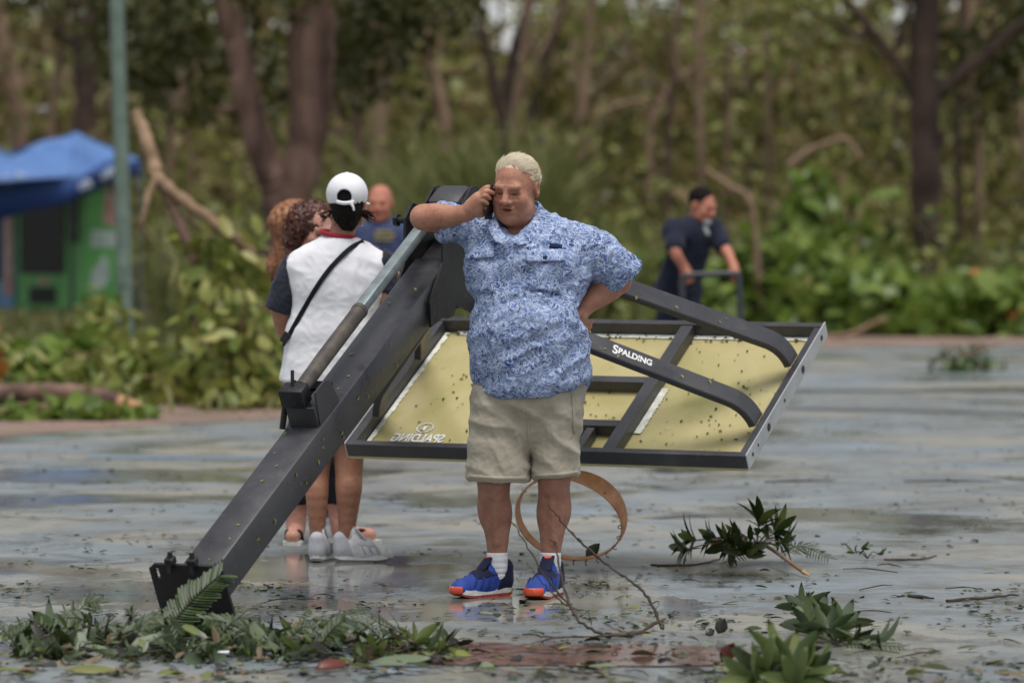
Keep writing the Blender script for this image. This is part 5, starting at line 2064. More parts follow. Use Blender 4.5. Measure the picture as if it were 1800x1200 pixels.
# ------------------------------------------------------------------ lamp post, drinks machine, canopy
M_post = simple('green_post_paint', lin(122, 140, 128), lin(104, 122, 112), 6, 0.45, 0.05, 60)
lb = ground_at(222, 628)
lamp = empty('lamp_post', (lb.x, lb.y, 0), 'slender pale green steel lamp post rising from the leaf pile', 'lamp post')
mb = MB()
mb.tube([lb + Vector((0, 0, 0.0)), lb + Vector((-0.05, 0, 2.0)), lb + Vector((-0.11, 0, 4.0)), lb + Vector((-0.2, 0, 7.4))], [0.085, 0.078, 0.072, 0.060], 14)
mb.build('post', M_post, lamp, smooth=True)
mb = MB()
mb.box(lb + Vector((0, 0, 0.015)), ((1, 0, 0), (0, 1, 0), (0, 0, 1)), (0.17, 0.17, 0.015), 0.004)
mb.build('base_flange', M_post, lamp)
mb = MB()
mb.box(lb + Vector((-0.025, -0.078, 0.85)), ((1, 0, 0), (0, 1, 0), (0, 0, 1)), (0.045, 0.012, 0.12), 0.004)
mb.build('access_door', M_post, lamp)
top = lb + Vector((-0.2, 0, 7.35))
mb = MB()
mb.tube(curve_pts([top, top + Vector((0.25, -0.3, 0.3)), top + Vector((0.6, -0.9, 0.35))], 5), 0.035, 8)
mb.build('bracket_arm', M_post, lamp, smooth=True)
mb = MB()
mb.box(top + Vector((0.75, -1.1, 0.33)), (Vector((0.55, -0.83, 0)), Vector((0.83, 0.55, 0)), Vector((0, 0, 1))), (0.3, 0.12, 0.06), 0.03)
mb.build('lamp_head', M_post, lamp, smooth=True)

# drinks machine
VD = 58.0
M_vgreen = simple('green_vinyl', lin(108, 176, 102), lin(94, 160, 90), 2, 0.4)
M_vdark = simple('machine_glass', lin(16, 18, 28), lin(22, 24, 32), 1.5, 0.25)
M_vwhite = simple('machine_print_white', lin(196, 206, 204), lin(160, 184, 174), 4, 0.5)
M_vpink = simple('machine_print_pink', lin(176, 128, 116), lin(196, 170, 156), 5, 0.5)
M_vred = simple('machine_print_dark', lin(96, 40, 44), lin(70, 34, 40), 5, 0.5)
M_vblue = simple('machine_print_blue', lin(80, 130, 170), lin(120, 160, 190), 4, 0.5)
vm_o = at(75, 550, VD)
fr_r = Vector((0.985, 0.17, 0)).normalized()       # along the front, to the right
fr_n = Vector((0.17, -0.985, 0)).normalized()      # out of the front
sd_r = Vector((-0.17, 0.985, 0)).normalized()      # along the right-hand side, away
va = at(14, 550, VD)
va.z = 0.0
VW, VDp, VH = 1.06, 0.95, 1.98
vm = empty('vending_machine', (va.x + 0.5, va.y, 0), 'green drinks vending machine with dark display window under the blue canopy', 'vending machine')
# turn it so that its right side shows
ang = R(-34)
fr_r = Vector((math.cos(ang), math.sin(ang), 0))
sd_r = Vector((-math.sin(ang), math.cos(ang), 0))
fr_n = -sd_r
va = at(150, 550, VD - 0.35)
va.z = 0
va = va - fr_r * 1.22
VW = 1.22
VZ = 0.09


def vbox(u0, u1, z0, z1, dpt, mat, nm, par, out=0.0):
    mb = MB()
    c = va + fr_r * ((u0 + u1) / 2) + fr_n * (out + dpt / 2) + Vector((0, 0, VZ + (z0 + z1) / 2))
    mb.box(c, (fr_r, fr_n, Vector((0, 0, 1))), ((u1 - u0) / 2, dpt / 2, (z1 - z0) / 2), min(0.008, dpt * 0.3))
    return mb.build(nm, mat, par)


mb = MB()
mb.box(va + fr_r * (VW / 2) + sd_r * (VDp / 2) + Vector((0, 0, VZ + VH / 2)), (fr_r, sd_r, Vector((0, 0, 1))), (VW / 2, VDp / 2, VH / 2), 0.02)
mb.build('cabinet', M_vgreen, vm)
vbox(0.08, 0.86, 0.50, 1.62, 0.02, M_vdark, 'display_window', vm, 0.001)
vbox(0.93, 1.10, 0.92, 1.60, 0.02, M_vdark, 'coin_panel', vm, 0.001)
vbox(0.98, 1.05, 1.10, 1.17, 0.012, M_vwhite, 'card_reader', vm, 0.0215)
vbox(0.25, 0.70, 0.10, 0.32, 0.03, M_vdark, 'delivery_flap', vm, 0.001)
vbox(0.38, 0.60, 0.36, 0.43, 0.008, M_vpink, 'price_strip', vm, 0.001)
for u in (0.15, 1.05):
    mb = MB()
    mb.box(va + fr_r * u + sd_r * 0.1 + Vector((0, 0, 0.045)), (fr_r, sd_r, Vector((0, 0, 1))), (0.06, 0.06, 0.045), 0.01)
    mb.build('foot', M_vwhite, vm)
# printed side: bottle shape, word panel, splash


def sidepoly(pts, mat, nm):
    mb = MB()
    mb.prism([va + fr_r * (VW + 0.001) + sd_r * d + Vector((0, 0, VZ + z)) for d, z in pts], fr_r * 0.003)
    return mb.build(nm, mat, vm)


sidepoly([(0.36, 1.20), (0.60, 1.14), (0.70, 1.18), (0.74, 1.50), (0.66, 1.72), (0.48, 1.74), (0.40, 1.5)], M_vpink, 'printed_bottle')
sidepoly([(0.50, 1.60), (0.66, 1.58), (0.66, 1.80), (0.52, 1.80)], M_vred, 'printed_cap')
sidepoly([(0.10, 0.86), (0.88, 0.86), (0.88, 1.06), (0.10, 1.10)], M_vwhite, 'printed_word_panel')
sidepoly([(0.06, 0.30), (0.18, 0.26), (0.40, 0.32), (0.52, 0.44), (0.50, 0.66), (0.38, 0.76), (0.26, 0.62), (0.12, 0.55)], M_vwhite, 'printed_splash')
# second machine, only its edge in the picture
vm2 = empty('vending_machine', (va.x - 0.6, va.y + 0.4, 0), 'pale blue vending machine beside the green one, mostly out of view', 'vending machine')
mb = MB()
mb.box(va - fr_r * 0.56 + sd_r * (VDp / 2) + Vector((0, 0, VZ + 0.92)), (fr_r, sd_r, Vector((0, 0, 1))), (0.52, VDp / 2, 0.92), 0.02)
mb.build('cabinet', M_vblue, vm2)
vbox(-0.22, -0.06, 0.2, 1.3, 0.01, M_vpink, 'front_print', vm2, 0.001)
vbox(-0.95, -0.28, 0.4, 1.6, 0.02, M_vdark, 'display_window', vm2, 0.001)

# collapsed blue canopy
M_tent = simple('blue_canvas', lin(90, 126, 182), lin(76, 112, 168), 1.2, 0.7, 0.3, 6, bdist=0.03)
M_tentd = simple('blue_valance', lin(48, 78, 144), lin(42, 70, 132), 1.5, 0.7, 0.3, 6, bdist=0.03)
tent = empty('canopy', (at(60, 560, VD).x, VD, 0), 'sagging blue pop-up canopy with white lettering over the vending machines', 'canopy')


def T(px, py, dy=0.0):
    return at(px, py, VD - 1.0 + dy)


pk, fc, rt_, lf, bkr = T(135, 232, 1.2), T(126, 314, -0.6), T(247, 284, 1.6), T(-190, 300, -0.2), T(20, 268, 2.6)
lm = T(18, 274, -0.3)
pk2 = T(-70, 238, 1.2)


def cloth_tri(a, b, c, sag=0.06, n=10):
    V, F, ix = [], [], {}
    nr = (b - a).cross(c - a).normalized()
    if nr.z < 0:
        nr = -nr
    for i in range(n + 1):
        for j in range(n + 1 - i):
            u, v = i / n, j / n
            w = 1 - u - v
            p = a * w + b * u + c * v - nr * (sag * 27 * u * v * w + 0.02 * math.sin(9 * u + 5 * v))
            ix[(i, j)] = len(V)
            V.append(p)
    for i in range(n):
        for j in range(n - i):
            F.append((ix[(i, j)], ix[(i + 1, j)], ix[(i, j + 1)]))
            if i + j < n - 1:
                F.append((ix[(i + 1, j)], ix[(i + 1, j + 1)], ix[(i, j + 1)]))
    return V, F


mb = MB()
for t in ((pk, fc, rt_, 0.05), (pk, lm, fc, 0.09), (pk, bkr, lm, 0.05), (pk, rt_, T(120, 270, 4.2), 0.05), (pk, T(120, 270, 4.2), bkr, 0.05), (pk2, lm, T(-190, 330, -0.8), 0.05), (pk2, bkr, lm, 0.05), (lm, T(-190, 330, -0.8), fc, 0.0)):
    mb.add(*cloth_tri(*t))
roof = mb.build('roof_cloth', M_tent, tent, smooth=True)
mod = roof.modifiers.new('thickness', 'SOLIDIFY')
mod.thickness = 0.008


def valance(pts, drops, nm, mat):
    V, F = [], []
    n = len(pts)
    for p, d in zip(pts, drops):
        V += [p, p - Vector((0, -0.02, d * 0.5)), p - Vector((0, 0.0, d))]
    for i in range(n - 1):
        for k in range(2):
            F.append((i * 3 + k, i * 3 + k + 1, (i + 1) * 3 + k + 1, (i + 1) * 3 + k))
    mb = MB()
    mb.add(V, F)
    o = mb.build(nm, mat, tent, smooth=True)
    m = o.modifiers.new('thickness', 'SOLIDIFY')
    m.thickness = 0.008
    return o


d0 = Vector((0, -0.015, -0.02))
q1 = [T(-190, 330, -0.8), T(-100, 322, -0.6), T(10, 276, -0.32), T(60, 292, -0.42), T(126, 314, -0.62)]
v1 = valance([p + d0 for p in q1], [0.60, 0.52, 0.80, 0.55, 0.30], 'valance', M_tentd)
q2 = [T(126, 314, -0.62), T(160, 296, 0.1), T(190, 279, 0.7), T(222, 280, 1.2), T(247, 284, 1.6)]
v2 = valance([p + d0 for p in q2], [0.28, 0.30, 0.33, 0.22, 0.2], 'valance', M_tentd)
M_tlet = simple('canopy_lettering', lin(206, 214, 226), lin(180, 194, 214), 10, 0.7)


def marks(px0, px1, py0, py1, dy, parent, seed):
    """a short white script-like word, too soft in the photograph to read"""
    rg = random.Random(seed)
    n = 5
    for i in range(n):
        x = px0 + (px1 - px0) * (i + 0.5) / n
        y = py0 + (py1 - py0) * (i + 0.5) / n
        h = 12 if i in (0, 3) else 7
        a = T(x - 2, y + 6, dy)
        mb = MB()
        pts = curve_pts([a, T(x - 1, y + 6 - h, dy), T(x + 2.5, y + 5 - h, dy), T(x + 3, y, dy), T(x + 4.5, y + 6, dy)], 3)
        mb.tube(pts, 0.018, 6)
        mb.build('letter', M_tlet, parent, smooth=True)


marks(4, 44, 318, 310, -0.62, v1, 3)
marks(132, 158, 330, 321, -0.36, v2, 4)
marks(172, 200, 312, 300, 0.42, v2, 5)
for px, py, dy in ((247, 284, 1.6), (126, 322, -0.55), (-190, 330, -0.6), (20, 268, 2.7)):
    p = T(px, py, dy)
    mb = MB()
    mb.tube([Vector((p.x, p.y, 0)), p - Vector((0, -0.03, 0.05))], 0.022, 8)
    mb.build('leg', M_galv if px != 126 else M_plate, tent, smooth=True)
# ------------------------------------------------------------------ vegetation
def tpl_long(fold=0.25, curl=0.18, w=0.30):
    """pointed leaf, length 1 along +X"""
    st = [(0.0, 0.02), (0.22, 0.8), (0.5, 1.0), (0.78, 0.62), (1.0, 0.0)]
    V, F = [], []
    for x, k in st:
        z = -curl * (x ** 2)
        V += [(x, -w * 0.5 * k, z + fold * w * 0.5 * k), (x, 0, z), (x, w * 0.5 * k, z + fold * w * 0.5 * k)]
    for i in range(len(st) - 1):
        a, b = i * 3, i * 3 + 3
        F += [(a, a + 1, b + 1), (a, b + 1, b), (a + 1, a + 2, b + 2), (a + 1, b + 2, b + 1)]
    return np.array(V, float), np.array(F)


def tpl_round(n=10, cup=0.10):
    """round leaf, width 1, with a notch at the stalk"""
    V = [(0.42, 0, 0)]
    for i in range(n):
        a = math.pi + 2 * math.pi * (i + 0.5) / n
        r = 0.5 * (1 + 0.06 * math.sin(3 * a))
        V.append((0.5 + r * math.cos(a) * 0.95, r * math.sin(a), cup * (0.5 + 0.5 * math.cos(2 * a)) + 0.03 * math.sin(5 * a)))
    F = [(0, 1 + i, 1 + (i + 1) % n) for i in range(n)]
    return np.array(V, float), np.array(F)


def tpl_quad():
    V = [(0, 0, 0), (0.45, -0.28, 0.05), (1, 0, -0.10), (0.45, 0.28, 0.05), (0.5, 0, -0.02)]
    F = [(0, 1, 4), (1, 2, 4), (2, 3, 4), (3, 0, 4)]
    return np.array(V, float), np.array(F)


TL, TR, TQ = tpl_long(), tpl_round(), tpl_quad()


def rand_rot(rg, n, up=0.4, droop=0.0, faceY=0.0):
    """rotation matrices: leaf normal leans up by `up`, leaf axis droops by `droop`"""
    nrm = rg.normal(size=(n, 3)) + np.array((0, -faceY, up * 2))
    nrm /= np.linalg.norm(nrm, axis=1, keepdims=True)
    d = rg.normal(size=(n, 3)) + np.array((0, 0, -droop * 2))
    d -= nrm * (d * nrm).sum(1, keepdims=True)
    d /= np.maximum(np.linalg.norm(d, axis=1, keepdims=True), 1e-6)
    y = np.cross(nrm, d)
    return np.stack([d, y, nrm], 2)


def scatter(tpl, pos, size, rot):
    V, F = tpl
    n = len(pos)
    W_ = np.einsum('nij,kj->nki', rot, V) * np.asarray(size).reshape(-1, 1, 1) + np.asarray(pos)[:, None, :]
    Fa = (F[None] + (np.arange(n) * len(V))[:, None, None]).reshape(-1, 3)
    return W_.reshape(-1, 3), Fa


def cloud(rg, n, lo, hi, scale=0.5, thr=-0.1, seed=1, sharp=True):
    """positions in a box, kept where clumpy noise is high"""
    out = []
    got = 0
    while got < n:
        p = lo + (hi - lo) * rg.random((n * 2, 3))
        k = vnoise(p, scale, seed) + 0.5 * vnoise(p, scale * 2.3, seed + 1)
        p = p[k > thr]
        out.append(p)
        got += len(p)
    return np.concatenate(out)[:n]


M_bark_red = simple('bark_reddish', lin(140, 112, 98), lin(80, 60, 54), 4.0, 0.9, 0.8, 14, stretch=(1, 1, 0.18), bdist=0.03)
M_bark_dark = simple('bark_dark', lin(78, 60, 51), lin(55, 42, 38), 3.0, 0.9, 0.8, 14, stretch=(1, 1, 0.3), bdist=0.03)
M_bark_grey = simple('bark_grey', lin(153, 128, 105), lin(111, 90, 73), 3.0, 0.9, 0.6, 14, stretch=(1, 1, 0.3), bdist=0.02)
M_bark_wet = simple('bark_wet_brown', lin(84, 64, 54), lin(58, 44, 38), 3.0, 0.8, 0.8, 14, stretch=(1, 1, 0.3), bdist=0.03)
M_wood_pale = simple('torn_wood', lin(206, 168, 120), lin(160, 120, 84), 6, 0.8, 0.4, 40, stretch=(0.4, 1, 1))
M_branch = simple('limb_brown', lin(152, 126, 100), lin(110, 88, 68), 5, 0.85, 0.5, 30)
M_twig = simple('twig_dark', lin(72, 62, 52), lin(50, 42, 36), 14, 0.75, 0.4, 60)
M_leaf_dark = leaf_mat('canopy_leaves', [lin(58, 66, 28), lin(80, 84, 36), lin(66, 70, 34), lin(96, 94, 44), lin(52, 58, 26)], 0.5, 0.3)
M_leaf_olive = leaf_mat('wood_leaves', [lin(112, 104, 56), lin(126, 114, 66), lin(100, 98, 48), lin(134, 116, 76), lin(114, 112, 56), lin(124, 106, 68)], 0.6, 0.3)
M_leaf_brown = leaf_mat('scorched_leaves', [lin(138, 114, 84), lin(112, 94, 66), lin(118, 112, 66), lin(150, 128, 98), lin(96, 88, 54)], 0.7, 0.25)
M_leaf_green = leaf_mat('undergrowth_leaves', [lin(124, 132, 60), lin(142, 148, 76), lin(108, 118, 52), lin(154, 156, 92), lin(128, 134, 66)], 0.5, 0.3)
M_leaf_grape = leaf_mat('sea_grape_leaves', [lin(100, 128, 48), lin(126, 150, 66), lin(88, 114, 44), lin(146, 164, 86), lin(110, 136, 54), lin(88, 110, 46), lin(132, 152, 76)], 0.42, 0.3)
M_leaf_orange = leaf_mat('orange_leaves', [lin(192, 124, 72), lin(180, 106, 70), lin(200, 150, 84)], 0.45, 0.3)
M_leaf_pale = leaf_mat('wilted_leaves', [lin(132, 142, 66), lin(156, 158, 86), lin(112, 126, 54), lin(174, 170, 106), lin(120, 140, 58), lin(98, 116, 48)], 0.45, 0.3)
M_leaf_deep = leaf_mat('deep_green_leaves', [lin(62, 92, 38), lin(50, 78, 34), lin(82, 108, 44), lin(70, 96, 50)], 0.4, 0.25)
M_blade = leaf_mat('grass_blades', [lin(122, 128, 74), lin(138, 142, 92), lin(106, 114, 62), lin(150, 146, 102)], 0.6, 0.3)


def leaf_cloud(name, tpl, pos, size, rot, mat, parent=None, kind=None):
    V, F = scatter(tpl, pos, size, rot)
    o = obj(name, np_mesh(V, F), mat, parent)
    if kind:
        o['kind'] = kind
    return o


RG = np.random.default_rng(11)


def stem_obj(name, pts, rad, mat, parent, n=10, jit=0.0, seed=0, sub=6):
    cp = curve_pts(pts, sub)
    rr = lerp_list(rad, len(cp))
    if jit:
        rg = random.Random(seed)
        cp = [p + Vector((rg.uniform(-jit, jit), rg.uniform(-jit, jit), rg.uniform(-jit, jit) * 0.5)) for p in cp]
        rr = [r * rg.uniform(0.9, 1.1) for r in rr]
    mb = MB()
    mb.tube(cp, rr, n)
    return mb.build(name, mat, parent, smooth=True, fix=False)


def tree(label, D, stems, mat, crown=None, group=None, base_px=None):
    """stems: list of ([(px,py,dy)...], r0_px, r1_px); the first starts at the ground"""
    s = FPX / D
    p0 = at(stems[0][0][0][0], stems[0][0][0][1], D)
    t = empty('tree', (p0.x, D, 0), label, 'tree', group)
    for i, (pts, r0, r1) in enumerate(stems):
        P = [at(px, py, D + (dd[0] if dd else 0)) for px, py, *dd in pts]
        rad = [r0 / s, r1 / s]
        if i == 0:
            P = [Vector((P[0].x, P[0].y, -0.05))] + P
            rad = [r0 / s * 1.25, r0 / s, (r0 + r1) / 2 / s, r1 / s]
        stem_obj('trunk' if i == 0 else 'branch', P, rad, mat, t, 10, 0.012 * r0 / s * 8, i + int(D))
    if crown:
        for (px, py, dy, rx, ry, rz, n, sz, cm) in crown:
            c = np.array(at(px, py, D + dy))
            q = RG.normal(size=(n * 3, 3))
            q = q / np.linalg.norm(q, axis=1, keepdims=True) * (RG.random((n * 3, 1)) ** 0.45)
            p = c + q * np.array((rx, ry, rz))
            k = vnoise(p, 1.1, 5) > -0.15
            p = p[k][:n]
            leaf_cloud('crown', TQ, p, sz * (0.6 + 0.8 * RG.random(len(p))), rand_rot(RG, len(p), 0.3, 0.4), cm, t)
    return t


tree('tree forking into two thick reddish trunks behind the people', 47, [
    ([(497, 560), (498, 420), (492, 340), (470, 290)], 40, 30),
    ([(494, 350), (468, 285), (440, 195), (424, 110), (402, 20), (380, -120), (350, -300)], 27, 20),
    ([(500, 360), (530, 290), (548, 200), (556, 90), (560, -20), (570, -200), (590, -360)], 36, 28),
    ([(540, 250), (522, 160), (520, 60), (528, -60), (520, -300)], 17, 13),
    ([(424, 185), (400, 192), (384, 190)], 9, 5)],
    M_bark_red, [(690, 30, 2.5, 1.1, 1.0, 0.95, 900, 0.17, M_leaf_dark), (330, 60, 3.0, 1.3, 1.2, 1.1, 800, 0.17, M_leaf_dark), (520, -170, 0, 4.0, 3.0, 1.3, 2600, 0.20, M_leaf_dark), (620, 110, 4, 0.7, 0.9, 0.7, 420, 0.16, M_leaf_dark), (470, 100, 4, 0.9, 0.9, 1.1, 420, 0.16, M_leaf_dark)])
tree('broad dark trunk beyond the heap of sea grape boughs, bare grey limbs above', 58, [
    ([(1634, 560), (1632, 440), (1628, 330), (1626, 210), (1624, 90), (1630, -30), (1630, -260)], 29, 22),
    ([(1618, 190), (1596, 140), (1560, 90), (1520, 40), (1470, -20)], 12, 6),
    ([(1640, 170), (1690, 130), (1740, 90), (1800, 40), (1880, 0)], 13, 7),
    ([(1570, 100), (1585, 50), (1600, 0), (1610, -60)], 7, 4),
    ([(1540, 66), (1500, 60), (1450, 30), (1400, 10)], 6, 3),
    ([(1645, 240), (1652, 238), (1656, 262)], 12, 9)],
    M_bark_wet, [(1760, 60, 2.0, 1.3, 1.0, 1.2, 900, 0.17, M_leaf_dark), (1740, 170, 2.5, 0.5, 0.8, 0.7, 200, 0.15, M_leaf_dark), (1640, -160, 0, 4.2, 3, 1.2, 2000, 0.2, M_leaf_dark), (1350, 30, 4, 1.2, 1.2, 0.8, 500, 0.16, M_leaf_green)])
tree('dark upright trunk rising behind the blue canopy', 64, [([(150, 560), (152, 300), (150, 180), (148, 60), (146, -60), (150, -200)], 21, 17), ([(148, 120), (120, 70), (90, 40), (60, 0)], 6, 3)],
     M_bark_wet, [(240, 40, 2, 1.5, 1.2, 1.0, 900, 0.18, M_leaf_dark), (90, -90, 0, 3, 2.4, 0.9, 1400, 0.2, M_leaf_dark), (290, 130, 3, 0.9, 1.0, 1.0, 380, 0.17, M_leaf_dark)])
tree('curving grey trunk left of the dark upright one', 74, [([(28, 540), (30, 260), (26, 170), (8, 90), (-6, 20), (-16, -120)], 19, 14)], M_bark_grey, [(20, -60, 1, 2.6, 2, 1.2, 900, 0.2, M_leaf_dark)])
tree('thin pale trunk close beside the dark upright one', 66, [([(92, 540), (88, 300), (96, 160), (108, 60), (118, -30), (130, -160)], 8, 6)], M_bark_grey)
tree('pale mottled trunk standing alone behind the tall grass', 66, [([(664, 480), (666, 260), (676, 150), (682, 60), (688, -40), (690, -200)], 15, 11), ([(678, 130), (650, 80), (636, 30)], 5, 3)], M_bark_grey, [(700, -60, 0, 2.2, 1.6, 0.9, 900, 0.18, M_leaf_olive)])
tree('dark slanting trunk rising above the phoning man', 72, [([(862, 520), (880, 260), (890, 170), (904, 90), (930, 10), (960, -110)], 12, 9), ([(884, 220), (862, 120), (846, 40), (838, -60)], 9, 7)], M_bark_dark, [(860, -130, 0, 1.6, 2.0, 0.6, 300, 0.2, M_leaf_olive)])
tree('forked dark trunk right of the slanting one', 76, [([(930, 520), (936, 220), (952, 140), (974, 60), (1000, -20), (1030, -140)], 10, 7)], M_bark_dark, [(1060, 20, 2, 1.8, 1.4, 0.9, 800, 0.18, M_leaf_green), (1150, 90, 3, 1.4, 1.2, 1.0, 500, 0.18, M_leaf_olive)])
tree('leaning pale trunk between the mottled trunk and the dark ones', 70, [([(790, 520), (786, 270), (776, 180), (752, 90), (738, 20), (730, -90)], 11, 8)], M_bark_grey)
tree('slim dark trunk at the right of the broad one', 62, [([(1686, 560), (1686, 380), (1684, 220), (1690, 80), (1688, -100)], 7, 6)], M_bark_dark)
tree('bare bleached tree with crooked limbs above the masked man', 68, [([(1140, 520), (1142, 300), (1138, 190), (1110, 180), (1060, 196)], 7, 4), ([(1140, 230), (1180, 150), (1250, 110), (1330, 90), (1420, 70)], 6, 3), ([(1062, 196), (1040, 230), (1034, 260)], 5, 3)], M_bark_grey)
# slender trunks deep in the wood
rgt = random.Random(21)
for i in range(26):
    px = rgt.uniform(-250, 2050)
    D = rgt.uniform(80, 108)
    ln = rgt.uniform(-40, 40)
    r = rgt.uniform(4.0, 8.5)
    py = HORIZON + FPX * CAMH / D
    tree('slender trunk standing deep in the storm-stripped wood', D, [([(px, py - 20), (px + ln * 0.3, 220), (px + ln * 0.7, 90), (px + ln, -60), (px + ln * 1.3, -190)], r, r * 0.6),
         ([(px + ln * 0.5, 150), (px + ln * 0.5 + rgt.choice((-1, 1)) * rgt.uniform(30, 70), rgt.uniform(40, 100)), (px + ln * 0.5 + rgt.choice((-1, 1)) * 90, rgt.uniform(-40, 40))], r * 0.5, r * 0.2)],
         rgt.choice((M_bark_grey, M_bark_dark, M_bark_grey)), None, 'slender trunks deep in the wood')

for i in range(16):
    px = rgt.uniform(-150, 1950)
    D = rgt.uniform(60, 78)
    ln = rgt.uniform(-60, 60)
    r = rgt.uniform(4.0, 9.0)
    tree('slim pale trunk at the near edge of the storm-stripped wood', D, [([(px, HORIZON + FPX * CAMH / D - 20), (px + ln * 0.2, 260), (px + ln * 0.6, 110), (px + ln, -60), (px + ln * 1.3, -190)], r, r * 0.6),
         ([(px + ln * 0.4, 180), (px + ln * 0.4 + rgt.choice((-1, 1)) * rgt.uniform(30, 80), rgt.uniform(60, 120)), (px + ln * 0.4 + rgt.choice((-1, 1)) * 110, rgt.uniform(-40, 60))], r * 0.5, r * 0.2),
         ([(px + ln * 0.7, 90), (px + ln * 0.7 + rgt.choice((-1, 1)) * rgt.uniform(20, 60), rgt.uniform(0, 50)), (px + ln * 0.7 + rgt.choice((-1, 1)) * 80, rgt.uniform(-80, -20))], r * 0.4, r * 0.2)],
         rgt.choice((M_bark_grey, M_bark_red, M_bark_grey)), None, 'slim pale trunks at the near edge of the wood')

# the wood behind as one mass of leaves, in three depths
def mass(name, n, lo, hi, sz, mats, scale, thr, seed, up=0.2, droop=0.3, tpl=None, fall=None):
    rg = np.random.default_rng(seed)
    p = cloud(rg, n, np.array(lo, float), np.array(hi, float), scale, thr, seed)
    if fall is not None:
        p = p[rg.random(len(p)) < fall(p)]
    k = rg.integers(0, len(mats), len(p))
    zone = vnoise(p, 0.16, seed + 7)
    k = np.clip(((zone + 1) * 0.5 * len(mats)).astype(int) + rg.integers(-1, 2, len(p)), 0, len(mats) - 1)
    for i, m in enumerate(mats):
        q = p[k == i]
        if len(q) == 0:
            continue
        o = leaf_cloud(name, tpl or TQ, q, sz * (0.6 + 0.8 * rg.random(len(q))), rand_rot(rg, len(q), up, droop), m)
        o['kind'] = 'stuff'


mass('far_wood', 22000, (-36, 118, 0), (36, 138, 13), 1.0, [M_leaf_olive, M_leaf_brown, M_leaf_dark, M_leaf_olive], 0.22, -0.4, 100, fall=lambda p: np.clip(1.2 - (p[:, 2] - 5.0) * 0.38, 0.06, 1) * (1 - np.exp(-(p[:, 0] / 0.9) ** 2) * (p[:, 2] > 5.6)))
mass('far_wood', 34000, (-30, 96, 0), (30, 118, 13), 0.6, [M_leaf_olive, M_leaf_dark, M_leaf_brown, M_leaf_olive], 0.30, -0.12, 101, fall=lambda p: np.clip(1.15 - (p[:, 2] - 4.4) * 0.36, 0.06, 1) * (1 - np.exp(-(p[:, 0] / 0.8) ** 2) * (p[:, 2] > 5.2)))
mass('wood_thicket', 24000, (-24, 72, 0), (24, 94, 9), 0.32, [M_leaf_olive, M_leaf_brown, M_leaf_green, M_leaf_olive, M_leaf_dark, M_leaf_green], 0.30, 0.20, 102, fall=lambda p: np.clip(1.2 - (p[:, 2] - 2.0) * 0.16, 0.12, 1) * (1 - np.exp(-(p[:, 0] / 0.7) ** 2) * (p[:, 2] > 4.5)))
mass('undergrowth', 20000, (-17, 60, 0), (17, 72, 3.4), 0.22, [M_leaf_green, M_leaf_olive, M_leaf_green, M_leaf_dark], 0.55, 0.05, 103, fall=lambda p: np.clip(1.25 - p[:, 2] * 0.42, 0.0, 1))
mass('undergrowth', 7000, (-4.2, 50, 0), (13, 58, 1.5), 0.17, [M_leaf_green, M_leaf_deep, M_leaf_green], 0.8, 0.0, 104, fall=lambda p: np.clip(1.2 - p[:, 2] * 0.8, 0.0, 1))


def blades(name, n, lo, hi, h0, h1, seed, mat, wd=0.02):
    rg = np.random.default_rng(seed)
    x = lo[0] + (hi[0] - lo[0]) * rg.random(n)
    y = lo[1] + (hi[1] - lo[1]) * rg.random(n)
    k = vnoise(np.stack([x, y, 0 * x], 1), 0.5, seed)
    h = (h0 + (h1 - h0) * rg.random(n)) * (0.75 + 0.4 * k)
    a = rg.random(n) * 2 * math.pi
    lean = rg.normal(size=(n, 2)) * 0.22
    b = np.stack([x, y, np.zeros(n)], 1)
    sd = np.stack([np.cos(a), np.sin(a), np.zeros(n)], 1) * wd
    m = b + np.stack([lean[:, 0] * h * 0.4, lean[:, 1] * h * 0.4, h * 0.6], 1)
    t = b + np.stack([lean[:, 0] * h * 1.3, lean[:, 1] * h * 1.3, h * 0.95], 1)
    V = np.stack([b - sd, b + sd, m + sd * 1.1, m - sd * 1.1, t], 1).reshape(-1, 3)
    o = np.arange(n)[:, None, None] * 5
    F = (np.array([[0, 1, 2], [0, 2, 3], [3, 2, 4]])[None] + o).reshape(-1, 3)
    ob = obj(name, np_mesh(V, F), mat)
    ob['kind'] = 'stuff'
    return ob


blades('tall_grass', 3600, (-2.4, 55), (0.4, 62), 1.6, 2.9, 201, M_blade, 0.035)
blades('tall_grass', 1800, (-4.4, 52), (-2.2, 60), 0.9, 1.9, 202, M_blade, 0.03)
blades('tall_grass', 2600, (5.2, 57), (9.5, 64), 0.5, 1.2, 203, M_blade, 0.03)
blades('tall_grass', 2600, (-1.5, 52), (3.2, 62), 0.8, 1.7, 204, M_blade, 0.03)


blades('short_grass', 9000, (-15, 31.5), (-1.5, 58), 0.10, 0.32, 205, M_blade, 0.02)
blades('short_grass', 6000, (1.5, 51), (14, 66), 0.12, 0.40, 206, M_blade, 0.025)


# ---- fallen boughs heaped along the edge of the court
def leaf_obj_mesh(tpl, mat, nm):
    me = np_mesh(tpl[0], tpl[1], nm)
    me.materials.append(mat)
    return me


ME_GRAPE = leaf_obj_mesh(TR, M_leaf_grape, 'round_leaf')
ME_ORANGE = leaf_obj_mesh(TR, M_leaf_orange, 'orange_leaf')
ME_PALE = leaf_obj_mesh(tpl_long(0.2, 0.25, 0.42), M_leaf_pale, 'wilted_leaf')
ME_DEEP = leaf_obj_mesh(tpl_long(0.25, 0.2, 0.34), M_leaf_deep, 'deep_leaf')
TPALE = tpl_long(0.2, 0.25, 0.42)


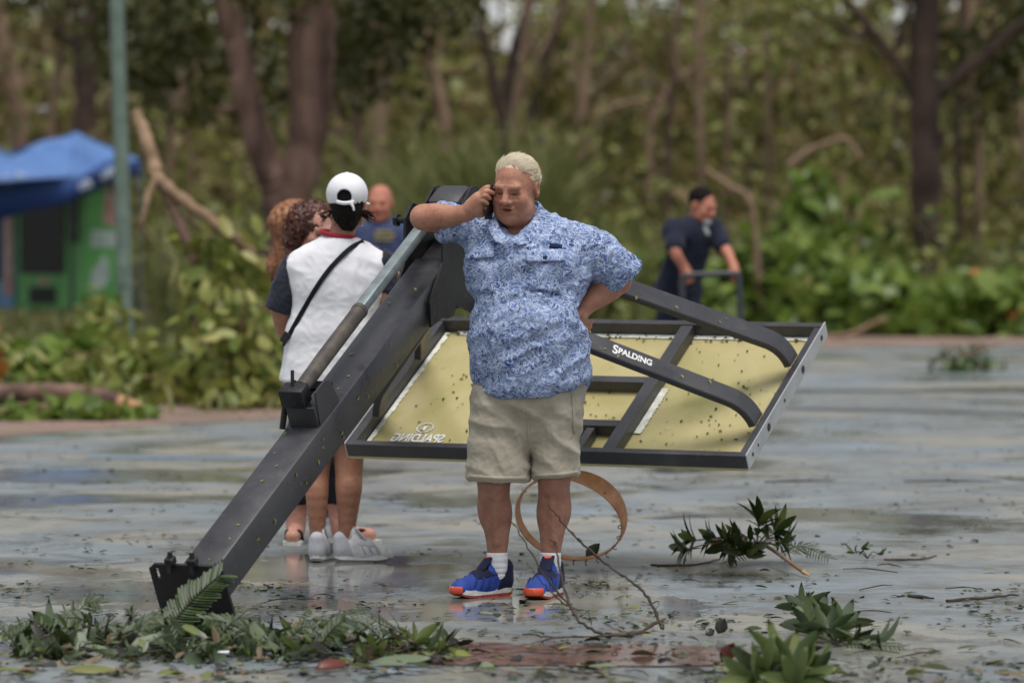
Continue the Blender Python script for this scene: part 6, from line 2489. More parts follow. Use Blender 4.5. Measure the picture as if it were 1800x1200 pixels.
def bough(px, D, rx, ry, top, n_part, n_stuff, size, kind, label, group, seed, droop=0.3, orange=0.03, lean=0.0):
    rg = np.random.default_rng(seed)
    c = at(px, 600, D)
    c = np.array((c.x, c.y, 0.0))
    root = empty('fallen_bough', (c[0], c[1], 0), label, 'bough', group)
    me, tpl, mat = {'grape': (ME_GRAPE, TR, M_leaf_grape), 'pale': (ME_PALE, TPALE, M_leaf_pale)}[kind]
    # stems
    for i in range(4):
        a = rg.uniform(-1, 1)
        e = c + np.array((a * rx * 0.9, rg.uniform(-0.6, 0.5) * ry, top * rg.uniform(0.35, 0.9)))
        b = c + np.array((-a * rx * 0.5, rg.uniform(-0.3, 0.6) * ry, 0.04))
        m = (e + b) / 2 + np.array((0, 0, 0.15 * top))
        stem_obj('stem', [b, m, e], [0.030, 0.020, 0.008], M_branch, root, 6, 0.01, seed + i, 4)

    def pts(n, front):
        q = rg.normal(size=(n, 3))
        q /= np.linalg.norm(q, axis=1, keepdims=True)
        r = (0.55 + 0.45 * rg.random((n, 1))) if front else rg.random((n, 1)) ** 0.5 * 0.92
        q *= r
        q[:, 2] = np.abs(q[:, 2])
        if front:
            q[:, 1] = -np.abs(q[:, 1])
        p = c + q * np.array((rx, ry, top))
        p[:, 0] += lean * p[:, 2]
        bump_ = 0.18 * vnoise(p, 1.6, seed)
        p[:, 2] = np.maximum(p[:, 2] * (1 + bump_), 0.05)
        return p
    P = pts(n_part, True)
    Rm = rand_rot(rg, n_part, 0.35, droop, 0.55)
    for i in range(n_part):
        s = size * rg.uniform(0.65, 1.2)
        M = Matrix.Translation(Vector(P[i])) @ Matrix(Rm[i].tolist()).to_4x4() @ Matrix.Diagonal((s, s * rg.uniform(0.85, 1.1), s, 1))
        shared('leaf', ME_ORANGE if rg.random() < orange else me, M, None, root)
    P = pts(n_stuff, False)
    leaf_cloud('foliage', tpl, P, size * (0.6 + 0.6 * rg.random(n_stuff)), rand_rot(rg, n_stuff, 0.35, droop, 0.3), mat, root, 'stuff')
    return root


GL = ['sea grape bough seen between the phoning man and the masked man', 'sea grape bough behind the legs of the masked man', 'sea grape bough beside the trolley handle',
      'sea grape bough at the foot of the tall upright one', 'sea grape bough behind the pole-like limb on the court edge', 'sea grape bough heaped before the broad dark trunk',
      'sea grape bough behind the low branch lying alone on the court', 'sea grape bough at the thin end of the heap, past the lone branch', 'outermost sea grape bough past the thin end of the heap']
for i, (px, D, rx, ry, tp, n1, n2, lean) in enumerate(((1050, 53, 0.75, 0.8, 1.25, 34, 420, 0), (1160, 53, 0.75, 0.9, 1.0, 30, 420, 0), (1275, 51.5, 0.75, 0.9, 1.05, 40, 460, 0), (1375, 51.5, 0.65, 0.9, 1.40, 44, 480, 0),
                                                       (1480, 50.6, 0.8, 0.9, 1.0, 46, 480, 0), (1590, 50.2, 0.8, 0.9, 0.80, 44, 460, 0), (1700, 50.0, 0.8, 0.9, 0.82, 44, 460, 0), (1810, 50.2, 0.8, 0.9, 0.72, 36, 420, 0), (1930, 50.6, 0.9, 0.9, 0.7, 10, 380, 0))):
    bough(px, D, rx, ry, tp, n1, n2, 0.27, 'grape', GL[i], None, 300 + i, 0.35, 0.045, lean)
bough(1400, 52.2, 0.50, 0.5, 2.25, 40, 420, 0.26, 'grape', 'tall sea grape bough standing up out of the heap below a crooked limb', None, 320, 0.3, 0.0, 0.05)
bough(1500, 54.0, 0.7, 0.6, 2.1, 20, 170, 0.17, 'grape', 'thin leafy bough beside the tall sea grape bough', None, 321, 0.3, 0.0, 0.05)
# crooked bare limbs over that heap
for lab, pts, r0, r1, D, mt in (('crooked grey limb lying over the top of the sea grape heap', [(1385, 292), (1430, 262), (1480, 244), (1505, 262), (1512, 280)], 7, 3, 52.5, M_bark_grey),
                                ('bleached bent limb sticking up beside the masked man', [(1240, 300), (1280, 325), (1312, 345), (1325, 380), (1330, 440), (1335, 520)], 5, 8, 51, M_bark_grey),
                                ('fallen pole-like limb lying in front of the sea grape heap', [(1455, 594), (1500, 585), (1530, 570), (1560, 560)], 5, 4, 48.6, M_branch)):
    s = FPX / D
    pp = [at(px, py, D) for px, py in pts]
    if 'bent' in lab:
        pp.append(Vector((pp[-1].x, pp[-1].y, 0)))
    o = stem_obj('broken_limb', pp, [r0 / s, r1 / s], mt, None, 8, 0.01, 5)
    tag(o, lab, 'branch')

GLL = ['wilted bough behind the middle of the snapped log', 'round-leaved bough between the log and the green vending machine', 'upright leafy bough hiding the lower corner of the vending machine',
       'wilted bough at the foot of the lamp post', 'low wilted bough round the foot of the forked limb', 'round-leaved bough at the butt end of the snapped log']
for i, (px, D, rx, ry, tp, n1, n2) in enumerate(((20, 34.6, 0.62, 1.2, 0.55, 40, 330), (120, 34.9, 0.60, 1.3, 0.50, 44, 330), (182, 39.5, 0.42, 0.8, 0.86, 26, 260), (215, 34.0, 0.50, 1.2, 0.52, 44, 320), (312, 33.4, 0.46, 1.0, 0.44, 40, 280), (-110, 34.6, 0.7, 1.2, 0.6, 10, 300))):
    bough(px, D, rx, ry, tp, n1, n2, 0.21, 'grape' if i in (1, 5) else 'pale', GLL[i], None, 400 + i, 0.45, 0.03)
bough(425, 32.4, 0.40, 0.6, 1.22, 60, 240, 0.21, 'pale', 'tall drooping bough with pale wilted leaves under the broken limb', None, 410, 0.7, 0.0, -0.1)
bough(490, 32.6, 0.36, 0.6, 0.72, 36, 200, 0.17, 'pale', 'low bough with pale leaves just behind the hoop pole bracket', None, 411, 0.6, 0.04)
bough(345, 33.0, 0.28, 0.4, 1.05, 26, 150, 0.16, 'pale', 'loose bunch of wilted leaves hanging at the forked stem', None, 412, 0.8, 0.05)
bough(80, 30.6, 0.9, 0.4, 0.13, 34, 160, 0.14, 'grape', 'low spread of leaves in front of the snapped log', None, 413, 0.3, 0.0)
# hanging leaves on the big broken limb
LD = 33.2
LS = FPX / LD
limb = empty('broken_limb', (at(300, 700, LD).x, LD, 0), 'big forked limb torn down, arching over the wilted boughs', 'branch')


def LP(px, py, dy=0.0):
    return at(px, py, LD + dy)


stem_obj('main_stem', [LP(238, 196, 0.4), LP(256, 240, 0.3), LP(272, 300, 0.1), LP(282, 322, 0.05), LP(330, 358, 0), LP(400, 410, -0.1), LP(452, 452, -0.1), LP(500, 480, -0.1), LP(560, 520, 0)], [11 / LS, 13 / LS, 13 / LS, 11 / LS, 10 / LS, 9 / LS, 7 / LS], M_branch, limb, 10, 0.012, 3)
stem_obj('fork_stem', [LP(280, 318, 0.05), LP(306, 370, 0.05), LP(334, 440, 0), LP(352, 500, 0), LP(350, 560, -0.1), LP(330, 640, -0.25), LP(296, 728, -0.5)], [10 / LS, 10 / LS, 9 / LS, 10 / LS, 8 / LS, 7 / LS], M_bark_red, limb, 10, 0.012, 4)
stem_obj('side_stem', [LP(275, 312, 0.05), LP(262, 340, -0.05), LP(252, 378, -0.1), LP(250, 404, -0.12)], [6 / LS, 6 / LS, 5 / LS, 4 / LS], M_branch, limb, 8, 0.006, 5)
stem_obj('side_stem', [LP(372, 560, -0.1), LP(388, 610, -0.2), LP(402, 660, -0.3), LP(412, 722, -0.5)], [7 / LS, 7 / LS, 6 / LS, 5 / LS], M_branch, limb, 8, 0.006, 6)
stem_obj('side_stem', [LP(330, 380, 0.1), LP(370, 420, 0.2), LP(430, 470, 0.2), LP(480, 520, 0.2)], [4 / LS, 4 / LS, 3 / LS], M_branch, limb, 8, 0.006, 7)
rg = np.random.default_rng(77)
for i in range(120):
    a = rg.random()
    px, py = [(345 + 40 * a, 405 + 60 * a), (372 + 80 * a, 430 + 90 * a), (350 + 30 * a, 520 + 90 * a), (430 + 60 * a, 440 + 120 * a)][i % 4]
    p = LP(px + rg.normal() * 16, py + rg.normal() * 22, rg.normal() * 0.12)
    Rm = rand_rot(rg, 1, 0.2, 0.9, 0.6)[0]
    s = rg.uniform(0.15, 0.26)
    shared('leaf', ME_PALE, Matrix.Translation(p) @ Matrix(Rm.tolist()).to_4x4() @ Matrix.Diagonal((s, s, s, 1)), None, limb)
for i in range(46):
    p = LP(395 + rg.normal() * 42, 450 + rg.normal() * 42, -0.15 + rg.normal() * 0.12)
    Rm = rand_rot(rg, 1, 0.2, 0.9, 0.6)[0]
    s = rg.uniform(0.16, 0.26)
    shared('leaf', ME_PALE, Matrix.Translation(p) @ Matrix(Rm.tolist()).to_4x4() @ Matrix.Diagonal((s, s, s, 1)), None, limb)
# the snapped log lying at the left
D = 31.9
s = FPX / D
lg = empty('log', (at(130, 700, D).x, D, 0), 'snapped log with torn pale end lying before the leaf heap', 'log')
stem_obj('trunk', [at(-120, 690, D + 0.3), at(0, 694, D + 0.15), at(80, 690, D), at(160, 694, D - 0.1), at(225, 710, D - 0.3)], [20 / s, 20 / s, 17 / s, 16 / s, 13 / s], M_bark_red, lg, 12, 0.012, 9)
stem_obj('torn_end', [at(214, 707, D - 0.27), at(245, 716, D - 0.35), at(272, 726, D - 0.42)], [12 / s, 9 / s, 3 / s], M_wood_pale, lg, 10, 0.01, 12)
# ------------------------------------------------------------------ storm litter on the court
M_leaf_fg = leaf_mat('fresh_storm_leaves', [lin(44, 62, 30), lin(62, 82, 40), lin(36, 52, 26), lin(84, 100, 52), lin(50, 70, 34)], 0.38, 0.2, 0.6)
M_leaf_fgl = leaf_mat('light_storm_leaves', [lin(104, 122, 66), lin(124, 138, 84), lin(90, 108, 58), lin(136, 144, 92)], 0.42, 0.25, 0.5)
M_leaf_grey = leaf_mat('leaf_undersides', [lin(122, 136, 112), lin(104, 120, 98), lin(138, 148, 122)], 0.5, 0.2)
M_leaf_yel = leaf_mat('yellowing_leaves', [lin(138, 146, 78), lin(152, 150, 92), lin(120, 132, 66), lin(148, 134, 82)], 0.45, 0.25)
M_leaf_redb = leaf_mat('red_brown_leaves', [lin(126, 60, 50), lin(108, 56, 46), lin(146, 80, 66)], 0.4, 0.2)
M_leaf_dk = leaf_mat('dark_wet_leaves', [lin(48, 44, 46), lin(58, 56, 52), lin(42, 44, 34)], 0.35, 0.1)
M_leaf_tan = leaf_mat('dead_leaves', [lin(124, 104, 78), lin(96, 84, 62), lin(140, 124, 96)], 0.55, 0.15)
M_fern = leaf_mat('frond_leaflets', [lin(48, 66, 30), lin(64, 84, 40), lin(40, 56, 26)], 0.45, 0.2)

ME_SPRIG = leaf_obj_mesh(tpl_long(0.35, 0.22, 0.30), M_leaf_fg, 'sprig_leaf')
ME_SPRIGL = leaf_obj_mesh(tpl_long(0.30, 0.25, 0.32), M_leaf_fgl, 'sprig_leaf_light')
ME_OBL = leaf_obj_mesh(tpl_long(0.15, 0.15, 0.48), M_leaf_fg, 'oblong_leaf')
ME_GREY = leaf_obj_mesh(tpl_long(0.2, 0.2, 0.46), M_leaf_grey, 'underside_leaf')


def set_leaf(parent, me, p, d, n, length, w=1.0):
    d = Vector(d).normalized()
    n = Vector(n)
    n = (n - d * n.dot(d))
    if n.length < 1e-4:
        n = d.orthogonal()
    n.normalize()
    y = n.cross(d)
    M = basis(p, d * length, y * length * w, n * length)
    return shared('leaf', me, M, None, parent)


def sprig(name, label, cat, base, tips, mat, me, rg, per=7, ln=0.12, spread=0.9, r0=0.006, up=0.6, group=None, me2=None, along=2):
    """a leafy twig: base point, tips = stem ends; leaves in whorls at the tips and a few along the stems"""
    base = Vector(base)
    root = empty(name, (base.x, base.y, 0), label, cat, group)
    for t in tips:
        t = Vector(t)
        m = (base + t) / 2 + Vector((rg.uniform(-0.02, 0.02), rg.uniform(-0.02, 0.02), 0.02))
        cp = curve_pts([base, m, t], 4)
        mb = MB()
        mb.tube(cp, lerp_list([r0, r0 * 0.5], len(cp)), 6)
        mb.build('stem', mat, root, smooth=True, fix=False)
        ax = (t - m).normalized()
        s1 = ax.orthogonal().normalized()
        s2 = ax.cross(s1)
        a0 = rg.uniform(0, 6.28)
        for i in range(per):
            a = a0 + 2 * math.pi * i / per + rg.uniform(-0.2, 0.2)
            rad = s1 * math.cos(a) + s2 * math.sin(a)
            sp = spread * rg.uniform(0.7, 1.15)
            d = ax * math.cos(sp) + rad * math.sin(sp)
            d.z = d.z + up * 0.3
            if t.z < 0.06 and d.z < 0.02:
                d.z = rg.uniform(0.0, 0.2)
            set_leaf(root, (me2 if me2 and rg.random() < 0.3 else me), t - ax * rg.uniform(0, 0.02), d, ax * 1.0 + Vector((0, 0, 0.4)), ln * rg.uniform(0.7, 1.15), rg.uniform(0.85, 1.15))
        for i in range(along):
            p = base + (t - base) * rg.uniform(0.3, 0.8)
            d = Vector((rg.uniform(-1, 1), rg.uniform(-1, 1), rg.uniform(-0.05, 0.5)))
            set_leaf(root, me, p, d, (0, 0, 1), ln * rg.uniform(0.6, 1.0))
    return root


def frond(label, pts, ln, width, rg, nseg=20, group=None, curl=0.3):
    """feather-like compound leaf: one rachis, two rows of narrow leaflets"""
    P = [Vector(p) for p in pts]
    cp = curve_pts(P, 8)
    root = empty('frond', (P[0].x, P[0].y, 0), label, 'frond', group)
    mb = MB()
    mb.tube(cp, lerp_list([0.0035, 0.0025, 0.001], len(cp)), 5)
    mb.build('midrib', M_twig, root, smooth=True, fix=False)
    pos, rot, sz = [], [], []
    for i in range(nseg):
        t = 0.12 + 0.88 * i / (nseg - 1)
        k = min(int(t * (len(cp) - 1)), len(cp) - 2)
        p = cp[k] + (cp[k + 1] - cp[k]) * (t * (len(cp) - 1) - k)
        T_ = (cp[k + 1] - cp[k]).normalized()
        up = Vector((0, -0.6, 0.8))
        sd = T_.cross(up).normalized()
        for q in (-1, 1):
            d = (T_ * (0.55 + 0.5 * t) + sd * q + Vector((0, 0, -curl * rg.random()))).normalized()
            n = (up + Vector((rg.uniform(-0.3, 0.3), rg.uniform(-0.3, 0.3), 0))).normalized()
            n = (n - d * n.dot(d)).normalized()
            y = n.cross(d)
            rot.append(np.array(((d.x, y.x, n.x), (d.y, y.y, n.y), (d.z, y.z, n.z))))
            pos.append(tuple(p))
            sz.append(ln * (1 - 0.55 * abs(t - 0.45)) * rg.uniform(0.85, 1.1))
    V, F = tpl_long(0.2, 0.12, width)
    Vv, Fv = scatter((V, F), np.array(pos), np.array(sz), np.array(rot))
    o = obj('leaflets', np_mesh(Vv, Fv), M_fern, root)
    o['kind'] = 'stuff'
    return root


rg = random.Random(8)
rgn = np.random.default_rng(5)


def G(px, py, up=0.0):
    """point `up` metres above the ground point seen at pixel"""
    p = ground_at(px, py)
    p.z = up
    return p


def GA(px, py, D):
    p = at(px, py, D)
    p.z = max(p.z, 0.012)
    return p


# a. litter heap round the base plate
FD1 = 15.05
frond('dark feathery frond leaning against the black base plate', [GA(292, 1112, 15.1), GA(318, 1076, 15.12), GA(352, 1040, 15.14), GA(384, 1012, 15.15)], 0.115, 0.16, rg, 22, curl=0.1)
for i, (lab, pts, ln) in enumerate((
        ('feathery frond arching up at the outer end of the leaf heap', [GA(150, 1150, 15.0), GA(120, 1100, 15.0), GA(150, 1062, 15.0), GA(172, 1060, 14.98)], 0.07),
        ('drooping feathery frond in the middle of the leaf heap', [GA(190, 1130, 15.0), GA(150, 1090, 14.97), GA(110, 1086, 14.93), GA(70, 1092, 14.9)], 0.07),
        ('short feathery frond low at the outer edge of the leaf heap', [GA(80, 1150, 14.95), GA(50, 1120, 14.9), GA(22, 1105, 14.9)], 0.05),
        ('feathery frond lying flat along the front of the leaf heap', [GA(290, 1165, 14.7), GA(240, 1172, 14.6), GA(190, 1188, 14.55)], 0.09),
        ('thin twiggy frond standing between leaf heap and base plate', [GA(205, 1120, 15.05), GA(232, 1090, 15.05), GA(228, 1072, 15.05)], 0.035),
        ('thin twiggy frond leaning towards the base plate', [GA(225, 1122, 15.05), GA(250, 1096, 15.05), GA(278, 1078, 15.06)], 0.05),
        ('feathery frond spread below the base plate', [GA(420, 1135, 14.9), GA(360, 1120, 14.95), GA(300, 1122, 14.98)], 0.08),
        ('feathery frond trailing from the plate towards the red zone', [GA(400, 1120, 15.0), GA(470, 1122, 14.95), GA(540, 1138, 14.9)], 0.06))):
    frond(lab, pts, ln, 0.22, rg, 16)
for i in range(13):
    px = 30 + 58 * i + rg.uniform(-15, 15)
    Df = rg.uniform(14.5, 15.0)
    sg = rg.choice((-1, 1))
    g0 = ground_at(px, HORIZON + FPX * CAMH / Df)
    L_ = rg.uniform(0.10, 0.2)
    frond('small feathery frond tangled in the leaf heap round the base plate', [g0 + Vector((0, 0, 0.04)), g0 + Vector((sg * L_ * 0.5, rg.uniform(-0.03, 0.03), 0.07 + 0.06 * rg.random())), g0 + Vector((sg * L_, rg.uniform(-0.05, 0.05), 0.03 + 0.12 * rg.random()))], rg.uniform(0.04, 0.075), 0.2, rg, 14, 'small fronds in the leaf heap')
sprig('leafy_sprig', 'sprig of broad dark leaves at the outer end of the leaf heap', 'sprig', GA(150, 1170, 14.85), [GA(60, 1125, 14.85), GA(95, 1112, 14.9), GA(120, 1140, 14.7)], M_twig, ME_OBL, rg, 7, 0.11, 1.0, 0.005, 0.7, None, ME_GREY, 4)
sprig('leafy_sprig', 'sprig of broad leaves showing grey undersides low in the leaf heap', 'sprig', GA(190, 1180, 14.6), [GA(50, 1168, 14.6), GA(85, 1160, 14.55), GA(110, 1172, 14.5)], M_twig, ME_GREY, rg, 6, 0.10, 1.1, 0.005, 0.4, None, ME_OBL, 3)
sprig('leafy_sprig', 'dense dark leafy sprig heaped under the base plate', 'sprig', GA(400, 1140, 14.85), [GA(250, 1130, 14.85), GA(320, 1120, 14.9), GA(390, 1115, 14.95), GA(180, 1140, 14.85), GA(450, 1125, 14.9)], M_twig, ME_OBL, rg, 8, 0.10, 1.1, 0.006, 0.5, None, ME_GREY, 5)
sprig('leafy_sprig', 'sprig of mixed dark leaves in front of the base plate', 'sprig', GA(330, 1180, 14.5), [GA(300, 1150, 14.6), GA(380, 1160, 14.6), GA(420, 1170, 14.55), GA(240, 1170, 14.5), GA(360, 1185, 14.4)], M_twig, ME_SPRIG, rg, 8, 0.10, 1.1, 0.005, 0.3, None, ME_GREY, 5)
sprig('leafy_sprig', 'sprig with two long pointed leaves standing up, right of the plate', 'sprig', GA(640, 1165, 14.7), [GA(604, 1122, 14.75), GA(560, 1140, 14.7), GA(640, 1140, 14.7)], M_twig, ME_SPRIG, rg, 6, 0.13, 0.75, 0.005, 1.2, None, ME_SPRIGL, 3)
sprig('leafy_sprig', 'pale wilted leaf bunch between the plate and the upright sprig', 'sprig', GA(520, 1175, 14.55), [GA(470, 1140, 14.65), GA(500, 1150, 14.55), GA(540, 1160, 14.5), GA(450, 1165, 14.5)], M_twig, ME_GREY, rg, 7, 0.11, 1.1, 0.005, 0.3, None, ME_SPRIGL, 4)
sprig('leafy_sprig', 'olive sprig ending the leaf heap beside the red painted zone', 'sprig', GA(690, 1175, 14.6), [GA(730, 1128, 14.7), GA(755, 1145, 14.65), GA(700, 1140, 14.7), GA(770, 1165, 14.55), GA(660, 1160, 14.5)], M_twig, ME_SPRIGL, rg, 7, 0.105, 0.95, 0.005, 0.8, None, ME_SPRIG, 3)
# the packed under-layer of that heap
rgh = np.random.default_rng(15)
n = 900
hx_ = rgh.random(n)
hpx = 15 + 790 * hx_
hD = 14.35 + 0.75 * rgh.random(n)
top_ = np.interp(hpx, [10, 80, 170, 260, 400, 520, 620, 760, 805], [0.05, 0.13, 0.12, 0.10, 0.12, 0.09, 0.10, 0.09, 0.02]) * (0.6 + 0.5 * vnoise(np.stack([hpx * 0.02, hD * 3, 0 * hD], 1), 1.0, 4))
mid_ = 1 - np.abs((hD - 14.75) / 0.45)
hp_ = np.stack([(hpx - 900) / FPX * hD, hD, 0.01 + np.maximum(top_, 0.02) * np.clip(mid_, 0.1, 1) * rgh.random(n)], 1)
for m, sl in ((M_leaf_fg, slice(0, 460)), (M_leaf_grey, slice(460, 540)), (M_leaf_dk, slice(540, 700)), (M_leaf_fgl, slice(700, 780)), (M_leaf_tan, slice(780, 900))):
    q = hp_[sl]
    o = leaf_cloud('leaf_litter', TL if m is not M_leaf_fg else tpl_long(0.3, 0.3, 0.17), q, 0.04 + 0.07 * rgh.random(len(q)), rand_rot(rgh, len(q), 0.7, -0.1), m)
    o['kind'] = 'stuff'
# single notable leaves and scraps


def big_leaf(name, label, p, d, n, ln, w, mat, group=None, curl=0.3, fold=0.3):
    V, F = tpl_long(fold, curl, w)
    d = Vector(d).normalized()
    n = Vector(n)
    n = (n - d * n.dot(d)).normalized()
    y = n.cross(d)
    M = np.array(((d.x, y.x, n.x), (d.y, y.y, n.y), (d.z, y.z, n.z)))
    V = V @ M.T * ln + np.array(p)
    V[:, 2] = np.maximum(V[:, 2], 0.006)
    o = obj(name, np_mesh(V, F), mat)
    m = o.modifiers.new('thickness', 'SOLIDIFY')
    m.thickness = 0.0012
    tag(o, label, 'leaf', group)
    return o


big_leaf('fallen_leaf', 'stiff grey-green blade of a leaf lying on the leaf heap', GA(188, 1168, 14.5), (0.9, 0.3, 0.35), (0.1, -0.8, 0.5), 0.23, 0.17, M_leaf_grey, None, 0.05)
big_leaf('fallen_leaf', 'yellow-green lobed leaf flat on the court before the leaf heap', GA(112, 1186, 14.05), (1, 0.1, 0.02), (0, -0.2, 1), 0.19, 0.5, M_leaf_yel, None, 0.05, 0.1)
big_leaf('fallen_leaf', 'red-brown folded leaf lying before the pale wilted bunch', GA(552, 1188, 14.1), (0.9, 0.25, 0.28), (0.2, -0.7, 0.6), 0.13, 0.34, M_leaf_redb, None, 0.4)
big_leaf('fallen_leaf', 'large pale curved leaf lying before the olive sprig', GA(648, 1166, 14.3), (1, -0.15, -0.05), (0, -0.4, 1), 0.23, 0.32, M_leaf_grey, None, -0.15)
big_leaf('fallen_leaf', 'small pale yellow leaf before the metal latch', GA(275, 1192, 13.95), (1, 0.2, 0.1), (0, -0.3, 1), 0.09, 0.5, M_leaf_yel)
big_leaf('fallen_leaf', 'curled olive leaf at the edge of the red painted zone', GA(795, 1160, 14.55), (1, 0.1, 0.12), (0, -0.6, 0.8), 0.085, 0.5, M_leaf_yel, None, 0.6)
big_leaf('fallen_leaf', 'dark cupped leaf standing on edge by the lying sprig', GA(1262, 1118, 15.25), (0.35, 0.2, 0.8), (0.1, -1, 0.2), 0.06, 0.8, M_leaf_dk, None, -0.3, 0.4)
big_leaf('fallen_leaf', 'small dark pointed leaf beside the cupped one', GA(1240, 1122, 15.2), (0.5, 0.2, 0.3), (0.1, -1, 0.3), 0.045, 0.7, M_leaf_dk)
big_leaf('fallen_leaf', 'crumpled red leaf beside the pale rosette sprig', GA(1268, 1172, 14.3), (0.5, 0.2, 0.75), (0.1, -1, 0.3), 0.075, 0.7, M_leaf_redb, None, -0.5, 0.5)
big_leaf('fallen_leaf', 'yellow leaf flat under the crumpled red one', GA(1262, 1180, 14.1), (1, 0.1, 0.02), (0, -0.3, 1), 0.10, 0.4, M_leaf_yel)
big_leaf('fallen_leaf', 'green leaf standing folded against the bent ring', GA(1030, 980, 18.2), (0.6, 0.1, 0.6), (0, -1, 0.2), 0.085, 0.6, M_leaf_fg, None, -0.3, 0.5)
big_leaf('fallen_leaf', 'pink-red leaf flat on the court right of the bent ring', G(1082, 915, 0.012), (1, 0.15, 0.02), (0, -0.2, 1), 0.08, 0.45, M_leaf_redb)
big_leaf('fallen_leaf', 'yellow leaf on the court between the man\'s shoes', G(905, 1040, 0.01), (1, 0.4, 0.02), (0, 0, 1), 0.07, 0.6, M_leaf_yel)
mb = MB()
la = GA(330, 1163, 14.45)
mb.box(la + Vector((0.045, 0, 0.0)), (Vector((1, 0.1, 0.0)), Vector((-0.1, 1, 0)), Vector((0, 0, 1))), (0.045, 0.016, 0.012), 0.003)
mb.cyl(la + Vector((0.07, -0.01, 0.012)), la + Vector((0.14, 0.0, 0.016)), 0.010, 10)
lt = mb.build('metal_latch', M_alu, None, smooth=True)
tag(lt, 'small shiny metal latch half buried in the leaf heap', 'latch')

# b. bare twig rising in front of the man's legs
tw = empty('bare_branch', (G(1100, 1140).x, G(1100, 1140).y, 0), 'bare dark forked branch rising before the phoning man\'s shoes', 'branch')
b0 = GA(1100, 1142, 15.2)
knot = GA(1157, 1090, 15.45)


def twig(nm, pts, r0, r1):
    cp = curve_pts([GA(*p) for p in pts], 6)
    rr = lerp_list([r0, (r0 + r1) * 0.5, r1], len(cp))
    rr = [r * 0.74 * random.Random(i).uniform(0.80, 1.25) for i, r in enumerate(rr)]
    cp = [p + Vector((random.Random(i * 7 + len(pts)).uniform(-0.004, 0.004), 0, random.Random(i * 5 + len(pts)).uniform(-0.003, 0.004))) if 0 < i < len(cp) - 1 else p for i, p in enumerate(cp)]
    mb = MB()
    mb.tube(cp, rr, 7)
    return mb.build(nm, M_twig, tw, smooth=True, fix=False)


twig('stem', [(1104, 1142, 15.2), (1060, 1120, 15.22), (1020, 1092, 15.25), (1000, 1058, 15.3), (984, 1002, 15.35), (978, 960, 15.4), (974, 950, 15.4)], 0.0095, 0.003)
twig('shoot', [(1008, 1074, 15.28), (980, 1040, 15.3), (950, 1000, 15.3), (918, 945, 15.32), (896, 912, 15.34)], 0.006, 0.0025)
twig('shoot', [(996, 1064, 15.29), (975, 1046, 15.25), (950, 1020, 15.2), (926, 988, 15.2)], 0.0045, 0.002)
twig('stem', [(1157, 1092, 15.45), (1140, 1050, 15.48), (1110, 1022, 15.5), (1075, 998, 15.55), (1040, 968, 15.55), (1000, 932, 15.55), (975, 900, 15.55), (962, 886, 15.55)], 0.0085, 0.003)
twig('stem', [(1104, 1142, 15.2), (1125, 1122, 15.3), (1157, 1092, 15.45), (1166, 1104, 15.42)], 0.0105, 0.009)
twig('shoot', [(1128, 1112, 15.3), (1080, 1124, 15.2), (1020, 1130, 15.15), (960, 1124, 15.15), (918, 1114, 15.15)], 0.0075, 0.003)
twig('shoot', [(1118, 1128, 15.25), (1090, 1108, 15.3), (1060, 1094, 15.35)], 0.004, 0.002)
twig('shoot', [(1020, 953, 15.55), (1006, 938, 15.55), (1004, 932, 15.55)], 0.003, 0.0015)
twig('shoot', [(1040, 1098, 15.25), (1036, 1080, 15.25), (1034, 1072, 15.25)], 0.003, 0.0015)
twig('shoot', [(978, 960, 15.4), (970, 950, 15.4), (964, 948, 15.4)], 0.003, 0.0015)

# c. leafy branch on the right
rg = random.Random(17)
sprig('leafy_branch', 'leafy green branch with a broken pale-ended stem, right of the ring', 'branch', GA(1330, 958, 18.35),
      [GA(1336, 920, 18.40), GA(1362, 935, 18.40), GA(1300, 945, 18.35), GA(1282, 958, 18.30), GA(1218, 950, 18.40), GA(1252, 945, 18.40), GA(1205, 965, 18.30), GA(1310, 975, 18.25), GA(1375, 955, 18.35)], M_branch, ME_SPRIG, rg, 10, 0.125, 1.0, 0.005, 0.45, None, ME_SPRIGL, 4)
br = [o for o in bpy.data.objects if o.name.startswith('leafy_branch')][0]
cp = curve_pts([GA(1290, 968, 18.33), GA(1330, 956, 18.35), GA(1352, 962, 18.25), GA(1385, 985, 17.90), GA(1414, 1006, 17.70)], 5)
mb = MB()
mb.tube(cp, lerp_list([0.006, 0.008, 0.009], len(cp)), 8)
mb.build('broken_stem', M_branch, br, smooth=True, fix=False)
mb = MB()
mb.tube([GA(1412, 1004, 17.71), GA(1423, 1013, 17.63)], [0.009, 0.004], 7)
mb.build('torn_end', M_wood_pale, br, smooth=True, fix=False)
frond('feathery frond trailing right of the leafy green branch', [G(1375, 990, 0.05), G(1410, 988, 0.07), G(1455, 992, 0.03)], 0.07, 0.12, rg, 18)
frond('thin feathery frond below the leafy green branch', [G(1330, 985, 0.05), G(1300, 992, 0.04), G(1275, 998, 0.02)], 0.05, 0.14, rg, 12)
sprig('leafy_sprig', 'small sprig standing on the court beyond the leafy green branch', 'sprig', G(1525, 985, 0.01), [G(1520, 985, 0.05), G(1500, 984, 0.03), G(1545, 983, 0.02)], M_twig, ME_SPRIG, rg, 5, 0.05, 0.9, 0.003, 0.8)
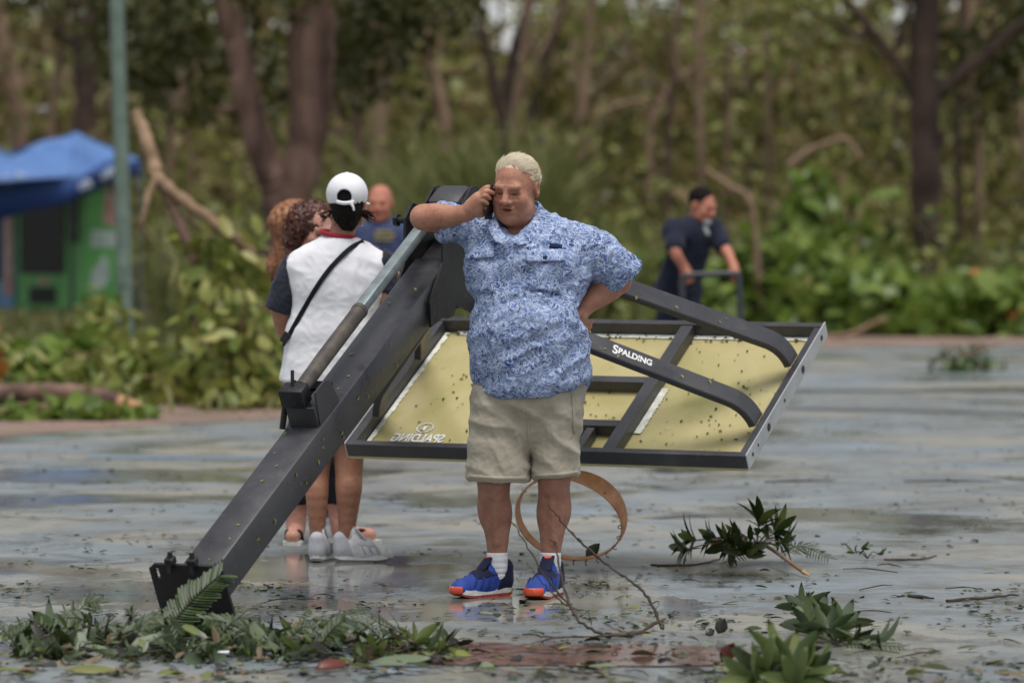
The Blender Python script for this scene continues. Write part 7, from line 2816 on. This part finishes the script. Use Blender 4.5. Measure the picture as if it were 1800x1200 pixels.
# d. right foreground
sprig('leafy_sprig', 'pale green rosette sprig of long leaves beside the crumpled red leaf', 'sprig', GA(1390, 1210, 13.75), [GA(1372, 1160, 13.85), GA(1395, 1170, 13.8), GA(1345, 1185, 13.7), GA(1425, 1180, 13.8), GA(1330, 1200, 13.65), GA(1400, 1205, 13.6)], M_twig, ME_SPRIGL, rg, 9, 0.14, 1.1, 0.005, 0.5, None, ME_SPRIG, 3)
sprig('leafy_sprig', 'wilted dark sprig lying just beyond the pale rosette sprig', 'sprig', GA(1470, 1130, 14.95), [GA(1440, 1082, 15.6), GA(1420, 1100, 15.3), GA(1455, 1110, 15.1), GA(1500, 1125, 14.95), GA(1545, 1132, 14.9), GA(1410, 1070, 15.9), GA(1480, 1100, 15.3)], M_twig, ME_SPRIG, rg, 8, 0.115, 1.25, 0.005, 0.05, None, ME_GREY, 4)
frond('thin feathery frond trailing from the wilted dark sprig', [GA(1480, 1130, 14.9), GA(1530, 1132, 14.85), GA(1585, 1138, 14.8)], 0.05, 0.25, rg, 14)
# e. sticks
for lab, pts, r in (('short thick stick lying beyond the wilted dark sprig', [(1598, 1049), (1620, 1052), (1642, 1055)], 0.008),
                    ('long dark stick with a side stub on the bare court', [(1665, 1058), (1700, 1056), (1745, 1053), (1785, 1047)], 0.0075),
                    ('thin stick pointing at the leafy green branch', [(1145, 994), (1180, 996), (1230, 994), (1262, 984)], 0.006),
                    ('thin stick on the court by the small standing sprig', [(1555, 984), (1590, 985), (1625, 984), (1645, 977)], 0.005),
                    ('mossy stick lying far off under the board corner', [(1345, 848), (1400, 847), (1468, 846)], 0.006),
                    ('thin dark stick far off by the court lines', [(1590, 846), (1690, 846), (1760, 848)], 0.005)):
    o = stem_obj('stick', [G(px, py, r * 0.9) for px, py in pts], [r * 0.8, r, r * 0.7, r * 0.4], M_twig, None, 7, r * 0.8, 3, 4)
    tag(o, lab, 'stick')
# small broken twigs
for i in range(26):
    px, py = rgn.uniform(500, 1790), rgn.uniform(960, 1195)
    a, L_ = rgn.random() * 6.28, rgn.uniform(0.05, 0.16)
    p = G(px, py, 0.006)
    d = Vector((math.cos(a), math.sin(a), 0)) * L_
    o = stem_obj('twig', [p - d, p + Vector((d.y, -d.x, 0.02)) * 0.12 + Vector((0, 0, 0.006)), p + d], [0.0022, 0.003, 0.0015], M_twig, None, 5, 0.003, i, 3)
    tag(o, 'short dark twig snapped off and lying on the wet court', 'twig', 'short twigs on the court')
# f. dark bunch far off on the right
bough(1700, 39.2, 0.40, 0.3, 0.30, 36, 110, 0.10, 'pale', 'low dark green branch lying alone on the far court', None, 430, 0.6, 0.0)
for ch in bpy.data.objects:
    if ch.name.startswith('fallen_bough') and ch.get('label', '').startswith('low dark green'):
        for c in ch.children:
            if c.name.startswith('leaf'):
                c.data = ME_DEEP
            elif c.name.startswith('foliage'):
                c.data.materials[0] = M_leaf_deep
# g. loose leaves: the larger ones singly, the crumbs as one litter
rgn = np.random.default_rng(5)
KINDS = [('olive green leaf lying loose on the wet court', 'loose olive leaves on the court', leaf_obj_mesh(tpl_long(0.15, 0.1, 0.42), M_leaf_fg, 'loose_leaf')),
         ('yellowing leaf lying loose on the wet court', 'loose yellowing leaves on the court', leaf_obj_mesh(tpl_long(0.15, 0.12, 0.45), M_leaf_yel, 'loose_leaf')),
         ('brown dead leaf lying loose on the wet court', 'loose brown leaves on the court', leaf_obj_mesh(tpl_long(0.3, 0.2, 0.45), M_leaf_tan, 'loose_leaf')),
         ('dark wet leaf lying loose on the wet court', 'loose dark leaves on the court', leaf_obj_mesh(tpl_long(0.3, 0.2, 0.5), M_leaf_dk, 'loose_leaf')),
         ('grey-green leaf underside up, loose on the wet court', 'loose grey leaves on the court', leaf_obj_mesh(tpl_long(0.15, 0.1, 0.4), M_leaf_grey, 'loose_leaf'))]


def loose(px, py, kind, ln):
    lab, grp, me = KINDS[kind]
    p = G(px, py, 0.008 + 0.01 * rgn.random())
    a = rgn.random() * 6.28
    M = Matrix.Translation(p) @ Matrix.Rotation(a, 4, 'Z') @ Matrix.Rotation(rgn.normal() * 0.25, 4, 'X') @ Matrix.Rotation(-0.1 + rgn.normal() * 0.12, 4, 'Y') @ Matrix.Diagonal((ln, ln, ln, 1))
    o = shared('fallen_leaf', me, M, None, None)
    tag(o, lab, 'leaf', grp)


PK = [0.36, 0.18, 0.18, 0.12, 0.16]
for i in range(120):                                        # thick along the bottom of the picture
    loose(rgn.uniform(0, 1800), rgn.uniform(1168, 1200) if i % 3 else rgn.uniform(1140, 1200), rgn.choice(5, p=PK), rgn.uniform(0.05, 0.11))
for i in range(60):
    loose(rgn.uniform(860, 1800), rgn.uniform(1060, 1165), rgn.choice(5, p=PK), rgn.uniform(0.04, 0.09))
for i in range(26):
    loose(rgn.uniform(0, 1800), rgn.uniform(860, 1060), rgn.choice(5, p=[0.4, 0.15, 0.15, 0.25, 0.05]), rgn.uniform(0.04, 0.07))
n = 5200
yy = 13.4 + (46 - 13.4) * rgn.random(n) ** 2.2
xx = (rgn.random(n) - 0.5) * 0.30 * yy
pp = np.stack([xx, yy, np.full(n, 0.006)], 1)
kk = vnoise(pp, 0.9, 3) + 0.6 * vnoise(pp, 3.0, 4)
pp = pp[kk > -0.05]
n = 5200
yy = 13.5 + 4.2 * rgn.random(n)
xx = (rgn.random(n) - 0.42) * 0.29 * yy
p2 = np.stack([xx, yy, np.full(n, 0.007)], 1)
kk = vnoise(p2, 1.6, 13) + 0.7 * vnoise(p2, 5.0, 14)
pp = np.concatenate([pp, p2[kk > 0.36]])
pp = pp[rgn.permutation(len(pp))]
for m, sel in ((M_leaf_dk, 0), (M_leaf_fg, 1), (M_leaf_tan, 2), (M_leaf_fg, 3)):
    q = pp[sel::4]
    rot = rand_rot(rgn, len(q), 3.0)
    o = leaf_cloud('leaf_litter', TQ, q, 0.022 + 0.035 * rgn.random(len(q)), rot, m)
    o['kind'] = 'stuff'
# bits of leaf stuck to the hoop and the board
V, F = [], []
q, rr_, sz = [], [], []
Bm = np.array(((HH.x, HA.x, HN.x), (HH.y, HA.y, HN.y), (HH.z, HA.z, HN.z)))


def stick_on(p, n_, size):
    a = rgn.random() * 6.28
    c, s_ = math.cos(a), math.sin(a)
    x = HH if abs(n_.dot(HH)) < 0.9 else HA
    x = (x - n_ * x.dot(n_)).normalized()
    y = n_.cross(x)
    d = x * c + y * s_
    e = n_.cross(d)
    q.append(tuple(p + n_ * 0.003))
    rr_.append(np.array(((d.x, e.x, n_.x), (d.y, e.y, n_.y), (d.z, e.z, n_.z))))
    sz.append(size)


for i in range(190):
    u, v = rgn.uniform(-0.86, 0.86), (rgn.beta(1.0, 1.5) - 0.47) * 1.0
    stick_on(bp(u, v, zc), HN, rgn.uniform(0.008, 0.026))
for i in range(60):
    stick_on(bp(rgn.uniform(-0.86, 0.86), BH / 2 - 0.04 - abs(rgn.normal()) * 0.02, zc + 0.002), HN, rgn.uniform(0.012, 0.03))
Vv, Fv = scatter(TQ, np.array(q), np.array(sz), np.array(rr_))
o = obj('leaf_bits', np_mesh(Vv, Fv), M_leaf_fg, hoop)
o['kind'] = 'stuff'
q, rr_, sz = [], [], []
for i in range(34):
    t = rgn.uniform(0.1, 2.1)
    if rgn.random() < 0.5:
        stick_on(hp(t, PH, rgn.uniform(-0.06, 0.06)), HN, rgn.uniform(0.012, 0.03))
    else:
        stick_on(hp(t, rgn.uniform(-0.06, 0.06), PH), HH, rgn.uniform(0.012, 0.028))
for sg in ((1, True), (1, False)):
    _, p0, c, T_ = ARMS[sg]
    S = (HA - T_ * HA.dot(T_)).normalized()
    N2 = T_.cross(S).normalized()
    N2 = N2 if N2.dot(HN) > 0 else -N2
    for i in range(8):
        stick_on(p0 + (c - p0) * rgn.uniform(0.3, 0.95) + N2 * 0.016 + S * rgn.uniform(-0.04, 0.04), N2, rgn.uniform(0.012, 0.03))
Vv, Fv = scatter(TQ, np.array(q), np.array(sz), np.array(rr_))
o = obj('leaf_bits', np_mesh(Vv, Fv), M_leaf_yel, hoop)
o['kind'] = 'stuff'
